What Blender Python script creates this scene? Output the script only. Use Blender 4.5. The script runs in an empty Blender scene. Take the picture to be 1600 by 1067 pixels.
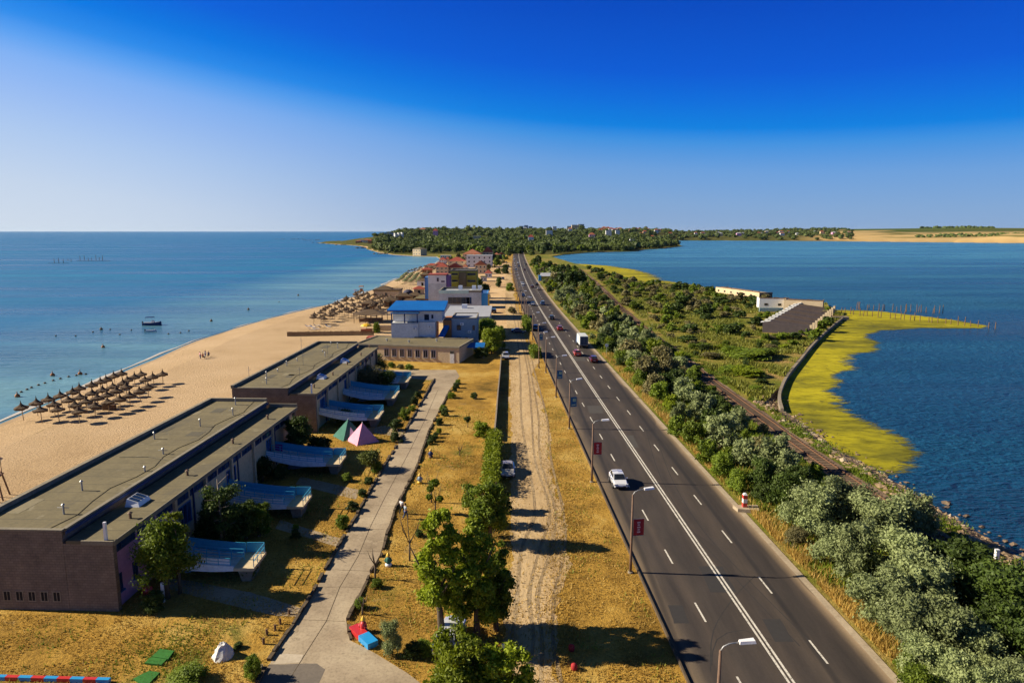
import bpy, bmesh, math, random
import numpy as np
from mathutils import Vector, Matrix, noise
from mathutils.geometry import tessellate_polygon
R_ = math.radians
rnd = random.Random(7)
SC = bpy.context.scene
COL = SC.collection

# ---------------------------------------------------------------- camera
CAM_H, FPX = 30.0, 1067.0
TH = math.atan(172.5 / FPX)
cd = bpy.data.cameras.new('camera'); cam = bpy.data.objects.new('camera', cd); COL.objects.link(cam)
cam.location = (0, 0, CAM_H); cam.rotation_euler = (math.pi / 2 - TH, 0, 0)
cd.sensor_width = 36; cd.lens = 24.0; cd.clip_start = 0.5; cd.clip_end = 200000
SC.camera = cam
# ---------------------------------------------------------------- light
SUN_EL = R_(30.0); SUN_AZ = R_(-85.5)          # azimuth clockwise from +Y
EXPO = 0.88
SC.view_settings.view_transform = 'Standard'; SC.view_settings.look = 'None'
SC.view_settings.exposure = EXPO; SC.view_settings.gamma = 1.0
W = bpy.data.worlds.new('World'); SC.world = W; W.use_nodes = True
nt = W.node_tree; nt.nodes.clear()
wo = nt.nodes.new('ShaderNodeOutputWorld'); bg = nt.nodes.new('ShaderNodeBackground')
sky = nt.nodes.new('ShaderNodeTexSky'); sky.sky_type = 'NISHITA'; sky.sun_disc = False
sky.sun_elevation = SUN_EL; sky.sun_rotation = SUN_AZ; sky.air_density = 1.0; sky.dust_density = 0.4; sky.ozone_density = 3.0
tc = nt.nodes.new('ShaderNodeTexCoord'); sx = nt.nodes.new('ShaderNodeSeparateXYZ')
nt.links.new(tc.outputs['Generated'], sx.inputs[0])
m0 = nt.nodes.new('ShaderNodeMath'); m0.operation = 'MULTIPLY_ADD'; m0.inputs[1].default_value = -0.09; m0.inputs[2].default_value = 0.10
nt.links.new(sx.outputs['X'], m0.inputs[0])
m1 = nt.nodes.new('ShaderNodeMath'); m1.operation = 'MULTIPLY_ADD'
nt.links.new(sx.outputs['X'], m1.inputs[0]); nt.links.new(m0.outputs[0], m1.inputs[1]); nt.links.new(sx.outputs['Z'], m1.inputs[2])
mr = nt.nodes.new('ShaderNodeMapRange'); mr.inputs['From Min'].default_value = -0.1; mr.inputs['From Max'].default_value = 0.9
nt.links.new(m1.outputs[0], mr.inputs['Value'])
cr = nt.nodes.new('ShaderNodeValToRGB'); nt.links.new(mr.outputs[0], cr.inputs[0])
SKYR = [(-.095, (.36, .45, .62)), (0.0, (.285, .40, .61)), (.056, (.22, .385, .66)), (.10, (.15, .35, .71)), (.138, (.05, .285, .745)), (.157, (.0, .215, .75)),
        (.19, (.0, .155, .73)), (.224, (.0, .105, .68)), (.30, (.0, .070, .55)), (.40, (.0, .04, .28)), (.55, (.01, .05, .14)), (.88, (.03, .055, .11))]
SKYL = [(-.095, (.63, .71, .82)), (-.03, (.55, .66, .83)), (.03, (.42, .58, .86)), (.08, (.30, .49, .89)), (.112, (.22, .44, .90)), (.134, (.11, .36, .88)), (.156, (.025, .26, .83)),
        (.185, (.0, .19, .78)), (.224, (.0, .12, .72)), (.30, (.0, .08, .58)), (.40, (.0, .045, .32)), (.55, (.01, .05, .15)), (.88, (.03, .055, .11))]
def sky_ramp(stops, node):
    els = node.color_ramp.elements
    while len(els) > 1: els.remove(els[-1])
    for i, (t, c) in enumerate(stops):
        e = els[0] if i == 0 else els.new(t + .1)
        e.position = t + .1; e.color = (*c, 1)
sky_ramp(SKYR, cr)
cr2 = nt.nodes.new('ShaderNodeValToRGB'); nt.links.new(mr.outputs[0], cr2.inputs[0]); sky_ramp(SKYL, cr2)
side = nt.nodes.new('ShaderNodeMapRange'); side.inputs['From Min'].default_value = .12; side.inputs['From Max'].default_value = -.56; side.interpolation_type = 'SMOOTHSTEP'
nt.links.new(sx.outputs['X'], side.inputs['Value'])
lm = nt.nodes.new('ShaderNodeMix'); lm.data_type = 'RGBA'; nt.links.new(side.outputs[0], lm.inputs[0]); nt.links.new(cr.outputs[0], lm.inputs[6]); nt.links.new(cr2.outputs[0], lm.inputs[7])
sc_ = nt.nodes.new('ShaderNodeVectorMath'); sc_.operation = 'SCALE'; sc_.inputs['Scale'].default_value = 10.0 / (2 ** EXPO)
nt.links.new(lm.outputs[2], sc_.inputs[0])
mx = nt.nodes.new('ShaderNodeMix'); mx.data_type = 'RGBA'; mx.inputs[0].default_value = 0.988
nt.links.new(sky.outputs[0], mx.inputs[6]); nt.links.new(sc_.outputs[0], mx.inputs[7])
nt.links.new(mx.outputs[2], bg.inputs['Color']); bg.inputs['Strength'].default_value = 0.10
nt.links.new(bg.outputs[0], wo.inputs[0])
sl = bpy.data.lights.new('sun', 'SUN'); sun = bpy.data.objects.new('sun', sl); COL.objects.link(sun)
sl.energy = 5.0; sl.angle = R_(0.5); sl.color = (1.0, 0.885, 0.69)
sdir = Vector((-math.sin(SUN_AZ) * math.cos(SUN_EL), -math.cos(SUN_AZ) * math.cos(SUN_EL), -math.sin(SUN_EL)))
sun.rotation_euler = sdir.to_track_quat('-Z', 'Y').to_euler(); sun.location = (-60, 20, 80)

# ---------------------------------------------------------------- helpers
def P(px, py, z=0.0):
    """ground point seen at a photograph pixel (1600 px wide frame)"""
    u = (px - 800) / FPX; v = (py - 533.5) / FPX
    dy = math.cos(TH) - v * math.sin(TH); dz = -math.sin(TH) - v * math.cos(TH)
    t = (z - CAM_H) / dz
    return Vector((u * t, dy * t, z))

def fbm(x, y, s, o=4):
    return noise.fractal(Vector((x / s, y / s, 3.1)), 1.0, 2.0, o)

class MB:
    def __init__(s): s.v = []; s.f = []; s.m = []
    def poly(s, pts, mi=0):
        n = len(s.v); s.v += [tuple(p) for p in pts]; s.f.append(tuple(range(n, n + len(pts)))); s.m.append(mi)
    def box(s, x0, x1, y0, y1, z0, z1, mi=0, top=None):
        n = len(s.v)
        s.v += [(x0, y0, z0), (x1, y0, z0), (x1, y1, z0), (x0, y1, z0), (x0, y0, z1), (x1, y0, z1), (x1, y1, z1), (x0, y1, z1)]
        for k, f in enumerate([(0, 3, 2, 1), (4, 5, 6, 7), (0, 1, 5, 4), (1, 2, 6, 5), (2, 3, 7, 6), (3, 0, 4, 7)]):
            s.f.append(tuple(n + i for i in f)); s.m.append(top if (top is not None and k == 1) else mi)
        return s
    def hexa(s, p, mi=0):
        n = len(s.v); s.v += [tuple(q) for q in p]
        for f in [(0, 3, 2, 1), (4, 5, 6, 7), (0, 1, 5, 4), (1, 2, 6, 5), (2, 3, 7, 6), (3, 0, 4, 7)]:
            s.f.append(tuple(n + i for i in f)); s.m.append(mi)
        return s
    def beam(s, a, b, w, h, mi=0):
        a = Vector(a); b = Vector(b); d = (b - a)
        if d.length < 1e-6: return s
        d.normalize(); up = Vector((0, 0, 1)) if abs(d.z) < .95 else Vector((0, 1, 0))
        x = d.cross(up).normalized(); y = x.cross(d).normalized()
        x *= w / 2; y *= h / 2
        return s.hexa([a - x - y, a + x - y, b + x - y, b - x - y, a - x + y, a + x + y, b + x + y, b - x + y], mi)
    def tube(s, pts, rad, n=8, mi=0, cap=True):
        pts = [Vector(p) for p in pts]
        if not hasattr(rad, '__len__'): rad = [rad] * len(pts)
        b0 = len(s.v)
        for i, p in enumerate(pts):
            d = (pts[min(i + 1, len(pts) - 1)] - pts[max(i - 1, 0)]).normalized()
            up = Vector((0, 0, 1)) if abs(d.z) < .9 else Vector((1, 0, 0))
            x = d.cross(up).normalized(); y = x.cross(d).normalized()
            for k in range(n):
                a = 2 * math.pi * k / n
                q = p + (x * math.cos(a) + y * math.sin(a)) * rad[i]; s.v.append(tuple(q))
        for i in range(len(pts) - 1):
            for k in range(n):
                a = b0 + i * n + k; b = b0 + i * n + (k + 1) % n
                s.f.append((a, b, b + n, a + n)); s.m.append(mi)
        if cap:
            s.f.append(tuple(b0 + k for k in range(n))[::-1]); s.m.append(mi)
            s.f.append(tuple(b0 + (len(pts) - 1) * n + k for k in range(n))); s.m.append(mi)
        return s
    def lathe(s, prof, n=12, c=(0, 0, 0), mi=0):
        b0 = len(s.v)
        for r, z in prof:
            for k in range(n):
                a = 2 * math.pi * k / n; s.v.append((c[0] + r * math.cos(a), c[1] + r * math.sin(a), c[2] + z))
        for i in range(len(prof) - 1):
            for k in range(n):
                a = b0 + i * n + k; b = b0 + i * n + (k + 1) % n
                s.f.append((a, b, b + n, a + n)); s.m.append(mi)
        return s
    def build(s, name, mats, parent=None, smooth=False):
        me = bpy.data.meshes.new(name); me.from_pydata(s.v, [], s.f)
        if not isinstance(mats, (list, tuple)): mats = [mats]
        for m in mats: me.materials.append(m)
        me.polygons.foreach_set('material_index', s.m)
        if smooth: me.polygons.foreach_set('use_smooth', [True] * len(s.f))
        me.update()
        o = bpy.data.objects.new(name, me); COL.objects.link(o)
        if parent: o.parent = parent
        return o

def tag(o, label, cat, group=None, kind=None):
    o['label'] = label; o['category'] = cat
    if group: o['group'] = group
    if kind: o['kind'] = kind
    return o
def thing(name, label, cat, loc=(0, 0, 0), rz=0, group=None):
    o = bpy.data.objects.new(name, None); COL.objects.link(o); o.empty_display_size = .3
    o.location = loc; o.rotation_euler = (0, 0, rz)
    return tag(o, label, cat, group)
def struct(o, label=None, cat=None):
    o['kind'] = 'structure'
    if label: o['label'] = label
    if cat: o['category'] = cat
    return o
def copy_tree(o, parent=None):
    c = o.copy(); COL.objects.link(c)
    if parent: c.parent = parent
    for ch in list(o.children): copy_tree(ch, c)
    return c
ORD = ['first', 'second', 'third', 'fourth', 'fifth', 'sixth', 'seventh', 'eighth', 'ninth', 'tenth', 'eleventh', 'twelfth', 'thirteenth',
       'fourteenth', 'fifteenth', 'sixteenth', 'seventeenth', 'eighteenth', 'nineteenth', 'twentieth', 'twenty-first', 'twenty-second',
       'twenty-third', 'twenty-fourth', 'twenty-fifth', 'twenty-sixth', 'twenty-seventh', 'twenty-eighth', 'twenty-ninth', 'thirtieth',
       'thirty-first', 'thirty-second', 'thirty-third', 'thirty-fourth', 'thirty-fifth', 'thirty-sixth', 'thirty-seventh', 'thirty-eighth', 'thirty-ninth', 'fortieth']

# ---------------------------------------------------------------- materials
def new_mat(name):
    m = bpy.data.materials.new(name); m.use_nodes = True; t = m.node_tree; t.nodes.clear()
    out = t.nodes.new('ShaderNodeOutputMaterial'); b = t.nodes.new('ShaderNodeBsdfPrincipled')
    t.links.new(b.outputs[0], out.inputs[0])
    return m, t, b, out
def coords(t, world, scale=(1, 1, 1), rot=0):
    if world:
        g = t.nodes.new('ShaderNodeNewGeometry'); o = g.outputs['Position']
    else:
        g = t.nodes.new('ShaderNodeTexCoord'); o = g.outputs['Object']
    mp = t.nodes.new('ShaderNodeMapping'); mp.inputs['Scale'].default_value = scale; mp.inputs['Rotation'].default_value = (0, 0, rot)
    t.links.new(o, mp.inputs[0]); return mp.outputs[0]
def noise_n(t, vec, scale, detail=5, rough=.6, dist=0):
    n = t.nodes.new('ShaderNodeTexNoise'); n.inputs['Scale'].default_value = scale; n.inputs['Detail'].default_value = detail
    n.inputs['Roughness'].default_value = rough; n.inputs['Distortion'].default_value = dist
    t.links.new(vec, n.inputs['Vector']); return n.outputs['Fac']
def ramp(t, fac, stops):
    r = t.nodes.new('ShaderNodeValToRGB'); t.links.new(fac, r.inputs[0]); e = r.color_ramp.elements
    while len(e) > 1: e.remove(e[-1])
    for i, (p, c) in enumerate(stops):
        q = e[0] if i == 0 else e.new(p); q.position = p; q.color = (*c, 1) if len(c) == 3 else c
    return r.outputs[0]
def mixc(t, fac, a, b, mode='MIX'):
    n = t.nodes.new('ShaderNodeMix'); n.data_type = 'RGBA'; n.blend_type = mode
    if isinstance(fac, (int, float)): n.inputs[0].default_value = fac
    else: t.links.new(fac, n.inputs[0])
    for i, c in ((6, a), (7, b)):
        if isinstance(c, tuple): n.inputs[i].default_value = (*c, 1)
        else: t.links.new(c, n.inputs[i])
    return n.outputs[2]
def bump(t, b, h, strength=.3, dist=.1):
    n = t.nodes.new('ShaderNodeBump'); n.inputs['Strength'].default_value = strength; n.inputs['Distance'].default_value = dist
    t.links.new(h, n.inputs['Height']); t.links.new(n.outputs[0], b.inputs['Normal'])
def mat(name, c1, c2=None, scale=1.5, rough=.8, world=False, bmp=0.0, fine=6.0, metal=0, spec=.3, sc=(1, 1, 1)):
    m, t, b, _ = new_mat(name)
    c2 = c2 or tuple(x * .78 for x in c1)
    v = coords(t, world, sc)
    a = noise_n(t, v, scale, 6, .65); f = noise_n(t, v, scale * fine, 4, .7)
    col = ramp(t, a, [(.33, c2), (.66, c1)])
    col = mixc(t, .35, col, ramp(t, f, [(.3, tuple(x * .6 for x in c2)), (.7, tuple(min(1, x * 1.15) for x in c1))]))
    t.links.new(col, b.inputs['Base Color'])
    b.inputs['Roughness'].default_value = rough; b.inputs['Metallic'].default_value = metal; b.inputs['Specular IOR Level'].default_value = spec
    if bmp: bump(t, b, f, bmp, .05)
    return m
def ground_mat(name, stops, scale, fine, fine_amt, bmp=.5, bd=.15, sc=(1, 1, 1), patches=None):
    m, t, b, _ = new_mat(name); v = coords(t, True, sc)
    a = noise_n(t, v, scale, 8, .68, .3); f = noise_n(t, v, fine, 5, .75); g = noise_n(t, v, scale * .22, 5, .6)
    ad = t.nodes.new('ShaderNodeMath'); ad.operation = 'MULTIPLY_ADD'; ad.inputs[1].default_value = .55
    t.links.new(g, ad.inputs[0])
    ml = t.nodes.new('ShaderNodeMath'); ml.operation = 'MULTIPLY'; ml.inputs[1].default_value = .45; t.links.new(a, ml.inputs[0])
    t.links.new(ml.outputs[0], ad.inputs[2])
    ct = t.nodes.new('ShaderNodeMath'); ct.operation = 'MULTIPLY_ADD'; ct.inputs[1].default_value = 1.9; ct.inputs[2].default_value = -.45; t.links.new(ad.outputs[0], ct.inputs[0])
    col = ramp(t, ct.outputs[0], stops)
    fr = ramp(t, f, [(.28, (.35, .35, .35)), (.5, (1, 1, 1)), (.75, (1.25, 1.25, 1.25))])
    col = mixc(t, fine_amt, col, fr, 'MULTIPLY')
    for patches in (patches if isinstance(patches, list) else [patches] if patches else []):
        pv = noise_n(t, coords(t, True), patches[0], 6, .7, .5)
        pf = ramp(t, pv, [(patches[1], (0, 0, 0)), (patches[1] + .09, (1, 1, 1))])
        col = mixc(t, pf, col, patches[2])
    t.links.new(col, b.inputs['Base Color']); b.inputs['Roughness'].default_value = .95; b.inputs['Specular IOR Level'].default_value = .1
    if bmp: bump(t, b, f, bmp, bd)
    return m
def leaf_mat(name, c1, c2, trans=.25, nscale=.9):
    m, t, b, out = new_mat(name)
    oi = t.nodes.new('ShaderNodeObjectInfo'); v = coords(t, True)
    a = noise_n(t, v, nscale, 3, .6); f = noise_n(t, v, 6.0, 2, .6)
    col = ramp(t, a, [(.35, c2), (.65, c1)])
    col = mixc(t, .4, col, ramp(t, f, [(.3, tuple(x * .55 for x in c2)), (.7, tuple(x * 1.4 for x in c1))]))
    hv = t.nodes.new('ShaderNodeHueSaturation'); t.links.new(col, hv.inputs['Color'])
    mr_ = t.nodes.new('ShaderNodeMapRange'); mr_.inputs['To Min'].default_value = .75; mr_.inputs['To Max'].default_value = 1.25
    t.links.new(oi.outputs['Random'], mr_.inputs['Value']); t.links.new(mr_.outputs[0], hv.inputs['Value'])
    t.links.new(hv.outputs[0], b.inputs['Base Color']); b.inputs['Roughness'].default_value = .6; b.inputs['Specular IOR Level'].default_value = .25
    tr = t.nodes.new('ShaderNodeBsdfTranslucent'); t.links.new(hv.outputs[0], tr.inputs[0])
    ms = t.nodes.new('ShaderNodeMixShader'); ms.inputs[0].default_value = trans
    t.links.new(b.outputs[0], ms.inputs[1]); t.links.new(tr.outputs[0], ms.inputs[2]); t.links.new(ms.outputs[0], out.inputs[0])
    return m
def paint(name, c, rough=.35, metal=.0, coat=.5):
    m, t, b, _ = new_mat(name)
    f = noise_n(t, coords(t, False), 3.0, 4, .6)
    t.links.new(mixc(t, .25, c, ramp(t, f, [(.3, tuple(x * .6 for x in c)), (.7, c)])), b.inputs['Base Color'])
    b.inputs['Roughness'].default_value = rough; b.inputs['Metallic'].default_value = metal; b.inputs['Coat Weight'].default_value = coat
    return m
def glass(name, c=(.015, .02, .03), rough=.08):
    m, t, b, _ = new_mat(name)
    f = noise_n(t, coords(t, False), 1.2, 2, .5)
    t.links.new(ramp(t, f, [(.35, c), (.65, tuple(x * 1.9 for x in c))]), b.inputs['Base Color'])
    b.inputs['Roughness'].default_value = rough; b.inputs['Specular IOR Level'].default_value = .6
    return m

MT = {}
MT['grass'] = ground_mat('dry grass', [(.20, (.13, .085, .018)), (.36, (.28, .16, .03)), (.52, (.43, .25, .046)), (.70, (.52, .345, .09))], .30, 3.6, .85, 1.0, .25,
                         patches=[(.075, .585, (.14, .135, .024)), (.16, .62, (.27, .19, .085)), (.5, .66, (.20, .13, .045))])
MT['scrub'] = ground_mat('green scrub soil', [(.22, (.05, .075, .008)), (.38, (.12, .14, .014)), (.52, (.20, .185, .03)), (.66, (.32, .22, .065)), (.8, (.38, .24, .10))], .10, 1.5, .9, 1.0, .5)
MT['sand'] = ground_mat('beach sand', [(.2, (.36, .24, .125)), (.45, (.47, .325, .18)), (.75, (.53, .375, .22))], .09, 2.6, .5, 1.0, .2, patches=(.35, .63, (.43, .29, .165)))
MT['wetsand'] = ground_mat('wet sand', [(.30, (.30, .21, .12)), (.6, (.40, .28, .17))], .12, 2.5, .2, .1, .05)
MT['dirt'] = ground_mat('dirt track', [(.2, (.27, .175, .085)), (.40, (.40, .275, .14)), (.56, (.48, .34, .18)), (.8, (.52, .385, .22))], .42, 2.6, .45, .5, .12, sc=(1, .3, 1), patches=[(.4, .60, (.33, .22, .10)), (1.6, .66, (.26, .20, .07))])
MT['lot'] = ground_mat('sandy lot', [(.30, (.38, .24, .12)), (.5, (.55, .37, .19)), (.66, (.60, .42, .23))], .1, 1.5, .4, .5, .15, patches=(.03, .58, (.33, .24, .05)))
MT['concrete'] = ground_mat('path concrete', [(.2, (.19, .145, .095)), (.45, (.32, .25, .17)), (.75, (.45, .365, .25))], .26, 4.0, .55, .3, .03, patches=[(.5, .60, (.22, .17, .115)), (.18, .63, (.42, .34, .235))])
MT['slab'] = mat('patch concrete', (.50, .42, .31), (.40, .33, .24), .6, .9, True)
MT['darkslab'] = mat('dark patch asphalt', (.17, .14, .11), (.13, .11, .09), .8, .9, True)
MT['kerb'] = mat('kerb stone', (.30, .25, .18), (.18, .14, .10), 1.2, .9, True, .3)
MT['earth_shade'] = mat('earth and kerb shade', (.12, .085, .05), (.06, .045, .03), 1.0, .95, True, .3)
MT['rock'] = mat('shore rock', (.36, .25, .14), (.17, .115, .07), .9, .9, True, .6)
MT['palerock'] = mat('pale rubble', (.44, .36, .25), (.26, .20, .13), 1.2, .9, True, .5)
MT['rust'] = mat('rust rail', (.20, .10, .05), (.10, .05, .03), 3, .7, True)
MT['ballast'] = ground_mat('ballast', [(.3, (.09, .06, .04)), (.5, (.19, .13, .085)), (.66, (.27, .19, .12))], .5, 5, .7, .8, .1)
MT['sleeper'] = mat('sleeper', (.20, .14, .09), (.10, .07, .05), 2, .9, True)
def soft_algae():
    m = MT['algae']; t = m.node_tree; out = next(n for n in t.nodes if n.type == 'OUTPUT_MATERIAL'); b = next(n for n in t.nodes if n.type == 'BSDF_PRINCIPLED')
    at = t.nodes.new('ShaderNodeAttribute'); at.attribute_name = 'edge'
    n1 = noise_n(t, coords(t, True, (.28, .55, 1)), 1.0, 6, .75, .5); ma = t.nodes.new('ShaderNodeMath'); ma.operation = 'MULTIPLY_ADD'; ma.inputs[1].default_value = 3.2; t.links.new(n1, ma.inputs[0]); t.links.new(at.outputs['Fac'], ma.inputs[2])
    f = ramp(t, ma.outputs[0], [(0, (0, 0, 0)), (1, (1, 1, 1))]); r = t.nodes.new('ShaderNodeMapRange'); r.inputs['From Min'].default_value = 1.25; r.inputs['From Max'].default_value = 1.9; t.links.new(ma.outputs[0], r.inputs['Value'])
    tr = t.nodes.new('ShaderNodeBsdfTransparent'); ms = t.nodes.new('ShaderNodeMixShader'); t.links.new(r.outputs[0], ms.inputs[0]); t.links.new(tr.outputs[0], ms.inputs[1]); t.links.new(b.outputs[0], ms.inputs[2]); t.links.new(ms.outputs[0], out.inputs[0])

def asphalt():
    m, t, b, _ = new_mat('asphalt')
    g = t.nodes.new('ShaderNodeUVMap'); sp = t.nodes.new('ShaderNodeSeparateXYZ'); t.links.new(g.outputs[0], sp.inputs[0])
    # across-road coordinate u (0..1): worn wheel tracks, dusty edges
    edge = ramp(t, sp.outputs[0], [(0, (.175, .14, .098)), (.05, (.125, .104, .08)), (.10, (.062, .054, .049)), (.17, (.047, .042, .041)), (.235, (.068, .058, .052)), (.30, (.05, .045, .043)),
                                   (.38, (.046, .041, .04)), (.46, (.060, .052, .047)), (.53, (.062, .053, .048)), (.61, (.046, .041, .04)), (.70, (.064, .055, .049)), (.80, (.044, .039, .038)), (.88, (.038, .034, .034)),
                                   (.935, (.055, .047, .043)), (.965, (.15, .12, .088)), (1, (.30, .24, .17))])
    v = coords(t, True, (1, .12, 1)); a = noise_n(t, v, .9, 6, .65); f = noise_n(t, coords(t, True), 9, 4, .7)
    col = mixc(t, .45, edge, ramp(t, a, [(.3, (.45, .45, .47)), (.7, (1.5, 1.44, 1.36))]), 'MULTIPLY')
    pt = noise_n(t, coords(t, True, (.5, .09, 1)), .5, 2, .3)
    col = mixc(t, ramp(t, pt, [(.62, (0, 0, 0)), (.63, (.45, .45, .45))]), col, (.034, .031, .031))
    col = mixc(t, .3, col, ramp(t, f, [(.3, (.6, .6, .6)), (.7, (1.3, 1.3, 1.3))]), 'MULTIPLY')
    col = mixc(t, 1.0, col, (1.02, .93, .82), 'MULTIPLY')
    # long skid / crack lines
    w = t.nodes.new('ShaderNodeTexWave'); w.inputs['Scale'].default_value = .035; w.inputs['Distortion'].default_value = 14; w.inputs['Detail'].default_value = 2; w.inputs['Detail Scale'].default_value = .25
    t.links.new(coords(t, True, (1, .22, 1)), w.inputs['Vector'])
    col = mixc(t, ramp(t, w.outputs['Fac'], [(0, (.6, .6, .6)), (.012, (0, 0, 0))]), col, (.016, .015, .016))
    t.links.new(col, b.inputs['Base Color']); b.inputs['Roughness'].default_value = .8; b.inputs['Specular IOR Level'].default_value = .25
    bump(t, b, f, .15, .02)
    return m
MT['asphalt'] = asphalt()
MT['line'] = mat('worn white paint', (.72, .67, .57), (.50, .46, .39), 1.6, .7, True)
_t = MT['line'].node_tree; _b = next(n for n in _t.nodes if n.type == 'BSDF_PRINCIPLED'); _l = _b.inputs['Base Color'].links[0].from_socket
_n = noise_n(_t, coords(_t, True), 5.0, 5, .8); _t.links.new(mixc(_t, ramp(_t, _n, [(.36, (1, 1, 1)), (.47, (0, 0, 0))]), _l, (.10, .09, .08)), _b.inputs['Base Color'])
def water(name, deep, shallow_far, x0, x1, streak, wave, rot, bs, refl=.5, axis=0):
    m, t, b, _ = new_mat(name)
    g = t.nodes.new('ShaderNodeNewGeometry'); sp = t.nodes.new('ShaderNodeSeparateXYZ'); t.links.new(g.outputs['Position'], sp.inputs[0])
    s = noise_n(t, coords(t, True, streak), 1.0, 5, .62, .4)
    s2 = noise_n(t, coords(t, True, tuple(q * 4.1 for q in streak)), 1.0, 4, .6, .2)
    r = t.nodes.new('ShaderNodeMapRange'); r.inputs['From Min'].default_value = x0; r.inputs['From Max'].default_value = x1
    wob = t.nodes.new('ShaderNodeMath'); wob.operation = 'MULTIPLY_ADD'; wob.inputs[1].default_value = 40
    t.links.new(s, wob.inputs[0]); t.links.new(sp.outputs[axis], wob.inputs[2]); t.links.new(wob.outputs[0], r.inputs['Value'])
    col = mixc(t, r.outputs[0], deep, shallow_far)
    col = mixc(t, .75, col, ramp(t, s, [(.36, (.45, .55, .62)), (.5, (1, 1, 1)), (.64, (1.7, 1.45, 1.3))]), 'MULTIPLY')
    col = mixc(t, .45, col, ramp(t, s2, [(.36, (.6, .65, .7)), (.64, (1.35, 1.25, 1.2))]), 'MULTIPLY')
    t.links.new(col, b.inputs['Base Color'])
    b.inputs['IOR'].default_value = 1.33; b.inputs['Specular IOR Level'].default_value = refl
    t.links.new(ramp(t, s, [(.35, (.22, .22, .22)), (.62, (.42, .42, .42))]), b.inputs['Roughness'])
    w1 = noise_n(t, coords(t, True, wave, rot), 1.0, 3, .55, .6); w2 = noise_n(t, coords(t, True, tuple(q * 3.3 for q in wave), rot + .35), 1.0, 2, .5, .3)
    ad = t.nodes.new('ShaderNodeMath'); ad.operation = 'MULTIPLY_ADD'; ad.inputs[1].default_value = .45; t.links.new(w2, ad.inputs[0]); t.links.new(w1, ad.inputs[2])
    bump(t, b, ad.outputs[0], bs, 1.8)
    return m
MT['sea'] = water('sea water', (.014, .125, .245), (.095, .22, .285), -150, -92, (.0035, .028, 1), (.10, .42, 1), .12, .35, .35)
MT['lagoon'] = water('lagoon water', (.005, .055, .12), (.055, .205, .34), 90, 900, (.0028, .022, 1), (.32, 1.0, 1), -.35, .85, .35, 1)  # base colour lightens with distance, painting in the grazing sky reflection
MT['scrubgrass'] = leaf_mat('scrub grass', (.31, .30, .045), (.12, .155, .018), .3, .12)
MT['foam'] = mat('wash foam', (.55, .50, .44), (.36, .33, .29), .5, .6, True)
MT['algae'] = ground_mat('algae mat', [(.22, (.06, .062, .012)), (.36, (.17, .155, .012)), (.50, (.31, .27, .011)), (.7, (.43, .36, .016))], .16, 1.1, .9, .5, .1, sc=(.35, 1, 1), patches=[(.09, .56, (.15, .14, .014)), (.3, .58, (.09, .085, .018))])
MT['silver'] = leaf_mat('silver leaf', (.29, .33, .135), (.13, .165, .06), .25)
MT['olive'] = leaf_mat('olive brown leaf', (.26, .225, .09), (.13, .12, .045), .25)
MT['green'] = leaf_mat('green leaf', (.19, .25, .018), (.075, .12, .010), .3)
MT['bright'] = leaf_mat('bright green leaf', (.28, .335, .015), (.12, .165, .010), .33, .7)
MT['dark'] = leaf_mat('dark leaf', (.07, .105, .014), (.03, .052, .009), .2)
MT['pine'] = leaf_mat('pine needle', (.13, .15, .025), (.05, .065, .014), .2)
MT['far'] = leaf_mat('far wood leaf', (.15, .19, .04), (.05, .085, .022), .25, .018)
MT['bark'] = mat('bark', (.13, .10, .07), (.06, .045, .03), 3, .9, False, .5)
MT['strawleaf'] = leaf_mat('straw', (.52, .35, .09), (.30, .19, .04), .3, .15)
soft_algae()

# ================================================================ SETTING
WL = -0.8
LPX = [(0, 658), (60, 634), (120, 609), (170, 588), (234, 562), (300, 533), (380, 508), (440, 492), (505, 477), (560, 461), (590, 448), (625, 432), (655, 419), (680, 411), (690, 406),
       (682, 401.5), (650, 400.5), (615, 398.5), (590, 394.5), (574, 389.5), (570, 386), (556, 384), (535, 382.6), (497, 379.9), (515, 379.2), (548, 380), (565, 378.6), (576, 376.5), (594, 373)]
NB = 14
RPX = [(1600, 872), (1560, 846), (1500, 812), (1440, 777), (1385, 742), (1340, 716), (1290, 686), (1250, 656), (1219, 637), (1217, 612), (1230, 588), (1268, 540), (1318, 496), (1296, 484), (1293, 477),
       (1240, 474), (1200, 468), (1118, 454), (1080, 448), (1050, 445.5), (1016, 444.5), (984, 437.5), (950, 427.5), (918, 418.5), (893, 411.5), (872, 405), (861, 401.5),
       (880, 398.5), (921, 394.8), (994, 393), (1004, 390.5), (1040, 388), (1066, 385), (1060, 382.5), (1045, 379), (1030, 377),
       (1060, 376), (1130, 376), (1200, 376.3), (1300, 377), (1450, 378.5), (1600, 380)]
LS = [Vector((-78, -60, WL)), Vector((-81, 40, WL))] + [P(x, y, WL) for x, y in LPX]
RS = [Vector((54, -60, WL)), Vector((51.5, 30, WL))] + [P(x, y, WL) for x, y in RPX]
NBW = NB + 2
def refine(pts, step, jit, seed=0):
    out = []
    for a, b in zip(pts[:-1], pts[1:]):
        d = (b - a).length; n = max(1, min(24, int(d / step)))
        nrm = Vector((-(b - a).y, (b - a).x, 0)).normalized() if d > 0 else Vector((0, 0, 0))
        for k in range(n):
            p = a.lerp(b, k / n); w = jit * (fbm(p.x + seed, p.y, step * 6, 4)) * (0 if k == 0 else 1)
            out.append(p + nrm * w)
    out.append(pts[-1]); return out
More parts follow.
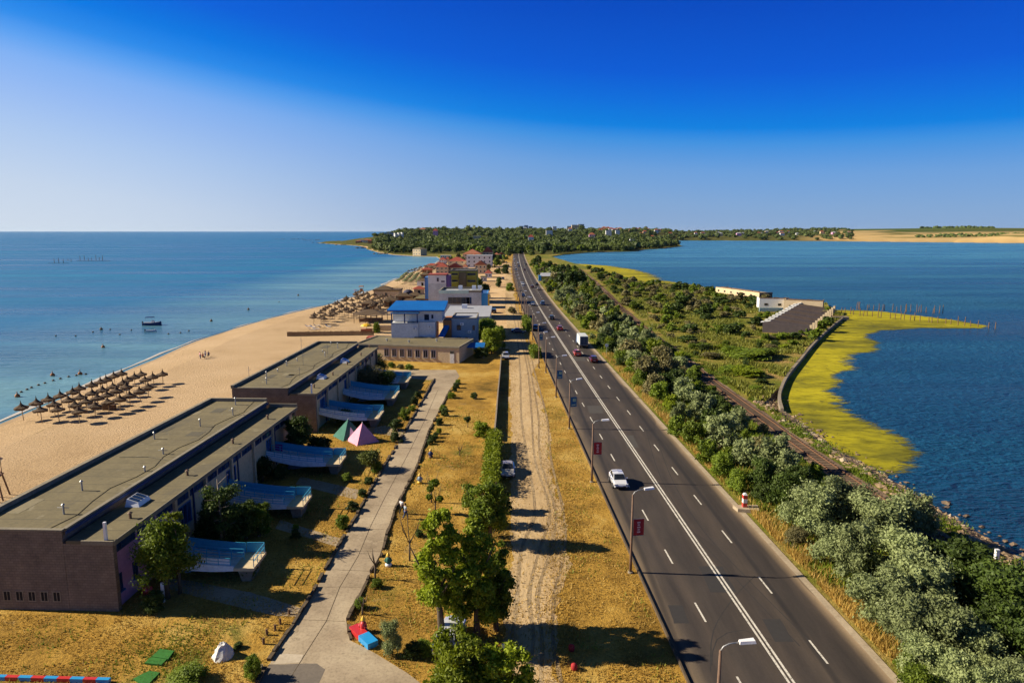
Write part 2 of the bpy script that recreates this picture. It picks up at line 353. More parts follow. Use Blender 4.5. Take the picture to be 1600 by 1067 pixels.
def sheet(name, pts, z, m, label, cat, hole=None):
    pts = [Vector((p[0], p[1], z)) for p in pts]
    tri = tessellate_polygon([pts])
    me = bpy.data.meshes.new(name); me.from_pydata([tuple(p) for p in pts], [], [tuple(t) for t in tri]); me.materials.append(m); me.update()
    bm = bmesh.new(); bm.from_mesh(me); bmesh.ops.recalc_face_normals(bm, faces=bm.faces)
    for f in bm.faces:
        if f.normal.z < 0: f.normal_flip()
    bm.to_mesh(me); bm.free()
    o = bpy.data.objects.new(name, me); COL.objects.link(o); return struct(o, label, cat)
def strip(name, A, B, zs, m, label, cat, uv=False):
    """band between two lines of points of the same length"""
    mb = MB(); n = len(A)
    for i in range(n - 1): mb.poly([A[i], B[i], B[i + 1], A[i + 1]])
    o = mb.build(name, m)
    if uv:
        me = o.data; L = me.uv_layers.new(name='UVMap')
        for i in range(n - 1):
            for k, (u, w) in enumerate(((0, i), (1, i), (1, i + 1), (0, i + 1))): L.data[i * 4 + k].uv = (u, w * .1)
    for pl in o.data.polygons:
        if pl.normal.z < 0: pl.flip()
    return struct(o, label, cat)

# water
BIG = 40000
mb = MB(); mb.poly([(-BIG, -400, WL), (0, -400, WL), (0, BIG, WL), (-BIG, BIG, WL)])
struct(mb.build('sea', MT['sea']), 'blue sea left of the sandy beach reaching the horizon', 'sea')
mb = MB(); mb.poly([(0, -400, WL), (BIG, -400, WL), (BIG, BIG, WL), (0, BIG, WL)])
struct(mb.build('lagoon', MT['lagoon']), 'dark blue rippled lagoon right of the highway and railway', 'lagoon')

# land: inner lines (bank top) then the sloping beach and shore bank
LI = [p + Vector((12 if i < NBW else 0, 0, 0.8)) for i, p in enumerate(LS)]
RI = [p + Vector((-3.0 if i < 11 else 0, 0, 0.8)) for i, p in enumerate(RS)]
LAST = [Vector((5000, 2300, 0)), Vector((9000, 12000, 0)), Vector((-200, 9000, 0)), Vector((-480, 3900, 0))]
outline = RI + LAST + LI[::-1]
g = sheet('ground', outline, 0.0, MT['scrub'], 'long low land spit between sea and lagoon', 'ground')
mb = MB()
for line, a in ((RI, 11), (LI, NBW)):
    for p, q in zip(line[a - 1:-1], line[a:]):
        mb.poly([p, q, (q.x, q.y, -2), (p.x, p.y, -2)])
struct(mb.build('shore_bank', MT['rock']), 'low rocky bank where the land meets the water', 'shore bank')
Ls = refine([p.copy() for p in LS[:NBW + 1]], 8, 1.2)
mid = [p + Vector((-14, 0, -1.3)) for p in Ls]; inn = [Vector((p.x + 12, p.y, 0.006)) for p in Ls]
wet = [Vector((p.x + 2.4, p.y, WL + .11)) for p in Ls]
strip('beach_slope', inn, [Vector((p.x + 2.6, p.y, WL + .13)) for p in Ls], 0, MT['sand'], 'pale dry sand sloping down to the sea', 'beach')
strip('wet_sand', [Vector((p.x + 2.6, p.y, WL + .13)) for p in Ls], mid, 0, MT['wetsand'], 'strip of wet darker sand along the waterline', 'beach')
strip('foam', [Vector((p.x + .3 + .9 * fbm(p.x, p.y, 14), p.y, WL + .075)) for p in Ls], [Vector((p.x + .3 + .9 * fbm(p.x, p.y, 14) - max(0.02, .7 + 1.9 * fbm(p.x + 50, p.y, 16)), p.y, WL + .02)) for p in Ls], 0, MT['foam'], 'thin pale wash of foam along the beach', 'foam')
Rs = refine([p.copy() for p in RS[:12]], 3, .8, 40)
strip('shore_slope', [Vector((p.x - 3.4, p.y, 0.004)) for p in Rs], [p + Vector((4, 0, -1.2)) for p in Rs], 0, MT['ballast'], 'stony bank sloping from the railway to the lagoon', 'shore bank')

# road centre line
RC = [(20.3, -10), (19.5, 22), (18.8, 41.7), (18.05, 60.1), (17.15, 83), (15.3, 132.6), (12.95, 201.7), (10.5, 285.8), (8.5, 410.9), (7.6, 603.4), (8.2, 837.4), (10, 1000)]
def cat_rom(pts, step):
    out = []
    for i in range(len(pts) - 1):
        p0 = Vector(pts[max(i - 1, 0)]); p1 = Vector(pts[i]); p2 = Vector(pts[i + 1]); p3 = Vector(pts[min(i + 2, len(pts) - 1)])
        n = max(2, int((p2 - p1).length / step))
        for k in range(n):
            t = k / n
            m1 = (p2 - p0) / max((p2 - p0).length, 1e-6) * (p2 - p1).length; m2 = (p3 - p1) / max((p3 - p1).length, 1e-6) * (p2 - p1).length
            out.append(p1 * (2 * t ** 3 - 3 * t ** 2 + 1) + m1 * (t ** 3 - 2 * t ** 2 + t) + p2 * (-2 * t ** 3 + 3 * t ** 2) + m2 * (t ** 3 - t ** 2))
    out.append(Vector(pts[-1])); return out
RL = cat_rom([(x, y, 0) for x, y in RC], 6)
def road_x(y):
    for a, b in zip(RL[:-1], RL[1:]):
        if a.y <= y <= b.y: return a.x + (b.x - a.x) * (y - a.y) / max(1e-6, b.y - a.y)
    return RL[-1].x if y > RL[-1].y else RL[0].x
HW = 6.9
def off(line, d, z): return [Vector((p.x + d, p.y, z)) for p in line]

# ground sheets
RAIL = cat_rom([(47, 10, 0), (44.6, 43, 0), (43.4, 54.1, 0), (41.9, 63.7, 0), (40.8, 83, 0), (40.5, 105, 0), (40.2, 135.5, 0), (40.6, 170.8, 0), (42.4, 249.8, 0), (47, 345, 0), (50.5, 430, 0), (54, 560, 0)], 5)
def rail_x(y):
    for a, b in zip(RAIL[:-1], RAIL[1:]):
        if a.y <= y <= b.y: return a.x + (b.x - a.x) * (y - a.y) / max(1e-6, b.y - a.y)
    return RAIL[-1].x
beach = [Vector((p.x + 11.9, p.y, 0)) for p in Ls]
sheet('beach', beach + [Vector(q) for q in [(-40, 740, 0), (-24, 640, 0), (-9, 500, 0), (-7, 300, 0), (-7, 176, 0), (-38, 170, 0), (-43, 150, 0), (-44, 40, 0), (-46, -60, 0)]], .004, MT['sand'],
      'wide sandy beach between the sea and the long flat-roofed buildings', 'beach')
lawn = [Vector(q) for q in [(-58, -20, 0), (-58, 50.2, 0), (-43, 51, 0), (-43, 150, 0), (-39, 170, 0), (-7, 174, 0), (-5, 260, 0), (-6, 420, 0), (-10, 700, 0), (-8, 880, 0)]]
sheet('lawn', lawn + [Vector((p.x - HW - .1, p.y, 0)) for p in RL[::-1] if -20 < p.y < 900], .012, MT['grass'], 'dry golden grass around the buildings and along the highway', 'lawn')
lotp = [Vector(q) for q in [(-34, 172, 0), (-32, 640, 0), (-12, 700, 0), (-2.5, 640, 0), (-1.5, 420, 0), (-.5, 280, 0), (2.2, 240, 0), (1.5, 200, 0), (-1, 174, 0)]]
sheet('sandy_lot', refine(lotp, 8, 2.0, 9), .020, MT['lot'], 'bare sandy ground among the beach buildings', 'ground')
DL = [P(*q) for q in [(785, 1100), (786, 1000), (790, 940), (795, 830), (797, 740), (798, 640), (797, 570), (793, 520), (789, 480), (790, 440), (793, 410)]]
DR = [P(*q) for q in [(886, 1100), (874, 1000), (868, 930), (876, 850), (880, 800), (862, 720), (853, 650), (838, 570), (822, 520), (806, 480), (801, 440), (797, 410)]]
def wob(line, jit, s, seed):
    r = refine(line, s, jit, seed); return r
sheet('dirt_track', wob(wob(DL, .8, 3, 3), .5, .45, 4) + wob(wob(DR, 1.5, 3, 8), .6, .45, 5)[::-1], .028, MT['dirt'], 'sandy dirt track beside the hedge and grass verge', 'dirt track')
PL = [P(*q) for q in [(392, 1100), (405, 1067), (430, 1022), (480, 945), (540, 837), (562, 800), (592, 745), (635, 672), (680, 592)]]
PR = [P(*q) for q in [(700, 1100), (637, 1052), (585, 1020), (546, 1000), (541, 970), (565, 922), (597, 860), (614, 800), (650, 730), (670, 672), (702, 610), (718, 588), (712, 578), (600, 578), (600, 588), (672, 594)]]
pathpoly = wob(PL, .25, 1.2, 5) + wob(PR[::-1], .25, 1.2, 6)
sheet('path', PL + PR[::-1], .028, MT['concrete'], 'cracked concrete path leading past the buildings to the cream one', 'path')
def jpoly(px, jit=.15): return refine([P(*q) for q in px] + [P(*px[0])], .8, jit)[:-1]
sheet('patch_repair', [P(*q) for q in [(438, 1021), (474, 1023), (469, 1035), (427, 1038)]], .034, MT['slab'], 'pale concrete slab patch in the path', 'path')
sheet('dark_repair', jpoly([(420, 1038), (495, 1037), (508, 1046), (498, 1068), (404, 1068)]), .034, MT['darkslab'], 'dark asphalt repair at the near end of the path', 'path')
for i, q in enumerate([[(262, 903), (300, 908), (390, 925), (470, 950), (475, 964), (430, 962), (330, 938), (258, 918)], [(470, 745), (560, 765), (556, 780), (462, 757)], [(600, 665), (632, 672), (628, 684), (560, 672)], [(438, 812), (520, 838), (545, 845), (538, 857), (430, 826)]]):
    sheet('side_path', jpoly(q, .1), .0235, MT['concrete'], ['shaded paved path from the nearest ramp to the concrete path', 'paved side path by the third ramp', 'paved side path behind the pink tent', 'paved side path by the second ramp'][i], 'path')
# long joints in the path and dark edges of earth beside it
mb = MB()
for a, b in ((PL, .0),):
    pass
jl = [P(*q) for q in [(452, 1062), (478, 1020), (510, 970), (531, 917), (560, 868), (580, 820), (600, 780), (640, 705), (662, 660), (684, 610)]]
for a, b in zip(jl[:-1], jl[1:]): mb.beam(a + Vector((0, 0, .03)), b + Vector((0, 0, .03)), .055, .013)
for py in (612, 640, 676, 700, 742, 790, 826, 861, 890, 917, 968):
    a = None
    for q, r in zip(PL[:-1], PL[1:]):
        y = P(0, py).y
        if q.y <= y <= r.y: a = q.lerp(r, (y - q.y) / (r.y - q.y))
    for q, r in zip(PR[2:-1], PR[3:]):
        y = P(0, py).y
        if q.y <= y <= r.y and a: b = q.lerp(r, (y - q.y) / (r.y - q.y)); mb.beam(a + Vector((.1, 0, .03)), b + Vector((-.1, rnd.uniform(-.3, .3), .03)), .035, .012); break
struct(mb.build('path_joint', MT['earth_shade']), 'dark joints between the concrete slabs of the path', 'joint')
mb = MB()
for line, sg in ((PL[1:], -1), (PR[3:11], 1)):
    r = refine(line, .7, .12, 30)
    for a, b in zip(r[:-1], r[1:]):
        if rnd.random() < .86:
            h = rnd.uniform(.16, .36); mb.beam(a + Vector((sg * .12, 0, h / 2 - .02)), b + Vector((sg * .12, 0, h / 2 - .02)), rnd.uniform(.18, .3), h)
struct(mb.build('path_edging', MT['earth_shade']), 'broken dark stone edging along both sides of the path', 'kerb')

# road
MT['edgestrip'] = mat('dusty edge strip', (.42, .335, .23), (.27, .21, .14), .8, .9, True)
road = strip('road', off(RL, -HW, .05), off(RL, HW, .05), 0, MT['asphalt'], 'straight four lane asphalt highway running to the horizon', 'road', uv=True)
strip('road_gutter', off(RL, HW - .02, .056), off(RL, HW + .60, .06), 0, MT['edgestrip'], 'pale concrete edge strip on the lagoon side of the highway', 'kerb')
mb = MB()
for a, b in zip(RL[:-1], RL[1:]):
    mb.beam(a + Vector((-HW - .07, 0, .12)), b + Vector((-HW - .07, 0, .12)), .13, .26)
struct(mb.build('kerb', MT['earth_shade']), 'raised kerb along the left edge of the highway, darkened like its shadow line', 'kerb')  # kerb coloured dark to stand in for its shadow line
def at_road(y, d, z): return Vector((road_x(y) + d, y, z))
mb = MB()
for d in (-.17, .17):
    for a, b in zip(RL[:-1], RL[1:]):
        mb.poly([(a.x + d - .085, a.y, .056), (a.x + d + .085, a.y, .056), (b.x + d + .085, b.y, .056), (b.x + d - .085, b.y, .056)])
y = 20.7
while y < 800:
    for d, s in ((-3.45, 0), (3.45, 4.2)):
        for k in range(2):
            a = y + s + k * 1.4; b = a + 1.4
            pa = at_road(a, d, .056); pb = at_road(b, d, .056)
            mb.poly([pa + Vector((-.075, 0, 0)), pa + Vector((.075, 0, 0)), pb + Vector((.075, 0, 0)), pb + Vector((-.075, 0, 0))])
    y += 9.4
struct(mb.build('road_marking', MT['line']), 'white double centre line and dashed lane lines painted on the highway', 'road marking')
PATCH = [mat('dark asphalt patch', (.040, .036, .034), (.032, .029, .028), 3, .85, True), mat('pale asphalt patch', (.072, .064, .056), (.058, .052, .047), 3, .9, True)]
# tyre marks on the asphalt and wheel ruts in the dirt track
def ribbon(pts, w, z, mb):
    l = cat_rom([(p.x, p.y, 0) for p in pts], 1.5)
    for a, b in zip(l[:-1], l[1:]):
        d = (b - a).normalized(); nx = Vector((-d.y, d.x, 0)); wa = w * (.7 + .6 * abs(fbm(a.x, a.y, 5))); wb = w * (.7 + .6 * abs(fbm(b.x, b.y, 5)))
        mb.poly([a - nx * wa / 2 + Vector((0, 0, z)), a + nx * wa / 2 + Vector((0, 0, z)), b + nx * wb / 2 + Vector((0, 0, z)), b - nx * wb / 2 + Vector((0, 0, z))])
mb = MB()
for tr in ([(1008, 668), (1030, 740), (1075, 820), (1150, 905), (1250, 1010)], [(1022, 668), (1046, 740), (1092, 820), (1168, 905), (1268, 1005)], [(1180, 900), (1150, 930), (1115, 985), (1110, 1050)], [(985, 640), (1000, 655), (1030, 690), (1090, 745)], [(1205, 1000), (1160, 985), (1120, 1000), (1112, 1040)]):
    ribbon([P(*q) for q in tr], .09, .0535, mb)
struct(mb.build('tyre_mark', mat('tyre mark', (.030, .027, .026), (.045, .04, .037), 2, .9, True)), 'faint dark curved tyre marks on the highway', 'tyre marks')
mb = MB(); RT = [(828, 1067), (832, 1000), (836, 930), (848, 860), (858, 800), (842, 720), (834, 650), (824, 580), (815, 520), (805, 470)]
for dx, w in ((-1.7, .42), (-.25, .38), (.55, .4), (1.75, .36)):
    pts = [P(*q) + Vector((dx + .35 * math.sin(i * 2.1 + dx), 0, 0)) for i, q in enumerate(RT)]; ribbon(pts, w, .032, mb)
struct(mb.build('wheel_rut', ground_mat('rut soil', [(.2, (.20, .135, .075)), (.5, (.30, .215, .12)), (.8, (.40, .30, .18))], .5, 3, .6, .8, .15, sc=(1, .3, 1))), 'darker wheel ruts winding along the dirt track', 'ruts')
for k, (px, py, w, l) in enumerate([(1120, 905, 2.2, 4.5), (985, 690, 1.6, 6), (1215, 985, 1.4, 3), (930, 640, 2.4, 5), (1060, 960, 1.2, 2.6), (905, 560, 2.6, 7)]):
    p = P(px, py); r_ = R_(2); pts = [Vector((p.x + a * w / 2 + b * l * .02, p.y + b * l / 2, 0)) for a, b in ((-1, -1), (1, -1), (1, 1), (-1, 1))]
    sheet('asphalt_patch', refine(pts + [pts[0]], .5, .08, k)[:-1], .0525, PATCH[k % 2], ['large dark', 'narrow pale', 'small dark', 'far pale', 'little dark', 'farthest pale'][k] + ' repair patch in the highway asphalt', 'road patch')
# railway
mb = MB(); mbs = MB(); mbr = MB()
A = off(RAIL, -1.9, .05); B = off(RAIL, 1.9, .05)
strip('rail_bed', [Vector((p.x - (1.9 if p.y < 180 else 1.3) + .5 * fbm(p.x, p.y, 6), p.y, .07)) for p in RAIL], [Vector((p.x + (1.9 if p.y < 180 else 1.3) + .5 * fbm(p.x + 9, p.y, 6), p.y, .07)) for p in RAIL], 0, MT['ballast'], 'brown ballast of the disused railway beside the lagoon', 'railway')
y = 40
while y < 330:
    x = rail_x(y); mbs.box(x - 1.25, x + 1.25, y - .12, y + .12, .06, .15); y += .65 if y < 180 else 1.3
struct(mbs.build('rail_sleeper', MT['sleeper']), 'wooden sleepers laid across the railway ballast', 'railway')
for d in (-.72, .72):
    for a, b in zip(RAIL[:-1], RAIL[1:]): mbr.beam(a + Vector((d, 0, .22)), b + Vector((d, 0, .22)), .09, .14)
struct(mbr.build('rail', MT['rust']), 'two rusty rails running along the lagoon shore', 'railway')

# algae
def in_poly(x, y, poly):
    c = False; j = len(poly) - 1
    for i in range(len(poly)):
        if (poly[i].y > y) != (poly[j].y > y) and x < (poly[j].x - poly[i].x) * (y - poly[i].y) / (poly[j].y - poly[i].y) + poly[i].x: c = not c
        j = i
    return c
def algae(px, label, step, reach):
    poly = [P(x, y, WL) for x, y in px]; A_ = np.array([p[:2] for p in poly]); B_ = np.roll(A_, -1, 0); AB = B_ - A_; LL = np.maximum((AB ** 2).sum(1), 1e-6)
    x0, y0 = A_.min(0) - reach; x1, y1 = A_.max(0) + reach; nx = int((x1 - x0) / step) + 1; ny = int((y1 - y0) / step) + 1; mb = MB(); E = []; id_ = {}
    for j in range(ny + 1):
        for i in range(nx + 1):
            q = np.array([x0 + i * step, y0 + j * step]); tt = np.clip(((q - A_) * AB).sum(1) / LL, 0, 1); d = np.sqrt((((A_ + AB * tt[:, None]) - q) ** 2).sum(1).min()); d = d if in_poly(q[0], q[1], poly) else -d
            d += 1.6 * fbm(q[0], q[1], 9, 4)
            if d > -reach: id_[(i, j)] = len(mb.v); mb.v.append((q[0], q[1], WL + .02)); E.append(d / reach)
    for j in range(ny):
        for i in range(nx):
            ks = [(i, j), (i + 1, j), (i + 1, j + 1), (i, j + 1)]
            if all(k in id_ for k in ks): mb.f.append(tuple(id_[k] for k in ks)); mb.m.append(0)
    o = mb.build('algae', MT['algae']); at = o.data.attributes.new('edge', 'FLOAT', 'POINT'); at.data.foreach_set('value', E)
    tag(o, label, 'algae', None, 'stuff')
algae([(1221, 641), (1208, 612), (1222, 585), (1260, 536), (1310, 493), (1298, 490), (1300, 484), (1370, 486), (1440, 494), (1500, 502), (1545, 510), (1540, 513), (1440, 513), (1375, 516), (1345, 525), (1368, 536), (1362, 545), (1320, 560),
       (1330, 575), (1300, 590), (1308, 602), (1294, 612), (1306, 632), (1340, 655), (1400, 682), (1427, 705), (1420, 726), (1385, 740), (1340, 718), (1285, 688), (1245, 657)], 'yellow green algae floating along the curved sea wall', 1.1, 3.0)
algae([(893, 412), (915, 413), (945, 415), (985, 420.5), (1012, 427.5), (1026, 435), (1026, 446), (1005, 447), (975, 440), (940, 429), (910, 420)], 'far band of yellow algae along the green shore', 4.0, 9.0)
algae([(1058, 448), (1024, 441), (1030, 437.5), (1078, 445)], 'thin yellow algae edge beyond the bushes', 3.0, 6.0)

sheet('rocky_point', refine([P(*q) for q in [(500, 379.75), (530, 381.6), (558, 383.2), (572, 387), (577, 389), (592, 393.5), (606, 394), (594, 388), (584, 383), (577, 380), (562, 379.2), (525, 379.35)]], 30, 8, 3), .03, MT['lot'], 'low sandy point with houses reaching into the sea', 'ground')
# far relief
def hill(x, y):
    a = max(0, min(1, (y - 960) / 1100)); a = a * a * (3 - 2 * a)
    return (27 + 7 * fbm(x, y, 500, 3)) * a
def inside(x, y, poly):
    c = False; j = len(poly) - 1
    for i in range(len(poly)):
        if (poly[i].y > y) != (poly[j].y > y) and x < (poly[j].x - poly[i].x) * (y - poly[i].y) / (poly[j].y - poly[i].y) + poly[i].x: c = not c
        j = i
    return c
headland = [p for p in outline]
def edge_d(x, y, segs):
    q = Vector((x, y, 0)); best = 1e9
    for a, b in segs:
        ab = b - a; t = max(0, min(1, (q - a).dot(ab) / max(ab.length_squared, 1e-6))); best = min(best, (q - (a + ab * t)).length)
    return best
def flat(p): return Vector((p.x, p.y, 0))
SEG = [(flat(a), flat(b)) for a, b in list(zip(LS[:-1], LS[1:])) + list(zip(RS[:-1], RS[1:])) if max(a.y, b.y) > 700]
def terr(x, y):
    d = edge_d(x, y, SEG); k = max(0, min(1, (d - 4) / 130)); k = k * k * (3 - 2 * k) * .85 + .15 * min(1, max(0, d - 2) / 14)
    if y > 1900 and x > 480 + (y - 1900) * .14:                    # field slopes beyond the lagoon
        u = max(0, min(1, d / 2300)); r = max(0, min(1, (x / max(y, 1) - .20) / .45))
        return (6 * min(1, d / 60) + (17 + 22 * r + 7 * fbm(x, y, 1500, 3)) * (u ** .75)) * 1.0
    return hill(x, y) * k
mb = MB(); NX, NY = 190, 110
ys = [900 * (7600 / 900) ** (j / NY) for j in range(NY + 1)]; idx = {}; IN = {}
for j, yy in enumerate(ys):
    for i in range(NX + 1):
        xx = (-.45 + 1.35 * i / NX) * yy
        idx[(i, j)] = len(mb.v); ins_ = inside(xx, yy, outline); IN[(i, j)] = ins_; mb.v.append((xx, yy, .03 + terr(xx, yy) if ins_ else -2.5))
for j in range(NY):
    for i in range(NX):
        ks = [(i, j), (i + 1, j), (i + 1, j + 1), (i, j + 1)]
        if any(IN[k] for k in ks): mb.f.append(tuple(idx[k] for k in ks)); mb.m.append(0)
def hills_mat():
    m, t, b, _ = new_mat('far fields'); g = t.nodes.new('ShaderNodeNewGeometry'); sp = t.nodes.new('ShaderNodeSeparateXYZ'); t.links.new(g.outputs[0], sp.inputs[0])
    n = noise_n(t, coords(t, True, (.0011, .0016, .0)), 1, 5, .6, .6)
    ma = t.nodes.new('ShaderNodeMath'); ma.operation = 'MULTIPLY_ADD'; ma.inputs[1].default_value = .0155; t.links.new(sp.outputs[2], ma.inputs[0]); t.links.new(n, ma.inputs[2])
    field = ramp(t, ma.outputs[0], [(.42, (.13, .10, .05)), (.55, (.24, .16, .07)), (.60, (.44, .30, .13)), (.80, (.50, .35, .16)), (.86, (.10, .11, .03)), (.92, (.46, .32, .16)), (1.0, (.07, .10, .03))])
    v = t.nodes.new('ShaderNodeTexVoronoi'); v.inputs['Scale'].default_value = 1; t.links.new(coords(t, True, (.0012, .0032, 0), .2), v.inputs['Vector'])
    sep = t.nodes.new('ShaderNodeSeparateColor'); t.links.new(v.outputs['Color'], sep.inputs[0])
    field = mixc(t, ramp(t, sep.outputs[0], [(.80, (0, 0, 0)), (.81, (1, 1, 1))]), field, (.10, .11, .03))
    field = mixc(t, .5, field, ramp(t, sep.outputs[1], [(0, (.7, .7, .7)), (1, (1.25, 1.2, 1.1))]), 'MULTIPLY')
    rt = t.nodes.new('ShaderNodeMath'); rt.operation = 'DIVIDE'; t.links.new(sp.outputs[0], rt.inputs[0]); t.links.new(sp.outputs[1], rt.inputs[1])
    col = mixc(t, ramp(t, rt.outputs[0], [(.40, (0, 0, 0)), (.47, (1, 1, 1))]), (.085, .085, .03), field)
    t.links.new(col, b.inputs['Base Color']); b.inputs['Roughness'].default_value = 1; b.inputs['Specular IOR Level'].default_value = 0
    return m
struct(mb.build('hills', hills_mat(), smooth=True), 'low far hills with golden fields beyond the lagoon', 'hills')

# ================================================================ BUILDINGS
def stone(name, c1, c2, mortar, sx=.6, sz=.3):
    m, t, b, _ = new_mat(name)
    g = t.nodes.new('ShaderNodeTexCoord'); sp = t.nodes.new('ShaderNodeSeparateXYZ'); t.links.new(g.outputs['Object'], sp.inputs[0])
    ad = t.nodes.new('ShaderNodeMath'); t.links.new(sp.outputs[0], ad.inputs[0]); t.links.new(sp.outputs[1], ad.inputs[1])
    cb = t.nodes.new('ShaderNodeCombineXYZ'); t.links.new(ad.outputs[0], cb.inputs[0]); t.links.new(sp.outputs[2], cb.inputs[1])
    br = t.nodes.new('ShaderNodeTexBrick'); br.inputs['Scale'].default_value = 1; br.inputs['Brick Width'].default_value = sx; br.inputs['Row Height'].default_value = sz; br.inputs['Mortar Size'].default_value = .025
    br.inputs['Color1'].default_value = (*c1, 1); br.inputs['Color2'].default_value = (*c2, 1); br.inputs['Mortar'].default_value = (*mortar, 1); br.inputs['Bias'].default_value = 0
    t.links.new(cb.outputs[0], br.inputs['Vector'])
    n = noise_n(t, coords(t, False), .7, 6, .7)
    col = mixc(t, .7, br.outputs['Color'], ramp(t, n, [(.3, (.55, .5, .47)), (.7, (1.35, 1.25, 1.2))]), 'MULTIPLY')
    t.links.new(col, b.inputs['Base Color']); b.inputs['Roughness'].default_value = .9
    bump(t, b, br.outputs['Fac'], -.4, .03)
    return m
MT['stone'] = stone('stone wall', (.205, .165, .125), (.16, .128, .098), (.13, .105, .085), .42, .22)
MT['felt'] = mat('roof felt', (.185, .152, .080), (.125, .104, .058), .35, .95, False, .2, 9)
_t = MT['felt'].node_tree; _b = next(n for n in _t.nodes if n.type == 'BSDF_PRINCIPLED'); _l = _b.inputs['Base Color'].links[0].from_socket
_w = _t.nodes.new('ShaderNodeTexWave'); _w.bands_direction = 'Y'; _w.inputs['Scale'].default_value = .16; _w.inputs['Distortion'].default_value = .5; _w.inputs['Detail'].default_value = 3; _t.links.new(coords(_t, False), _w.inputs['Vector'])
_c = mixc(_t, ramp(_t, _w.outputs['Fac'], [(0, (.65, .65, .65)), (.012, (0, 0, 0))]), _l, (.055, .05, .038))
_n = noise_n(_t, coords(_t, False, (1, .45, 1)), .28, 5, .7, .6); _c = mixc(_t, ramp(_t, _n, [(.54, (0, 0, 0)), (.62, (.6, .6, .6))]), _c, (.105, .092, .062)); _n2 = noise_n(_t, coords(_t, False), .6, 4, .7, .3); _c = mixc(_t, ramp(_t, _n2, [(.62, (0, 0, 0)), (.68, (.5, .5, .5))]), _c, (.26, .225, .145)); _t.links.new(_c, _b.inputs['Base Color'])
MT['parapet'] = mat('parapet concrete', (.27, .235, .165), (.16, .14, .105), .8, .9)
MT['pink'] = mat('pink render', (.60, .32, .50), (.50, .26, .42), .5, .85)
MT['cream'] = mat('cream render', (.64, .50, .31), (.49, .38, .24), .4, .9)
MT['white'] = mat('white render', (.74, .73, .70), (.58, .58, .57), .4, .8)
MT['greyw'] = mat('pale grey render', (.58, .61, .62), (.38, .40, .40), .4, .8)
MT['bluegrey'] = mat('blue grey render', (.30, .38, .45), (.24, .31, .37), .4, .8)
MT['orange'] = mat('orange render', (.42, .17, .06), (.33, .13, .05), .5, .8)
MT['ygreen'] = mat('yellow green render', (.38, .36, .05), (.30, .28, .04), .5, .8)
MT['bluewhite'] = mat('pale blue paint', (.76, .83, .88), (.62, .70, .78), .5, .7)
MT['dark_wall'] = mat('old dark brick', (.085, .065, .065), (.05, .042, .045), .8, .9)  # very dark brick tone of the boat bay walls
MT['violetgrey'] = mat('grey violet frame', (.30, .25, .33), (.22, .18, .25), 1, .7)
MT['brick_top'] = mat('dark brown brick', (.10, .072, .06), (.06, .045, .04), .8, .9)
MT['mint'] = mat('mint render', (.52, .70, .62), (.42, .58, .52), .4, .8)
MT['violet'] = mat('violet render', (.16, .10, .30), (.12, .08, .22), .4, .8)
MT['bluepaint'] = paint('blue paint', (.02, .12, .36), .5)
MT['blueroof'] = mat('blue sheet roof', (.01, .14, .44), (.008, .10, .34), .3, .45)
MT['trimblue'] = mat('deep blue trim', (.02, .05, .16), (.015, .035, .11), 1, .5)
MT['railblue'] = paint('rail blue', (.05, .36, .56), .45)
MT['redroof'] = mat('red tile roof', (.34, .07, .045), (.22, .045, .03), .8, .85)
MT['orangeroof'] = mat('orange tile roof', (.38, .14, .075), (.26, .09, .05), .8, .85)
MT['greyroof'] = mat('grey membrane roof', (.36, .37, .40), (.29, .30, .33), .2, .8)
MT['thatch'] = mat('thatch', (.14, .09, .05), (.055, .036, .022), 4, .95, False, .8)
MT['wood'] = mat('weathered wood', (.22, .13, .07), (.12, .07, .04), 3, .9, False, .3)
MT['palewood'] = mat('pale wood', (.45, .33, .18), (.32, .22, .12), 3, .9)
MT['glass'] = glass('window glass')
MT['winblue'] = glass('blue window glass', (.012, .03, .075))
MT['metal'] = mat('grey metal', (.42, .42, .42), (.30, .29, .28), 2, .5, False, 0, 6, .6)
MT['rustpole'] = mat('brown steel pole', (.20, .12, .075), (.11, .065, .045), 2, .7)
MT['lampwhite'] = paint('lamp white', (.82, .80, .80), .35)
MT['redcloth'] = mat('red banner', (.42, .03, .03), (.30, .02, .025), 1, .8)
MT['bluecloth'] = mat('blue banner', (.03, .15, .30), (.02, .09, .2), 1, .8)
MT['palecloth'] = mat('pale print', (.72, .50, .46), None, 1, .8)
MT['palegreen'] = mat('pale green print', (.40, .55, .35), None, 1, .8)
MT['yellow'] = paint('yellow paint', (.75, .45, .02), .4)
MT['red'] = paint('red paint', (.55, .03, .03), .45)
MT['brightblue'] = paint('bright blue paint', (.02, .30, .65), .45)
MT['whitep'] = paint('white paint', (.80, .80, .80), .4)
MT['tentpink'] = mat('pink cloth', (.78, .36, .48), (.66, .29, .40), .6, .85)
MT['tentgreen'] = mat('dark green cloth', (.045, .17, .13), (.03, .12, .095), .6, .85)
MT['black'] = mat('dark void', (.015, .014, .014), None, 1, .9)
MT['tyre'] = mat('tyre rubber', (.02, .02, .02), None, 2, .85)
MT['rim'] = paint('wheel rim', (.45, .45, .47), .3, .8)
MT['mat_green'] = mat('green mat', (.03, .17, .02), (.02, .11, .015), .8, .8)
MT['skin'] = mat('skin', (.42, .24, .16), None, 3, .6)
MT['hair'] = mat('hair', (.04, .025, .015), None, 5, .7)

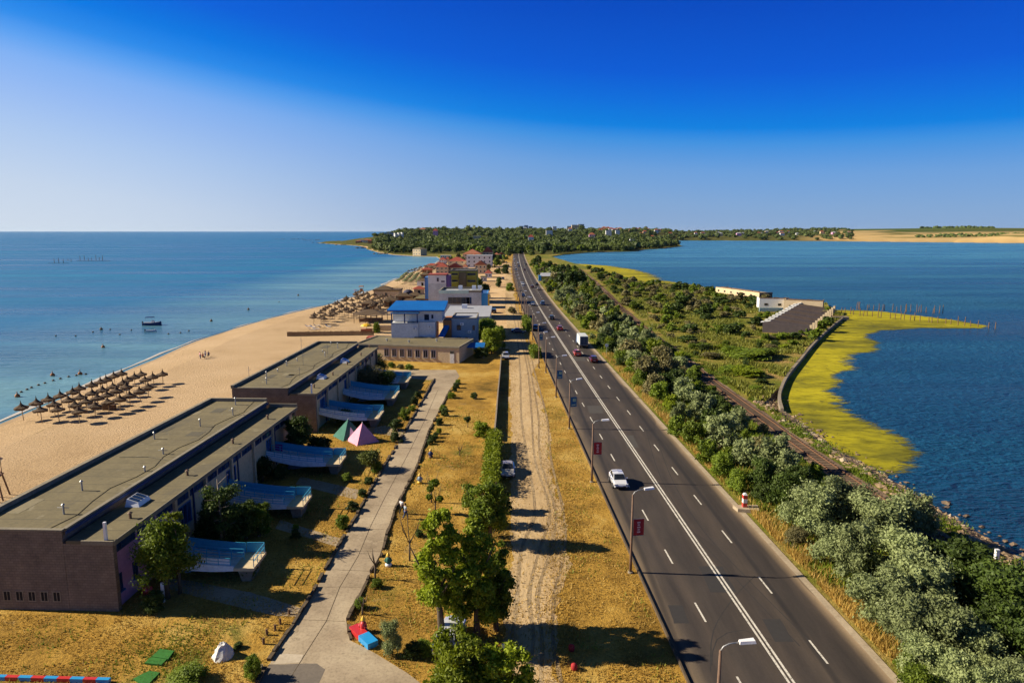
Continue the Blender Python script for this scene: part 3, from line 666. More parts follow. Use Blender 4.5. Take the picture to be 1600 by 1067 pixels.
FP = [mat('new felt patch', (.115, .10, .066), (.09, .08, .055), .8, .9), mat('faded felt patch', (.235, .20, .12), (.19, .16, .095), .8, .95)]; MT['plastic_'] = mat('black cable', (.02, .02, .02), None, 2, .7)
def window(parent, x, y, z, w, h, face, frame='white', pane='glass', sill=None, t=.07, bars=0, name='window'):
    """window in a wall; face: '-y' '+x' '-x'; (x,y) centre on the wall surface, z bottom"""
    mb = MB(); pb = MB()
    def bx(m, a0, a1, z0, z1, d0, d1):
        if face == '-y': m.box(x + a0, x + a1, y - d1, y - d0, z0, z1)
        elif face == '+x': m.box(x + d0, x + d1, y + a0, y + a1, z0, z1)
        else: m.box(x - d1, x - d0, y + a0, y + a1, z0, z1)
    f = min(.09, w * .12)
    bx(mb, -w / 2, -w / 2 + f, z, z + h, -.02, t); bx(mb, w / 2 - f, w / 2, z, z + h, -.02, t)
    bx(mb, -w / 2 + f, w / 2 - f, z, z + f, -.02, t); bx(mb, -w / 2 + f, w / 2 - f, z + h - f, z + h, -.02, t)
    for k in range(bars):
        a = -w / 2 + w * (k + 1) / (bars + 1); bx(mb, a - f / 3, a + f / 3, z + f, z + h - f, .0, t * .8)
    o = mb.build(name, MT[frame], parent)
    bx(pb, -w / 2 + f, w / 2 - f, z + f, z + h - f, -.03, .02); pb.build('pane', MT[pane], o)
    if sill:
        sb = MB(); bx(sb, -w / 2 - .1, w / 2 + .1, z - .10, z - .003, -.02, .22); sb.build('sill', MT[sill], o)
    return o

def flat_block(parent, x0, x1, y0, y1, h, wall, roof='felt', par=.35, pw=.25, name='wall'):
    mb = MB(); mb.box(x0, x1, y0, y1, -.3, h); w = mb.build(name, MT[wall] if isinstance(wall, str) else wall, parent)
    pb = MB()
    pb.box(x0 - .06, x1 + .06, y0 - .06, y0 + pw, h + .002, h + par); pb.box(x0 - .06, x1 + .06, y1 - pw, y1 + .06, h + .002, h + par)
    pb.box(x0 - .06, x0 + pw, y0 + pw + .003, y1 - pw - .003, h + .002, h + par); pb.box(x1 - pw, x1 + .06, y0 + pw + .003, y1 - pw - .003, h + .002, h + par)
    pb.build('parapet', MT['parapet'], parent)
    rb = MB(); rb.box(x0 + pw, x1 - pw, y0 + pw, y1 - pw, h - .01, h + .05); r = rb.build('roof', MT[roof], parent)
    return w, r

def vent(parent, x, y, z, h, r=.09, arm=None, m='metal', name='vent_pipe'):
    mb = MB(); mb.tube([(x, y, z), (x, y, z + h)], r, 8); mb.tube([(x, y, z + h), (x, y, z + h + .12)], [r * 1.9, r * .5], 8)
    if arm: mb.tube([(x - arm, y, z + h * .7), (x + arm, y, z + h * .7)], r * .4, 5)
    return mb.build(name, MT[m], parent)

def resort_block(loc, rz, length, w_low, w_up, near_windows, label, pink_len, h1=5.72, h2=6.74, seed=0):
    r = random.Random(seed)
    t = thing('holiday_block', label, 'building', loc, rz)
    xm = -w_low; xl = -w_low - w_up
    # upper (seaward) block
    mb = MB(); mb.box(xl, xm, 0, length, -.4, h2); mb.build('upper_wall', MT['stone'], t)
    mb = MB(); mb.box(xl + .3, xm - .12, .26, length - .26, h2 - .02, h2 + .06); mb.build('upper_roof', MT['felt'], t)
    mb = MB(); mb.box(xl - .12, xl + .30, -.08, length + .08, h2 + .002, h2 + .48); mb.box(xl + .303, xm + .05, length - .26, length + .12, h2 + .002, h2 + .50)
    mb.box(xl + .303, xm + .1, -.1, .26, h2 + .002, h2 + .14); mb.box(xm - .12, xm + .22, .263, length - .263, h2 - .12, h2 + .13)
    mb.build('parapet', MT['parapet'], t)
    mb = MB(); mb.box(xm + .225, xm + .31, 0.1, length - .1, h2 - .30, h2 - .05); mb.build('gutter', MT['trimblue'], t)
    # lower (landward) block: stone end walls, long side wall with piers
    for a_, b_ in ((.02, .45), (length - .43, length - .02)):
        mb = MB(); mb.box(xm + .003, 0, a_, b_, -.4, h1); mb.build('end_wall', MT['stone'], t)
    mb = MB(); mb.box(xm + .003, -.35, .453, pink_len, -.4, h1 - .01); mb.build('pink_wall', MT['pink'], t)
    mb = MB(); mb.box(xm + .003, -.35, pink_len + .003, length - .433, -.4, h1 - .01); mb.build('cream_wall', MT['cream'], t)
    mb = MB(); mb.box(xm + .32, .18, -.06, length + .06, h1 + .002, h1 + .26); mb.build('lower_roof', MT['felt'], t)
    mb = MB(); mb.box(.183, .26, -.1, length + .1, h1 - .06, h1 + .34); mb.box(xm + .32, .18, length + .063, length + .22, h1 + .002, h1 + .75); mb.box(xm + 1.6, .18, -.2, -.063, h1 + .002, h1 + .34); mb.build('roof_edge', MT['parapet'], t)
    mb = MB(); mb.box(-.30, .10, .6, length - .6, h1 - .14, h1 - .003); mb.build('soffit', MT['trimblue'], t)
    # clerestory of blue glass strips between piers
    y = .9; k = 0
    while y < length - 3:
        w = min(2.6, length - 1.2 - y)
        window(t, -.35, y + w / 2, h1 - 1.12, w, .92, '+x', 'trimblue', 'winblue', None, .06, 3); y += w + .35; k += 1
    y = pink_len
    while y < length - 1:
        mb = MB(); mb.box(-.347, -.08, y, y + .38, -.3, h1 - .15); mb.build('pier', MT['cream'], t); y += 5.9
    # glazed entrance bays
    for yb in near_windows['bays']:
        window(t, -.35, yb, 2.2, 2.2, 2.1, '+x', 'bluepaint', 'winblue', None, .09, 2, 'glazed_door')
        mb = MB(); mb.box(-.34, -.22, yb + 1.6, yb + 1.78, .2, h1 - .2); mb.build('drain_pipe', MT['trimblue'], t)
    for yb in near_windows['small']:
        window(t, -.35, yb, 1.3, .62, 1.45, '+x', 'trimblue', 'winblue', 'bluepaint', .07, 1)
    for xb in near_windows['front']:
        window(t, xb, 0, .75, .66, .9, '-y', 'kerb', 'black', None, .03, 1)
    # roof furniture
    for i in range(near_windows['vents']):
        yy = (i + .6) / near_windows['vents'] * length; vent(t, xm - r.uniform(.7, w_up * .75), yy, h2 + .05, r.uniform(.45, 1.15), .08, .5 if i % 3 == 0 else None)
        if i % 2 == 0: vent(t, -.8 - r.uniform(0, .8), yy + 1.2, h1 + .25, .5, .12, None, 'rustpole')
    for ys in near_windows['sky']:
        s = MB(); s.hexa([(-3.0, ys, h1 + .25), (-1.7, ys, h1 + .25), (-1.7, ys + 1.9, h1 + .25), (-3.0, ys + 1.9, h1 + .25), (-2.85, ys + .15, h1 + .95), (-1.85, ys + .15, h1 + .62), (-1.85, ys + 1.75, h1 + .62), (-2.85, ys + 1.75, h1 + .95)])
        so = s.build('skylight', MT['whitep'], t)
        g = MB(); 
        for q in range(3):
            ya = ys + .25 + q * .5; g.hexa([(-2.75, ya, h1 + .93), (-1.95, ya, h1 + .665), (-1.95, ya + .4, h1 + .665), (-2.75, ya + .4, h1 + .93), (-2.75, ya, h1 + .96), (-1.95, ya, h1 + .695), (-1.95, ya + .4, h1 + .695), (-2.75, ya + .4, h1 + .96)])
        g.build('pane', MT['winblue'], so)
    for i in range(5):
        ya = r.uniform(2, length - 5); xa = xm - r.uniform(1.8, w_up - .6); mb = MB(); mb.box(xa - r.uniform(.5, 1.1), xa + r.uniform(.4, .9), ya, ya + r.uniform(1, 3.4), h2 + .058, h2 + .072); mb.build('felt_patch', FP[i % 2], t)
    mb = MB(); pts_ = [(xm - 1.2 + .5 * math.sin(k * 1.7), length * k / 14, h2 + .085) for k in range(15)]; mb.tube(pts_, .022, 4); mb.build('roof_cable', MT['plastic_'], t)
    mb = MB(); mb.tube([(xm - 6, length * .42, h2 + .085), (xm - 3, length * .425, h2 + .085), (xm - .4, length * .40, h2 + .085)], .022, 4); mb.build('roof_cable', MT['plastic_'], t)
    mb = MB(); mb.box(-.7, -.5, .1, .3, h1 + .25, h1 + 1.75); mb.build('chimney_pipe', MT['whitep'], t)
    return t
BA = resort_block((-31.4, 50.4, 0), R_(-2.1), 41.2, 4.0, 7.9, dict(bays=[11.5, 21.5, 32.5], small=[.95, 3.1, 5.2], front=[-4.95 - i * 1.02 for i in range(7)], vents=8, sky=[6.6]),
             'nearest long flat-roofed block with brown stone end wall and pink corner', 9.5, seed=3)
BB = resort_block((-29.4, 99.5, 0), R_(-1.6), 41.5, 4.2, 8.4, dict(bays=[4.2, 18, 31], small=[], front=[], vents=9, sky=[10, 24]),
             'farther long flat-roofed block with two skylights on its lower roof', .6, seed=5)
mb = MB()
for x, y, h in ((-41.6, 105, 2.6), (-34.6, 108, 2.0), (-42, 131, 3.2), (-37, 117, 2.8), (-36, 128, 2.4)):
    a = BB.matrix_world; 
    m2 = MB(); m2.tube([(x + 29.4, y - 99.5, 6.4), (x + 29.4, y - 99.5, 6.4 + h)], .03, 5); m2.tube([(x + 29.1, y - 99.5, 6.4 + h * .8), (x + 29.8, y - 99.5, 6.4 + h * .8)], .02, 4); m2.build('antenna', MT['metal'], BB)

# entrance ramps with blue railings: deck falls from the door to a landing on a pier, then doubles back underneath
def ramp_thing(px_near, px_far, wall_x, label, pink=False):
    zl = 1.5; zu = 2.45
    a = P(*px_near, zl); b = P(*px_far, zl)
    wy = max(1.8, (b.y - a.y) * .82); x1 = (a.x + b.x) / 2; L = x1 - wall_x
    t = thing('entrance_ramp', label, 'ramp', (wall_x, a.y, 0), 0, 'ramps from the long blocks')
    xl = L - 1.75
    mb = MB()
    NS = 8; zc = lambda x: zl + (zu - zl) * (max(0.0, 1 - x / xl) ** 1.55)
    bel = lambda x: .24 + .26 * math.sin(math.pi * min(1, x / xl)) ** 1.2
    for k in range(NS):
        a_, b_ = xl * k / NS, xl * (k + 1) / NS; za, zb = zc(a_), zc(b_)
        mb.hexa([(a_, 0, za - .22), (b_, 0, zb - .22), (b_, wy, zb - .22), (a_, wy, za - .22), (a_, 0, za), (b_, 0, zb), (b_, wy, zb), (a_, wy, za)])
    mb.build('deck', MT['greyw'], t)
    mb = MB(); mb.box(xl + .003, L, -.1, wy + .1, zl - .26, zl + .01); mb.build('landing', MT['cream'], t)
    mb = MB()
    for k in range(NS):
        a_, b_ = xl * k / NS, xl * (k + 1) / NS; za, zb = zc(a_), zc(b_); qa, qb = bel(a_), bel(b_)
        mb.hexa([(a_, -.12, za - qa), (b_, -.12, zb - qb), (b_, -.003, zb - qb), (a_, -.003, za - qa), (a_, -.12, za + .2), (b_, -.12, zb + .2), (b_, -.003, zb + .2), (a_, -.003, za + .2)])
    mb.build('fascia', MT['bluewhite'], t)
    mb = MB(); mb.hexa([(L - 1.3, .5, -.2), (L - .55, .5, -.2), (L - .55, wy - .5, -.2), (L - 1.3, wy - .5, -.2), (L - 1.6, .35, zl - .265), (L - .3, .35, zl - .265), (L - .3, wy - .35, zl - .265), (L - 1.6, wy - .35, zl - .265)]); mb.build('pier', MT['kerb'], t)
    # lower flight going back towards the wall under the deck
    mb = MB(); yf = wy * .55
    mb.hexa([(1.6, yf + .4, -.1), (xl, yf + .4, zl - .75), (xl, wy + .6, zl - .75), (1.6, wy + .6, -.1), (1.6, yf + .4, .06), (xl, yf + .4, zl - .55), (xl, wy + .6, zl - .55), (1.6, wy + .6, .06)]); mb.build('lower_flight', MT['bluegrey'], t)
    def railing(x0, x1_, y, sheet_=True, pm='railblue', hh_=.95):
        zf = lambda x: zc(x) if x < xl else zl
        mb = MB(); n = max(3, int((x1_ - x0) / 1.0)); X = [x0 + (x1_ - x0) * k / n for k in range(n + 1)]
        for x in X: mb.beam((x, y, zf(x)), (x, y, zf(x) + hh_), .06, .06)
        for h in (hh_, hh_ * .64, hh_ * .32):
            for a_, b_ in zip(X[:-1], X[1:]): mb.beam((a_, y, zf(a_) + h), (b_, y, zf(b_) + h), .055, .055)
        mb.build('railing', MT['railblue'], t)
        if sheet_:
            p = MB()
            for a_, b_ in zip(X[:-1], X[1:]): p.hexa([(a_, y - .012, zf(a_) + .06), (b_, y - .012, zf(b_) + .06), (b_, y + .012, zf(b_) + .06), (a_, y + .012, zf(a_) + .06), (a_, y - .012, zf(a_) + hh_ - .06), (b_, y - .012, zf(b_) + hh_ - .06), (b_, y + .012, zf(b_) + hh_ - .06), (a_, y + .012, zf(a_) + hh_ - .06)])
            p.build('railing_panel', MT[pm], t)
    railing(.1, xl, wy - .05); railing(.1, xl - .3, .06, True, 'bluewhite', .8); railing(xl + .1, L - .1, wy + .02); railing(.1, xl + .3, wy * .55, False)
    mb = MB()
    for k in range(4): mb.beam((L - .06, .1 + (wy - .2) * k / 3, zl), (L - .06, .1 + (wy - .2) * k / 3, zl + .95), .05, .05)
    for hh in (.95, .55): mb.beam((L - .06, .1, zl + hh), (L - .06, wy - .1, zl + hh), .05, .05)
    mb.build('end_railing', MT['railblue'], t)
    return t
ramp_thing((397, 887), (419, 858), -31.3, 'nearest blue railed ramp with the widest white landing')
ramp_thing((473, 791), (491, 770), -30.9, 'second ramp from the near end, beside the tall dark conifers')
ramp_thing((532, 725), (543, 708), -30.5, 'third ramp, with a bright magenta cloth at its door, before the pink tent')
ramp_thing((591, 654), (602, 639), -29.7, 'blue railed ramp right behind the green tent')
ramp_thing((617, 622), (626, 608), -29.2, 'long blue ramp farther back than the one behind the tents')
ramp_thing((636, 597), (645, 586), -28.8, 'farthest ramp, its white landing showing past the dark pines')
c = P(430, 703, 2.4); mb = MB(); mb.poly([(c.x - .9, c.y, 2.45), (c.x + .9, c.y, 2.2), (c.x + 1.0, c.y + .1, 3.1), (c.x - .7, c.y + .12, 3.35)])
mb2 = MB(); mb2.hexa([(c.x - .9, c.y - .02, 2.4), (c.x + .9, c.y - .02, 2.2), (c.x + .9, c.y + .04, 2.2), (c.x - .9, c.y + .04, 2.4), (c.x - .9, c.y - .02, 3.25), (c.x + .9, c.y + .1, 3.05), (c.x + .9, c.y + .15, 3.05), (c.x - .9, c.y + .04, 3.25)])
tag(mb2.build('hanging_cloth', mat('magenta cloth', (.30, .02, .22))), 'magenta cloth hanging on the third ramp railing', 'cloth')

# cream one-storey building closing the path
t = thing('cream_building', 'long low cream building with a row of seven windows and white door', 'building', (-12.1, 153.9, 0), R_(-12))
flat_block(t, -25.5, 0, 0, 12.5, 3.55, 'cream', 'felt', .3, .3)
mb = MB(); mb.box(-25.6, .1, -.22, -.065, 3.45, 3.75); mb.build('roof_edge', MT['parapet'], t)
for i in range(7): window(t, -17.7 + i * 1.92, 0, 1.0, 1.15, 1.85, '-y', 'violetgrey', 'glass', 'parapet', .07, 1)
mb = MB(); mb.box(-2.2, -1.2, -.07, .02, -.2, 2.15); d = mb.build('door', MT['white'], t)
mb = MB(); mb.box(-1.4, -1.32, -.13, -.073, .9, 1.05); mb.build('handle', MT['metal'], d)
window(t, -1.7, 0, 2.2, 1.0, .6, '-y', 'parapet', 'glass')
for x, y in ((-14, 5), (-8, 8), (-20, 6)): vent(t, x, y, 3.6, .5, .2)

def gable(parent, x0, x1, y0, y1, z, h, m, over=.4, axis='x'):
    mb = MB()
    if axis == 'x':
        ym = (y0 + y1) / 2; a, b, c, d = x0 - over, x1 + over, y0 - over, y1 + over
        mb.poly([(a, c, z), (b, c, z), (b, ym, z + h), (a, ym, z + h)]); mb.poly([(b, d, z), (a, d, z), (a, ym, z + h), (b, ym, z + h)])
        mb.poly([(a, d, z), (a, c, z), (a, ym, z + h)]); mb.poly([(b, c, z), (b, d, z), (b, ym, z + h)])
        mb.poly([(a, c, z - .01), (a, d, z - .01), (b, d, z - .01), (b, c, z - .01)])
    else:
        xm = (x0 + x1) / 2; a, b, c, d = x0 - over, x1 + over, y0 - over, y1 + over
        mb.poly([(a, d, z), (a, c, z), (xm, c, z + h), (xm, d, z + h)]); mb.poly([(b, c, z), (b, d, z), (xm, d, z + h), (xm, c, z + h)])
        mb.poly([(a, c, z), (b, c, z), (xm, c, z + h)]); mb.poly([(b, d, z), (a, d, z), (xm, d, z + h)])
        mb.poly([(a, c, z - .01), (a, d, z - .01), (b, d, z - .01), (b, c, z - .01)])
    return mb.build('roof', MT[m], parent)
def hip(parent, x0, x1, y0, y1, z, h, m, over=.5, name='roof'):
    a, b, c, d = x0 - over, x1 + over, y0 - over, y1 + over; k = min(b - a, d - c) / 2 * .98
    r0, r1 = ((a + k, (c + d) / 2), (b - k, (c + d) / 2)) if (b - a) >= (d - c) else (((a + b) / 2, c + k), ((a + b) / 2, d - k))
    p = [(a, c, z), (b, c, z), (b, d, z), (a, d, z), (*r0, z + h), (*r1, z + h)]
    mb = MB(); mb.v = p
    if (b - a) >= (d - c): mb.f = [(0, 1, 5, 4), (1, 2, 5), (2, 3, 4, 5), (3, 0, 4), (0, 3, 2, 1)]
    else: mb.f = [(0, 1, 4), (1, 2, 5, 4), (2, 3, 5), (3, 0, 4, 5), (0, 3, 2, 1)]
    mb.m = [0] * 5
    return mb.build(name, MT[m], parent)

# house with the bright blue roof: local frame, front face towards the near side
def wz(px, py, y):   # height of a pixel at distance y
    return CAM_H - y * math.tan(TH + math.atan((py - 533.5) / FPX))
def wx(px, py, y):
    v = (py - 533.5) / FPX; f = y / (math.cos(TH) - v * math.sin(TH)); return (px - 800) / FPX * f
Y0 = 169.0
t = thing('blue_roofed_house', 'tall white house under a bright blue sheet roof', 'house', (0, 0, 0))
xa, xb = wx(612, 540, Y0), wx(680, 540, Y0); hm = wz(0, 505, Y0); ht = wz(0, 487, Y0)
xs = wx(654, 540, Y0)
mb = MB(); mb.box(xa, xs, Y0, Y0 + 9, -.3, hm); mb.build('front_wall', MT['white'], t)
mb = MB(); mb.box(xs + .003, xb, Y0 + .5, Y0 + 9, -.3, hm + .2); mb.build('side_bay', MT['white'], t)
mb = MB(); mb.box(xa + .1, xb + 1.6, Y0 + 2.2, Y0 + 9.2, hm + .203, ht); mb.build('top_storey', MT['white'], t)
mb = MB(); xl_, xr_ = wx(605, 487, Y0) - .3, wx(694, 487, Y0); zb = ht
mb.hexa([(xl_, Y0 + .9, zb + .003), (xr_, Y0 + .9, zb + .003), (xr_, Y0 + 10.5, zb + .5), (xl_, Y0 + 10.5, zb + .5), (xl_, Y0 + .9, zb + .28), (xr_, Y0 + .9, zb + .28), (xr_, Y0 + 10.5, zb + 1.7), (xl_ + .8, Y0 + 10.5, zb + 1.7)]); mb.build('roof', MT['blueroof'], t)
mb = MB(); mb.box(xa - .2, xs + .2, Y0 - .3, Y0 + 2.1, ht - .55, ht - .35); mb.build('balcony_canopy', MT['bluepaint'], t)
mb = MB()
for x in (xa + .15, (xa + xs) / 2, xs - .2): mb.box(x - .13, x + .13, Y0 + .02, Y0 + .28, hm, ht - .553)
mb.build('balcony_post', MT['trimblue'], t)
mb = MB(); mb.box(xa, xs, Y0 - .12, Y0 - .003, hm - .12, hm + .12); mb.build('balcony_edge', MT['bluegrey'], t)
window(t, wx(665, 500, Y0), Y0 + 2.2, hm + .5, 1.2, 1.45, '-y', 'trimblue', 'glass'); window(t, wx(674, 500, Y0), Y0 + 2.2, hm + .9, .5, 1.0, '-y', 'trimblue', 'glass')
window(t, wx(659.5, 525, Y0), Y0 + .5, 2.6, .55, 1.2, '-y', 'trimblue', 'glass')
# blue-grey annex with orange wall and slanting blue awning
t = thing('annex_house', 'blue-grey two-storey house with an orange wall beside the blue roofed house', 'house', (0, 0, 0))
xc, xd = wx(706, 530, 173), wx(745, 530, 173); hh = wz(0, 498, 173)
flat_block(t, xc, xd, 173, 184, hh, 'bluegrey', 'greyroof', .25, .2)
mb = MB(); mb.box(xb + 1.7, xc - .003, 172.5, 182, -.3, hh - .4); mb.build('orange_wall', MT['orange'], t)
mb = MB(); mb.hexa([(xb + .6, 170.2, 3.6), (xc - 1.6, 170.2, 3.6), (xc - .6, 172.4, 5.6), (xb + 2.0, 172.4, 5.6), (xb + .6, 170.2, 3.75), (xc - 1.6, 170.2, 3.75), (xc - .6, 172.4, 6.3), (xb + 2.0, 172.4, 6.3)]); mb.build('awning', MT['blueroof'], t)
for (px, py, w, h) in ((717, 516, 1.1, 1.4), (740, 516, .6, 1.3), (717, 532, 1.1, .9), (729, 533, .7, 1.0)): window(t, wx(px, py, 173), 173, wz(0, py, 173), w, h, '-y', 'trimblue', 'glass')
t = thing('blue_canopy', 'low blue canopy in the shade of the trees by the cream building', 'canopy', (0, 0, 0))
c0 = P(725, 562); 
mb = MB(); x0, x1 = wx(727, 545, 160), wx(757, 545, 160)
mb.hexa([(x0, 160, 2.6), (x1, 160, 2.6), (x1, 164, 3.1), (x0, 164, 3.1), (x0, 160, 2.72), (x1, 160, 2.72), (x1, 164, 3.25), (x0, 164, 3.25)]); mb.build('roof', MT['blueroof'], t)
for x in (x0 + .2, x1 - .2):
    for y in (160.2, 163.8): m2 = MB(); m2.box(x - .06, x + .06, y - .06, y + .06, -.1, 2.62 if y < 162 else 3.05); m2.build('post', MT['metal'], t)
for k, (px, py, y) in enumerate([(648, 515, Y0 - .003), (672, 512, Y0 + .497), (722, 508, 172.997), (734, 520, 172.997)]):
    m2 = MB(); x_ = wx(px, py, y); z_ = wz(0, py, y); m2.box(x_ - .45, x_ + .45, y - .38, y - .01, z_, z_ + .65); ac = m2.build('air_conditioner', MT['whitep']); m3 = MB(); m3.tube([(x_ - .1, y - .40, z_ + .32), (x_ - .1, y - .385, z_ + .32)], .22, 10); m3.build('fan_grille', MT['metal'], ac)
    tag(ac, ['air conditioner on the blank front wall of the blue roofed house', 'air conditioner beside the narrow window of the blue roofed house', 'upper air conditioner on the blue-grey house', 'lower air conditioner on the blue-grey house'][k], 'air conditioner')
# big grey flat roofed hall
t = thing('grey_roof_hall', 'wide hall with plain pale grey roof behind the blue-grey house', 'building', (0, 0, 0))
ya = 190; x0, x1 = wx(694, 500, ya), wx(764, 500, ya); hz = wz(0, 496, ya)
mb = MB(); mb.box(x0, x1, ya, ya + 22, -.2, hz); mb.build('wall', MT['bluegrey'], t)
mb = MB(); mb.hexa([(x0 - .3, ya - .3, hz + .002), (x1 + .3, ya - .3, hz + .002), (x1 + .3, ya + 22.3, hz + .002), (x0 - .3, ya + 22.3, hz + .002), (x0 - .3, ya - .3, hz + .3), (x1 + .3, ya - .3, hz + .3), (x1 + .3, ya + 22.3, hz + .9), (x0 - .3, ya + 22.3, hz + .9)]); mb.build('roof', MT['greyroof'], t)
mb = MB(); xx = wx(726, 476, ya + 17); mb.box(xx - .8, xx + .8, ya + 16, ya + 17.5, hz + .6, hz + 1.9); mb.build('roof_unit', MT['whitep'], t)
for px in (712, 722, 735, 752): window(t, wx(px, 505, ya), ya, hz - 1.6, .9, 1.0, '-y', 'white', 'glass')
# white modern bar building with mint parapet
t = thing('modern_bar', 'low modern white building with mint top, dark window band and blue right end', 'building', (0, 0, 0))
yb_ = 232; hz = wz(0, 457, yb_)
x0, xm_, x1 = wx(686, 470, yb_), wx(737, 470, yb_), wx(752, 470, yb_)
flat_block(t, x0, x1, yb_, yb_ + 14, hz, 'greyw', 'greyroof', .7, .35)
mb = MB(); mb.box(x1 + .003, x1 + 2.2, yb_ + 1, yb_ + 13, -.2, hz - .3); mb.build('blue_end', MT['brightblue'], t)
mb = MB(); mb.box(x1 + 2.203, x1 + 2.7, yb_ + 1, yb_ + 5, -.2, hz - .6); mb.build('yellow_pillar', MT['yellow'], t)
mb = MB(); mb.box(x0 - .05, xm_ - 1, yb_ - .12, yb_ - .065, hz - .35, hz + .72); mb.build('mint_band', MT['mint'], t)
window(t, (x0 + xm_) / 2 + 1.2, yb_, wz(0, 475, yb_), (xm_ - x0) * .66, 2.3, '-y', 'parapet', 'glass', None, .1, 4)
window(t, wx(733, 470, yb_), yb_, wz(0, 475, yb_), 1.6, 2.3, '-y', 'trimblue', 'winblue')
for px in (720, 741, 750): m2 = MB(); xx = wx(px, 452, yb_ + 12); m2.box(xx - .7, xx + .7, yb_ + 10, yb_ + 11.4, hz + .05, hz + 1.5); m2.build('roof_unit', MT['whitep'], t)
t = thing('terrace_wall', 'low white walled terrace in front of the modern white building', 'terrace', (0, 0, 0))
x0, x1 = wx(674, 476, 224), wx(701, 476, 224)
mb = MB(); mb.box(x0, x1, 224, 224.4, -.1, 2.2); mb.box(x0, x0 + .4, 224.403, 231, -.1, 2.2); mb.build('wall', MT['white'], t)
mb = MB(); mb.box(x0 + .41, x1, 224.41, 231, -.1, .9); mb.build('floor', MT['slab'], t)
# white tall house with blue and violet sides
t = thing('white_tower_house', 'three-storey white house with blue left side and violet right side', 'house', (0, 0, 0))
yb_ = 268; x0, x1 = wx(669, 450, yb_), wx(697, 450, yb_); hz = wz(0, 430, yb_); zmid = wz(0, 443, yb_)
mb = MB(); mb.box(x0, x1, yb_, yb_ + 9, -.2, zmid); mb.build('lower_wall', MT['greyw'], t)
mb = MB(); mb.box(x0, x1, yb_, yb_ + 9, zmid + .003, hz); mb.build('upper_wall', MT['white'], t)
mb = MB(); mb.box(x0 - 1.4, x0 - .003, yb_ + .5, yb_ + 8, 3.5, hz - .8); mb.build('blue_side', MT['bluepaint'], t)
mb = MB(); mb.box(x1 + .003, x1 + 1.4, yb_ + .5, yb_ + 8, -.2, hz - .2); mb.build('violet_side', MT['violet'], t)
mb = MB(); mb.box(x0 - .2, x1 + .3, yb_ - .2, yb_ + 9.2, hz + .002, hz + .3); mb.build('roof', MT['redroof'], t)
window(t, wx(684, 437, yb_), yb_, wz(0, 440, yb_), .8, 1.5, '-y', 'violet', 'glass'); window(t, wx(692, 440, yb_), yb_, wz(0, 441, yb_), 1.4, .6, '-y', 'violet', 'glass')
# yellow green block
t = thing('yellow_green_block', 'yellow-green three-storey block with dark middle bay', 'building', (0, 0, 0))
yb_ = 285; x0, x1 = wx(704, 440, yb_), wx(745, 440, yb_); hz = wz(0, 424, yb_)
flat_block(t, x0, x1, yb_, yb_ + 12, hz, 'ygreen', 'greyroof', .6, .3)
xm0, xm1 = wx(717, 440, yb_), wx(729, 440, yb_)
mb = MB(); mb.box(xm0, xm1, yb_ - .5, yb_ - .065, -.1, hz - .3); mb.build('dark_bay', MT['felt'], t)
for z in (hz - 1.2, hz - 4.0, hz - 6.8):
    for a, b in ((x0 + .3, xm0 - .2), (xm1 + .2, x1 - .3)):
        m2 = MB(); m2.box(a, b, yb_ - .7, yb_ - .065, z - 1.5, z - .5); m2.build('balcony', MT['ygreen'], t)
        window(t, (a + b) / 2, yb_, z - .45, b - a - .3, .9, '-y', 'parapet', 'glass')

def house(x0, x1, y, d, h, wall, roof, label, rh=2.2, ax='hip', cols=3, rows=2, name='house', cat='house', group=None):
    t = thing(name, label, cat, ((x0 + x1) / 2, y, 0), 0, group); w = (x1 - x0) / 2
    mb = MB(); mb.box(-w, w, 0, d, -.3, h); mb.build('wall', MT[wall], t)
    if ax == 'hip': hip(t, -w, w, 0, d, h, rh, roof)
    elif ax == 'flat':
        m2 = MB(); m2.box(-w - .2, w + .2, -.2, d + .2, h + .002, h + .4); m2.build('roof', MT[roof], t)
    else: gable(t, -w, w, 0, d, h, rh, roof, .4, ax)
    for r_ in range(rows):
        for c_ in range(cols):
            window(t, -w + (c_ + .5) * 2 * w / cols, 0, h * (r_ + .32) / rows, min(1.3, w / cols * 1.1), min(1.5, h / rows * .45), '-y', 'white', 'glass')
    return t
def hpx(l, r, base, top, d, wall, roof, label, rh=2.2, ax='hip', cols=3, rows=2, **k):
    y = P(0, base).y; return house(wx(l, base, y), wx(r, base, y), y, d, wz(0, top, y), wall, roof, label, rh, ax, cols, rows, **k)
hpx(681, 700, 428, 417, 10, 'cream', 'redroof', 'cream house with dark red hipped roof nearest the beach', 3)
hpx(699, 722, 427, 418, 9, 'cream', 'redroof', 'cream house with two small red gables behind the yellow-green block', 3, 'y')
hpx(700, 727, 417, 408, 12, 'cream', 'redroof', 'long red-roofed house left of the white hotel', 3.2)
hpx(729, 769, 418, 400, 16, 'white', 'greyroof', 'white three-storey hotel with dark balcony bands', 1, 'flat', 5, 3, name='hotel', cat='hotel')
hpx(742, 760, 428, 414, 9, 'cream', 'orangeroof', 'small house with pinkish roof in front of the white hotel', 3, 'y')
hpx(723, 752, 406, 397, 20, 'cream', 'orangeroof', 'wide house with bright orange tiled roof behind the hotel', 5)
hpx(754, 770, 405, 394, 14, 'cream', 'redroof', 'brown-gabled house right behind the hotel, beside the road trees', 6, 'y')
hpx(688, 704, 404, 399.5, 8, 'white', 'greyroof', 'row of low white beach huts at the far end of the beach', 1, 'flat', 5, 1, name='beach_huts', cat='hut')
hpx(706, 722, 412, 405, 8, 'orange', 'redroof', 'orange walled beach restaurant left of the orange roof', 1.6, 'hip', 4, 1)
hpx(735, 748, 409, 401.5, 10, 'pink', 'redroof', 'small pink house between the hotel and the orange roof', 3)
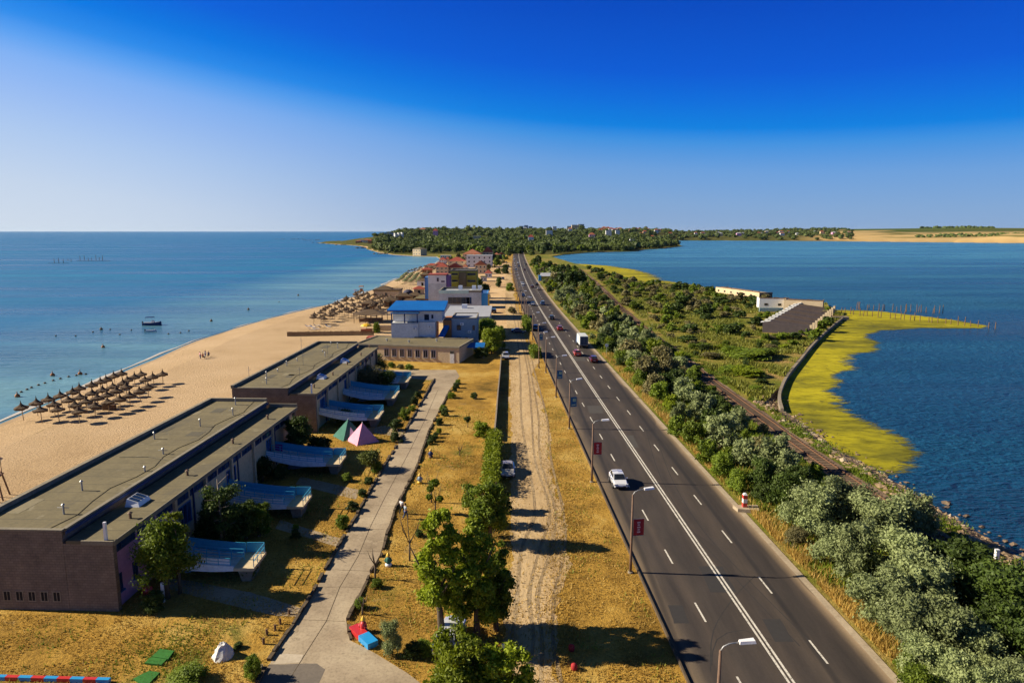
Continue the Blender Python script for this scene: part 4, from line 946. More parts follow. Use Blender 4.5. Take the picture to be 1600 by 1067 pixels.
hpx(686, 697, 412, 406, 9, 'white', 'redroof', 'small white house with red roof at the back of the far beach', 2.5)
for k, (l, r_, b, tp, d, w_, rf, ax) in enumerate([(703, 712, 423, 417, 7, 'white', 'redroof', 'y'), (714, 724, 421, 415, 7, 'cream', 'felt', 'flat'), (722, 731, 424, 417, 7, 'white', 'orangeroof', 'hip'), (695, 703, 410, 405, 7, 'cream', 'redroof', 'hip'), (746, 757, 413, 407, 8, 'cream', 'orangeroof', 'hip'), (758, 768, 434, 427, 8, 'white', 'redroof', 'hip'), (751, 760, 440, 433, 7, 'greyw', 'felt', 'flat'), (772, 780, 404, 398, 8, 'cream', 'orangeroof', 'hip'), (780, 788, 402.5, 397.5, 8, 'white', 'redroof', 'y'), (681, 690, 418, 413, 7, 'orange', 'redroof', 'hip')]):
    hpx(l, r_, b, tp, d, w_, rf, f'small {"flat roofed" if ax == "flat" else "red roofed"} house packed in around the hotel, {ORD[k]} of the small ones', 2.2, ax, 2, 1, group='small houses around the hotel')
hpx(643, 659, 399.5, 389, 12, 'cream', 'felt', 'square cream villa alone on the rocky point of the cove', 2, 'hip', 3, 2).rotation_euler = (0, 0, R_(-32))

# beach bar
t = thing('beach_bar', 'low white beach bar with brown thatch edge by the water', 'bar', (0, 0, 0))
yb_ = P(0, 465.5).y; x0, x1 = wx(584, 465, yb_), wx(624, 465, yb_)
mb = MB(); mb.box(x0, x1, yb_, yb_ + 9, -.2, 3.2); mb.build('wall', MT['cream'], t)
mb = MB(); mb.box(x0 - .4, x1 + .3, yb_ - .4, yb_ + 9.3, 3.203, 3.7); mb.build('roof', MT['thatch'], t)
hip(t, x0, x0 + 8, yb_ + 1, yb_ + 8, 3.703, 1.6, 'thatch', .2, 'thatch_cap')
mb = MB()
for k in range(9): mb.box(x0 + 8.5 + k * 1.1, x0 + 8.6 + k * 1.1, yb_, yb_ + .1, 3.703, 4.7)
mb.box(x0 + 8.5, x1, yb_ - .003, yb_ + .11, 4.7, 4.8); mb.build('roof_railing', MT['wood'], t)
window(t, wx(603, 456, yb_), yb_, .8, 1.0, 1.5, '-y', 'wood', 'glass')
t = thing('thatched_pavilion', 'wide dark thatched pavilion behind the blue roofed house', 'pavilion', (0, 0, 0))
yb_ = P(0, 505).y; x0, x1 = wx(553, 500, yb_), wx(598, 500, yb_)
hip(t, x0, x1, yb_, yb_ + 8.5, 2.7, 1.5, 'thatch', .5)
for i in range(6):
    for j in range(2): m2 = MB(); x = x0 + (x1 - x0) * i / 5; m2.box(x - .08, x + .08, yb_ + j * 8.3, yb_ + .16 + j * 8.3, -.1, 2.69); m2.build('post', MT['wood'], t)
mb = MB(); mb.box(x0 + 1, x1 - 1, yb_ + 3, yb_ + 6, -.1, 1.1); mb.build('counter', MT['wood'], t)
t = thing('dark_tent', 'dark rounded tent on the sand right of the low beach bar', 'tent', P(638, 461))
mb = MB(); mb.lathe([(2.7, -.1), (2.6, .9), (2.1, 1.9), (1.2, 2.5), (0, 2.7)], 12); mb.build('canopy', mat('dark tent cloth', (.05, .05, .09)), t, True)
mb = MB(); mb.hexa([(-.8, -2.75, 0), (.8, -2.75, 0), (.8, -2.4, 0), (-.8, -2.4, 0), (-.5, -2.55, 1.5), (.5, -2.55, 1.5), (.5, -2.1, 1.5), (-.5, -2.1, 1.5)]); mb.build('door', MT['black'], t)
# reed fence
a = P(449, 525.5); b = P(584, 523.5)
t = thing('reed_fence', 'long brown reed fence running out across the sand', 'fence', a, math.atan2((b - a).y, (b - a).x)); L = (b - a).length
mb = MB(); k = 0
while k * .16 < L: h = 1.25 + rnd.uniform(-.06, .1); mb.box(k * .16, k * .16 + .14, -.03, .03, -.1, h); k += 1
mb.build('reed_panel', MT['wood'], t)
for k in range(9): m2 = MB(); m2.box(L * k / 8 - .06, L * k / 8 + .06, -.13, -.035, -.1, 1.5); m2.build('post', MT['wood'], t)
t = thing('side_fence', 'short white reed fence beyond the brown one, behind the blue roofed house', 'fence', P(602, 517))
mb = MB(); mb.box(-2.2, 3.5, -.05, .05, -.1, 1.7); mb.build('panel', MT['cream'], t)

# ruins beside the lagoon
def ruin_wall(pa, pb, h, d, label, wall='cream', name='ruined_shed', top='wood', z=0, opening=False):
    a = P(*pa); b = P(*pb); L = (b - a).length
    t = thing(name, label, 'ruin', a, math.atan2((b - a).y, (b - a).x))
    mb = MB(); mb.box(0, L, 0, .35, -.3, h)
    mb.box(0, .35, .353, d, -.3, h); mb.build('wall', MT[wall], t)
    mb = MB(); mb.box(L - .35, L, .353, d, -.3, h); mb.box(.353, L - .353, d - .35, d, -.3, h - .3); mb.build('back_wall', MT['stone'], t)  # right end and back in dark stone, standing for their unlit sides
    k = 0; mb = MB()
    while k < L:
        w = rnd.uniform(1.5, 3); mb.box(k, min(L, k + w) - .02, -.03, .4, h + .003, h + rnd.uniform(.12, .5)); k += w
    mb.build('broken_coping', MT[top], t)
    for k in range(int(L / 5)):
        window(t, 2.5 + k * 5, 0, h * .35, 1.3, .9, '-y', 'parapet', 'black', None, .05)
    return t
ruin_wall((1118, 458), (1186, 468), 3.0, 7, 'long roofless pale shed farthest along the lagoon shore')
ruin_wall((1186, 483), (1232, 484), 4.2, 7, 'broken white building left of the pink walled ruin', 'white')
ruin_wall((1224, 486), (1285, 489), 4.3, 8, 'pale pink walled ruin with its shaded right end coloured dark by the water')
mb = MB(); a = P(1186, 487); m2 = MB(); m2.box(a.x, a.x + 9, a.y - .3, a.y, -.1, 1.5)
tag(m2.build('garden_wall', MT['mint']), 'low mint green wall in front of the broken white building', 'wall')
# roofless row of boat bays with stepping partition walls
a = P(1191, 519); b = P(1247, 484.5); c = P(1253, 519)
L = (b - a).length; wd = 13.0
t = thing('boat_shed_ruin', 'roofless row of dark bays with white stepped partition walls', 'ruin', a, math.atan2((b - a).y, (b - a).x) - math.pi / 2)
mb = MB(); mb.box(0, wd, 0, .4, -.3, 2.9); mb.build('end_wall', MT['dark_wall'], t)
for i in range(11):
    y = 1.5 + (L - 2) * i / 11
    m2 = MB(); m2.hexa([(0, y, -.2), (wd, y, -.2), (wd, y + .4, -.2), (0, y + .4, -.2), (0, y, 3.2), (wd, y, 1.9), (wd, y + .22, 1.9), (0, y + .22, 3.2)]); m2.build('partition_wall', MT['dark_wall'] if i % 2 else MT['brick_top'], t)
    m2 = MB(); m2.hexa([(-.9, y, 2.7), (1.9, y, 3.3), (1.9, y + 1.5, 3.3), (-.9, y + 1.5, 2.7), (-.9, y, 2.95), (1.9, y, 3.55), (1.9, y + 1.5, 3.55), (-.9, y + 1.5, 2.95)]); m2.build('bay_roof_edge', MT['white'], t)
    m2 = MB(); m2.box(wd - .2, wd + .5, y - .1, y + .9, -.2, 2.8); m2.build('end_pier', MT['cream'], t)
mb = MB(); mb.box(.1, wd, .5, L, -.1, .25); mb.build('floor', MT['black'], t)
# curved sea wall
cw = [P(x, y, -.2) for x, y in [(1222, 640), (1218, 625), (1219, 612), (1230, 588), (1250, 563), (1269, 540), (1292, 517), (1318, 496)]]
cl = cat_rom([tuple(p) for p in cw], 2)
mb = MB()
for p, q in zip(cl[:-1], cl[1:]): mb.beam((p.x, p.y, -.58), (q.x, q.y, -.58), .55, 1.25)
t = mb.build('sea_wall', MT['kerb']); tag(t, 'low curved pale stone sea wall holding back the yellow algae', 'wall')
m2 = MB(); p = P(1318, 496); m2.box(p.x - 6, p.x + 1.5, p.y - 1, p.y + 1.2, -1, .3); tag(m2.build('jetty_slab', MT['palerock']), 'flat pale slab at the far tip of the sea wall', 'jetty')
# piles in the lagoon
gl = 'rows of wooden piles standing in the lagoon'
A0, A1 = P(1303, 489, WL), P(1556, 514, WL); B0, B1 = P(1335, 483, WL), P(1475, 490, WL)
n = 0
for (u, v, cnt, row) in ((A0, A1, 30, 'near'), (B0, B1, 24, 'far')):
    for k in range(cnt):
        f = k / (cnt - 1); p = u.lerp(v, f) + Vector((rnd.uniform(-.5, .5), rnd.uniform(-1.2, 1.2), 0))
        if rnd.random() < .06: continue
        m2 = MB(); h = rnd.uniform(1.8, 3.2); le = rnd.uniform(-.12, .12); m2.tube([(0, 0, -1.5), (le, 0, h * .5), (le * 2, .02, h)], [.15, .13, .10], 7)
        o = m2.build('wooden_pile', MT['wood']); o.location = p
        tag(o, f'dark wooden pile, {ORD[k]} from the sea wall in the {row} row of piles', 'pile', gl)

# ================================================================ STREET FURNITURE
def lamp(loc, label, banner=None, rz=0, h=7.3, group='street lamps along the highway'):
    t = thing('street_lamp', label, 'street lamp', loc, rz, group)
    mb = MB(); mb.tube([(0, 0, -.3), (0, 0, 2.2), (0.02, 0, h)], [.14, .12, .085], 8); mb.build('pole', MT['rustpole'], t, True)
    mb = MB(); mb.lathe([(.26, -.02), (.24, .12), (.14, .16)], 10); mb.build('base_plate', MT['kerb'], t)
    mb = MB(); mb.tube([(0, 0, h - .08), (.18, 0, h + .22), (.5, .02, h + .36), (1.15, .05, h + .42)], [.05, .045, .04, .04], 6); mb.build('arm', MT['metal'], t, True)
    mb = MB(); z = h + .40
    mb.hexa([(1.05, -.10, z - .05), (1.95, -.16, z + .02), (1.95, .24, z + .02), (1.05, .18, z - .05), (1.08, -.07, z + .12), (1.9, -.12, z + .17), (1.9, .2, z + .17), (1.08, .15, z + .12)]); mb.build('lamp_head', MT['lampwhite'], t)
    if banner:
        c, c2 = banner
        mb = MB(); mb.box(.16, 1.12, -.02, .02, 3.5, 5.0); b = mb.build('banner', MT[c], t)
        mb = MB()                                                   # pale print, illegible in the photo
        if c == 'redcloth':
            for k, w in enumerate((.30, .2, .3, .22, .28)): mb.box(.64 - w / 2, .64 + w / 2, -.032, -.022, 3.75 + k * .22, 3.88 + k * .22)
        else:
            mb.box(.5, 1.0, -.032, -.022, 4.3, 4.75); mb.box(.3, .95, -.032, -.022, 3.68, 3.85)
        mb.build('banner_print', MT[c2], b)
        mb = MB(); mb.tube([(0, 0, 5.02), (1.15, 0, 5.02)], .025, 5); mb.tube([(0, 0, 3.48), (1.15, 0, 3.48)], .025, 5); mb.build('banner_bracket', MT['metal'], t)
    return t
LY = [34.3, 56.7, 78.9, 101.4, 121.5, 143.5, 166]
for k in range(20): LY.append(188 + k * 23)
BAN = {1: ('redcloth', 'palecloth'), 2: ('redcloth', 'palecloth'), 3: ('bluecloth', 'palegreen'), 4: ('bluecloth', 'palegreen'), 6: ('bluecloth', 'palegreen')}
for k, y in enumerate(LY):
    x = road_x(y) - HW - .75
    if k == 0: lb = 'street lamp cut by the bottom edge, its white head over the near lanes'
    elif k in BAN: lb = f'brown street lamp with a {"red" if k < 3 else "blue"} banner, {ORD[k]} beyond the one at the bottom edge'
    else: lb = f'plain street lamp on the left kerb, {ORD[k]} beyond the one at the bottom edge'
    lamp((x, y, 0), lb, BAN.get(k), R_(rnd.uniform(-4, 14)))
# shorter lamp poles by the dirt track further on
for k, (px, py) in enumerate([(842, 575), (822, 502)]):
    lamp(P(px, py), ['slim lamp pole between the second red car and the track', 'slim lamp pole by the tall narrow hedge'][k], None, .2, 7.6, 'street lamps along the highway')
# round road sign seen from behind
t = thing('road_sign', 'round pale road sign seen from behind, at the right kerb by the truck', 'road sign', at_road(P(0, 556).y, HW + 1.9, 0))
mb = MB(); mb.tube([(0, 0, -.2), (0, 0, 2.9)], .04, 7); mb.build('pole', MT['metal'], t)
mb = MB(); mb.tube([(0, -.02, 2.6), (0, .02, 2.6)], .42, 20); mb.build('sign_plate', MT['whitep'], t)
# bollard and culvert slab
p = P(1160, 797)
mb = MB(); mb.hexa([(-.7, -.6, 0), (1.5, -1.0, 0), (1.8, .5, 0), (-.9, .5, 0), (-.7, -.6, .42), (1.5, -1.0, .42), (1.8, .5, .42), (-.9, .5, .42)]); o = mb.build('culvert_slab', MT['palerock']); o.location = p
tag(o, 'pale concrete slab at the right kerb under the red and white post', 'slab')
t = thing('marker_post', 'red and white marker post on the pale slab beside the right kerb', 'post', p + Vector((.2, 0, .42))); t.scale = (1.5, 1.5, 1.35)
mb = MB(); mb.box(-.15, .15, -.15, .15, 0, .35); mb.box(-.15, .15, -.15, .15, .70, 1.0); mb.build('red_band', MT['red'], t)
mb = MB(); mb.box(-.145, .145, -.145, .145, .353, .697); mb.hexa([(-.145, -.145, 1.003), (.145, -.145, 1.003), (.145, .145, 1.003), (-.145, .145, 1.003), (-.07, -.07, 1.15), (.07, -.07, 1.15), (.07, .07, 1.15), (-.07, .07, 1.15)]); mb.build('white_band', MT['whitep'], t)
p = P(1557, 873)
t = thing('marker_post', 'white post with red side standing among the lagoon shore rocks', 'post', p)
mb = MB(); mb.box(-.16, .16, -.15, .15, -.1, .95); mb.build('body', MT['whitep'], t)
mb = MB(); mb.box(.163, .19, -.15, .15, .0, .9); mb.build('red_side', MT['red'], t)
# bus shelter and billboard at the far right kerb
t = thing('bus_shelter', 'small roadside shelter with blue front and grey roof by the far big tree', 'shelter', (0, 0, 0))
y = P(0, 439).y; x0, x1 = wx(846, 438, y), wx(864, 438, y)
mb = MB(); mb.box(x0, x1, y, y + 5, -.1, 2.8); mb.build('wall', MT['ygreen'], t)
mb = MB(); mb.hexa([(x0 - .4, y - .8, 2.803), (x1 + .4, y - .8, 2.803), (x1 + .4, y + 5.5, 2.803), (x0 - .4, y + 5.5, 2.803), (x0 - .4, y - .8, 2.95), (x1 + .4, y - .8, 2.95), (x1 + .4, y + 5.5, 4.6), (x0 - .4, y + 5.5, 4.6)]); mb.build('roof', MT['greyroof'], t)
mb = MB(); mb.box(x0 - 1.8, x0 - .1, y - .5, y + 3, -.1, 3.3); mb.build('blue_kiosk', MT['brightblue'], t)

# ================================================================ VEHICLES
PAINTS = {}
def car_paint(c):
    if c not in PAINTS: PAINTS[c] = paint('car paint', c, .28, .15, 1.0)
    return PAINTS[c]
CG = glass('car glass', (.012, .014, .02), .05)
MT['lens'] = paint('lamp lens', (.75, .75, .72), .1); MT['tail'] = paint('tail lens', (.45, .01, .01), .2); MT['plastic'] = paint('black trim', (.02, .02, .02), .5); MT['plate'] = paint('number plate', (.8, .8, .78), .5)
def car_parts(kind='sedan'):
    """front of the car points to -Y; returns list of (name, mesh, parent index)"""
    parts = []
    Wd, L = .88, 4.3
    if kind == 'sedan': prof = [(-2.15, .42, .60, .66), (-2.05, .30, .72, .78), (-1.2, .24, .90, .86), (-.75, .22, .95, .88), (.9, .22, .98, .88), (1.5, .24, 1.0, .86), (2.0, .30, .96, .80), (2.12, .42, .8, .72)]; cab = [(-.95, .94, .74), (-.25, 1.40, .60), (.75, 1.43, .60), (1.62, 1.0, .72)]
    elif kind == 'suv': prof = [(-2.2, .45, .72, .74), (-2.1, .34, .92, .84), (-1.2, .28, 1.04, .90), (1.9, .28, 1.08, .90), (2.15, .34, 1.08, .86), (2.22, .45, .95, .80)]; cab = [(-1.0, 1.06, .78), (-.35, 1.62, .66), (1.6, 1.64, .66), (2.14, 1.1, .78)]
    else: prof = [(-1.95, .42, .62, .68), (-1.85, .30, .76, .80), (-1.1, .24, .92, .84), (1.5, .22, .98, .84), (1.82, .30, .95, .80), (1.9, .42, .8, .74)]; cab = [(-.95, .94, .72), (-.3, 1.44, .60), (1.1, 1.46, .60), (1.8, .98, .70)]
    b = MB(); nsec = len(prof)
    for (y, zb, zt, w) in prof:
        b.v += [(-w * .93, y, zb), (w * .93, y, zb), (w, y, zb + (zt - zb) * .45), (w * .97, y, zt - .06), (w * .86, y, zt), (-w * .86, y, zt), (-w * .97, y, zt - .06), (-w, y, zb + (zt - zb) * .45)]
    for i in range(nsec - 1):
        for k in range(8): a = i * 8 + k; c = i * 8 + (k + 1) % 8; b.f.append((a, a + 8, c + 8, c)); b.m.append(0)
    b.f.append(tuple(range(8))); b.m.append(0); b.f.append(tuple((nsec - 1) * 8 + k for k in range(8))[::-1]); b.m.append(0)
    n = len(b.v); (y0, z0, w0), (y1, z1, w1), (y2, z2, w2), (y3, z3, w3) = cab
    b.v += [(-w0, y0, z0 - .05), (w0, y0, z0 - .05), (-w1, y1, z1), (w1, y1, z1), (-w2, y2, z2), (w2, y2, z2), (-w3, y3, z3 - .05), (w3, y3, z3 - .05), (0, y1 + .05, z1 + .05), (0, y2 - .05, z2 + .05)]
    for f in [(0, 1, 3, 2), (4, 5, 7, 6), (0, 2, 4, 6), (1, 7, 5, 3), (2, 3, 8), (4, 9, 5), (2, 8, 9, 4), (3, 5, 9, 8)]: b.f.append(tuple(n + q for q in f)); b.m.append(0)
    def panel(m, p0, p1, p2, p3, ins=.10, out=.014):
        p = [Vector(q) for q in (p0, p1, p2, p3)]; c = sum(p, Vector()) / 4; nn = (p[1] - p[0]).cross(p[3] - p[0]).normalized()
        if nn.dot(c - Vector((0, .2, .8))) < 0: nn = -nn
        q = [v.lerp(c, ins) + nn * out for v in p]; q2 = [v - nn * .03 for v in q]; m.hexa(q2 + q)
    ws = MB(); panel(ws, (-w0, y0, z0), (w0, y0, z0), (w1, y1, z1), (-w1, y1, z1)); rw = MB(); panel(rw, (-w3, y3, z3), (w3, y3, z3), (w2, y2, z2), (-w2, y2, z2))
    parts.append(('body', b, 'paint', None)); parts.append(('windscreen', ws, CG, None)); parts.append(('rear_window', rw, CG, None))
    for s in (-1, 1):
        m = MB(); ym = (y1 + y2) / 2
        def lp(y, top):
            if y < y1: f = (y - y0) / (y1 - y0); zt = z0 + (z1 - z0) * f; w_ = w0 + (w1 - w0) * f
            elif y > y2: f = (y - y3) / (y2 - y3); zt = z3 + (z2 - z3) * f; w_ = w3 + (w2 - w3) * f
            else: zt = z1; w_ = w1
            return (s * (w_ if top else w0), y, zt if top else z0 + .0)
        panel(m, (s * w0 * .995, y0 + .3, z0 + .03), (s * w0 * .995, ym - .05, z0 + .03), (s * w1, ym - .05, z1 - .03), (s * w1, y1 + .05, z1 - .03), .08)
        parts.append(('side_window', m, CG, None)); m = MB()
        panel(m, (s * w0 * .995, ym + .05, z0 + .03), (s * w3 * .995, y3 - .35, z0 + .05), (s * w2, y2 - .05, z2 - .03), (s * w2, ym + .05, z1 - .03), .08); parts.append(('side_window', m, CG, None))
        yf, yr = prof[0][0], prof[-1][0]
        m = MB(); m.box(s * .66 - .16, s * .66 + .16, yf - .0, yf + .22, .60, .74); parts.append(('headlight', m, 'lens', None))
        m = MB(); m.box(s * .66 - .12, s * .66 + .12, yr - .2, yr + .03, .70, .86); parts.append(('tail_light', m, 'tail', None))
        m = MB(); m.hexa([(s * .84, y0 + .28, .93), (s * 1.02, y0 + .28, .93), (s * 1.02, y0 + .42, .93), (s * .84, y0 + .42, .93), (s * .84, y0 + .28, 1.05), (s * 1.02, y0 + .28, 1.05), (s * 1.02, y0 + .42, 1.05), (s * .84, y0 + .42, 1.05)]); parts.append(('mirror', m, 'paint', None))
        for yw in (yf + .85, yr - .85):
            m = MB(); m.tube([(s * .70, yw, .32), (s * .89, yw, .32)], .32, 14); parts.append(('wheel', m, 'tyre', None)); m = MB(); m.tube([(s * .80, yw, .32), (s * .905, yw, .32)], .20, 10); parts.append(('rim', m, 'rim', 'wheel'))
    m = MB(); m.box(-.6, .6, yf - .02, yf + .12, .30, .48); parts.append(('bumper_grille', m, 'plastic', None))
    m = MB(); m.box(-.26, .26, yf - .035, yf - .022, .46, .57); parts.append(('number_plate', m, 'plate', None))
    m = MB(); m.box(-.26, .26, yr + .0, yr + .03, .55, .66); parts.append(('number_plate', m, 'plate', None))
    return parts
CARS = {}
def car(kind, loc, rz, color, label, group='cars on the highway', name='car'):
    t = thing(name, label, 'car', loc, rz, group)
    if kind not in CARS:
        CARS[kind] = []
        for nm, mb, m, par in car_parts(kind):
            o = mb.build(nm, car_paint(color) if m == 'paint' else (MT[m] if isinstance(m, str) else m), None); CARS[kind].append((o.data, nm, m, par)); bpy.data.objects.remove(o)
    last = {}
    for me, nm, m, par in CARS[kind]:
        d = me
        if m == 'paint': d = me.copy(); d.materials.clear(); d.materials.append(car_paint(color))
        o = bpy.data.objects.new(nm, d); COL.objects.link(o); o.parent = last.get(par, t) if par else t; last[nm] = o
    return t
def lane_car(px, py, kind, color, label, away=None, name='car'):
    p = P(px, py); y = p.y; dx = road_x(y + 1) - road_x(y - 1); h = -math.atan2(dx, 2)
    d = p.x - road_x(y)
    if away is None: away = d > 0
    d = math.copysign(min(max(abs(d), 1.6), 5.5), d)
    return car(kind, (road_x(y) + d, y + 1.2, .056), h + (math.pi if away else 0), color, label, name=name)
WH = (.80, .80, .82); DK = (.015, .016, .02); NB_ = (.015, .03, .10); RD = (.50, .02, .02); OR = (.55, .06, .03); MR = (.14, .01, .02); BL = (.02, .10, .25); SI = (.42, .42, .44)
lane_car(968, 763, 'hatch', WH, 'white hatchback driving towards the photographer, alone between the near street lamps')
lane_car(928, 567, 'hatch', MR, 'maroon car in the right lane just behind the truck')
lane_car(897, 557, 'hatch', OR, 'orange-red car beside the double centre line near the truck')
lane_car(875, 517, 'hatch', RD, 'bright red car ahead of the truck')
lane_car(860, 500, 'hatch', DK, 'black car next beyond the bright red one')
lane_car(834, 516, 'sedan', NB_, 'dark blue car coming closer in the left lanes, level with the truck')
lane_car(833, 478, 'sedan', DK, 'dark car with bright front close to the centre line, coming closer')
lane_car(848, 477, 'suv', BL, 'blue van-like car going away, beside the dark oncoming car')
lane_car(817.5, 464, 'sedan', NB_, 'dark blue car in the outer left lane, beyond the oncoming dark one')
lane_car(842, 453, 'sedan', (.5, .42, .35), 'beige car in the right lane near the blue shelter')
lane_car(832, 450, 'hatch', MR, 'dark maroon car left of the beige car')
lane_car(839, 446, 'hatch', DK, 'black car just ahead of the beige one')
lane_car(817, 446, 'hatch', WH, 'white car coming closer beside the blue shelter')
lane_car(806.5, 423, 'hatch', DK, 'far dark car hugging the left kerb')
lane_car(820, 423, 'hatch', MR, 'far dark red car going away in the right lanes')
lane_car(822, 414, 'hatch', NB_, 'far dark blue car going away near the end of the road')
lane_car(811, 417, 'sedan', DK, 'far black car following behind the white van')
lane_car(802, 406, 'hatch', WH, 'farthest white car where the highway enters the trees')
dk = lane_car(809.5, 412, 'suv', WH, 'far white van coming closer beside the centre line', name='van')
p = P(793, 747)
t = car('sedan', (p.x, p.y + 1.6, .03), R_(2), (.44, .40, .36), 'silver car on the dirt track with its door open beside the hedge', 'cars parked on the dirt track')
mb = MB(); mb.hexa([(-.92, -.75, .35), (-1.62, .05, .35), (-1.56, .09, .35), (-.86, -.71, .35), (-.90, -.75, .98), (-1.60, .05, .98), (-1.54, .09, .98), (-.84, -.71, .98)])
d = mb.build('open_door', car_paint((.44, .40, .36)), t)
mb = MB(); mb.beam((-.88, -.7, 1.0), (-1.12, -.40, 1.4), .05, .05); mb.beam((-1.12, -.4, 1.4), (-1.55, .07, 1.38), .05, .05); mb.beam((-1.55, .07, 1.38), (-1.57, .07, .98), .05, .05); mb.build('door_frame', car_paint((.44, .40, .36)), d)
car('suv', P(703, 1012) + Vector((0, .6, .02)), R_(172), (.60, .61, .63), 'silver estate car parked under the nearest bright green trees', 'cars parked on the dirt track')
car('sedan', P(810, 520) + Vector((0, 0, .03)), R_(88), NB_, 'dark blue car parked across the track in the shade by the narrow hedge', 'cars parked on the dirt track')
car('hatch', P(790, 560) + Vector((0, 0, .03)), R_(4), (.5, .5, .52), 'grey car half hidden by the trees beyond the low wall', 'cars parked on the dirt track')
car('hatch', P(786, 530) + Vector((-.6, 0, .03)), R_(3), DK, 'black car half hidden in the trees behind the grey one', 'cars parked on the dirt track')
car('suv', P(772, 489) + Vector((0, 0, .03)), R_(180), DK, 'dark van standing alone on the bare sandy lot', 'cars parked on the dirt track', 'van')
car('hatch', P(791, 411) + Vector((0, 0, .03)), R_(180), (.3, .36, .42), 'grey blue car parked at the far end of the sandy strip', 'cars parked on the dirt track')
car('suv', P(786, 437) + Vector((0, 0, .03)), R_(180), (.05, .1, .16), 'dark teal van parked on the far sandy strip beside the highway', 'cars parked on the dirt track', 'van')
# box truck
p = P(911, 545); trk = t = thing('box_truck', 'white box truck with rear doors coloured as in shade driving away in the right lane', 'truck', (road_x(p.y) + 4.7, p.y, .056), -math.atan2(road_x(p.y + 5) - road_x(p.y - 5), 10), None)
mb = MB(); mb.box(-1.25, 1.25, 0, 7.2, 1.05, 3.7); mb.build('cargo_box', MT['greyw'], t)
mb = MB(); mb.box(-1.15, -.02, -.05, -.003, 1.15, 3.55); mb.build('rear_door', mat('truck rear in shade', (.06, .08, .12), (.045, .06, .09), 1, .5), t); mb = MB(); mb.box(.02, 1.15, -.05, -.003, 1.15, 3.55); mb.build('rear_door', bpy.data.materials['truck rear in shade'], t)  # doors coloured dark in place of the shade on the rear face
mb = MB(); mb.box(-1.0, 1.0, .3, 9.2, .55, 1.04); mb.build('chassis', MT['plastic'], t)
mb = MB(); mb.hexa([(-1.2, 7.4, .55), (1.2, 7.4, .55), (1.2, 9.5, .55), (-1.2, 9.5, .55), (-1.15, 7.4, 2.9), (1.15, 7.4, 2.9), (1.1, 9.0, 2.9), (-1.1, 9.0, 2.9)]); cb = mb.build('cab', MT['bluepaint'], t)
mb = MB(); mb.hexa([(-1.0, 9.37, 1.5), (1.0, 9.37, 1.5), (1.0, 9.45, 1.5), (-1.0, 9.45, 1.5), (-.95, 9.0, 2.7), (.95, 9.0, 2.7), (.95, 9.15, 2.7), (-.95, 9.15, 2.7)]); mb.build('windscreen', CG, cb)
for s in (-1, 1):
    for y in (1.2, 2.4, 8.4):
        m2 = MB(); m2.tube([(s * .85, y, .5), (s * 1.2, y, .5)], .5, 14); w_ = m2.build('wheel', MT['tyre'], t); m2 = MB(); m2.tube([(s * 1.15, y, .5), (s * 1.22, y, .5)], .28, 10); m2.build('rim', MT['rim'], w_)
    m2 = MB(); m2.box(s * 1.0 - .15, s * 1.0 + .15, -.06, .0, .75, 1.0); m2.build('tail_light', MT['orange'], t)

trk.scale = (.86, .86, .86)
# ================================================================ BEACH
def parasol_meshes(seed, m, R=1.06, h=2.0):
    r = random.Random(seed); mb = MB(); n = 14
    prof = [(.03, h + 1.15), (.08, h + .74), (.22, h + .44), (R * .52, h + .17), (R, h - .02)]
    for k, (rr, z) in enumerate(prof):
        for i in range(n): a = 2 * math.pi * i / n; q = rr * (1 + (r.uniform(-.09, .09) if k > 1 else 0)); mb.v.append((q * math.cos(a), q * math.sin(a), z + (r.uniform(-.09, .05) if k == 4 else 0)))
    for k in range(4):
        for i in range(n): a = k * n + i; b = k * n + (i + 1) % n; mb.f.append((a, b, b + n, a + n)); mb.m.append(0)
    for i in range(n):                                             # hanging fringe
        a = 4 * n + i; b = 4 * n + (i + 1) % n; p = Vector(mb.v[a]); q = Vector(mb.v[b]); mb.poly([p, q, q * .93 + Vector((0, 0, -.16 + r.uniform(-.08, .05))), p * .93 + Vector((0, 0, -.16 + r.uniform(-.08, .05)))])
    pb = MB(); pb.tube([(0, 0, -.3), (0, 0, h + .5)], .06, 6)
    o1 = mb.build('canopy', m); o2 = pb.build('pole', MT['palewood']); d = (o1.data, o2.data); bpy.data.objects.remove(o1); bpy.data.objects.remove(o2); return d
PM = [parasol_meshes(s, MT['thatch']) for s in range(4)]
MT['greencloth'] = mat('olive green thatch', (.16, .17, .07), (.09, .10, .04), 3, .9)
PG = [parasol_meshes(s + 20, MT['greencloth'], 1.5, 2.0) for s in range(2)]
def parasol(loc, label, group, meshes=PM, s=1.0):
    t = thing('beach_parasol', label, 'parasol', loc, rnd.uniform(0, 6.28), group); t.scale = (s, s, s)
    t.rotation_euler = (rnd.uniform(-.05, .05), rnd.uniform(-.05, .05), rnd.uniform(0, 6.28))
    for d, nm in zip(meshes[rnd.randrange(len(meshes))], ('canopy', 'pole')):
        o = bpy.data.objects.new(nm, d); COL.objects.link(o); o.parent = t
ROWS = [[(180, 385), (300, 350), (400, 320), (505, 290), (595, 262), (660, 230), (755, 205), (830, 180), (885, 160), (950, 130), (1010, 110)],
        [(335, 410), (445, 365), (570, 328), (665, 305), (760, 270), (845, 245), (940, 218), (1020, 188), (1065, 163), (1115, 138), (1180, 115)],
        [(480, 405), (615, 370), (715, 340), (810, 310), (890, 285), (965, 250), (1045, 218), (1205, 162), (1275, 135), (1350, 115)],
        [(650, 418), (780, 378), (900, 345), (990, 320), (1075, 290), (1160, 253), (1230, 220)]]
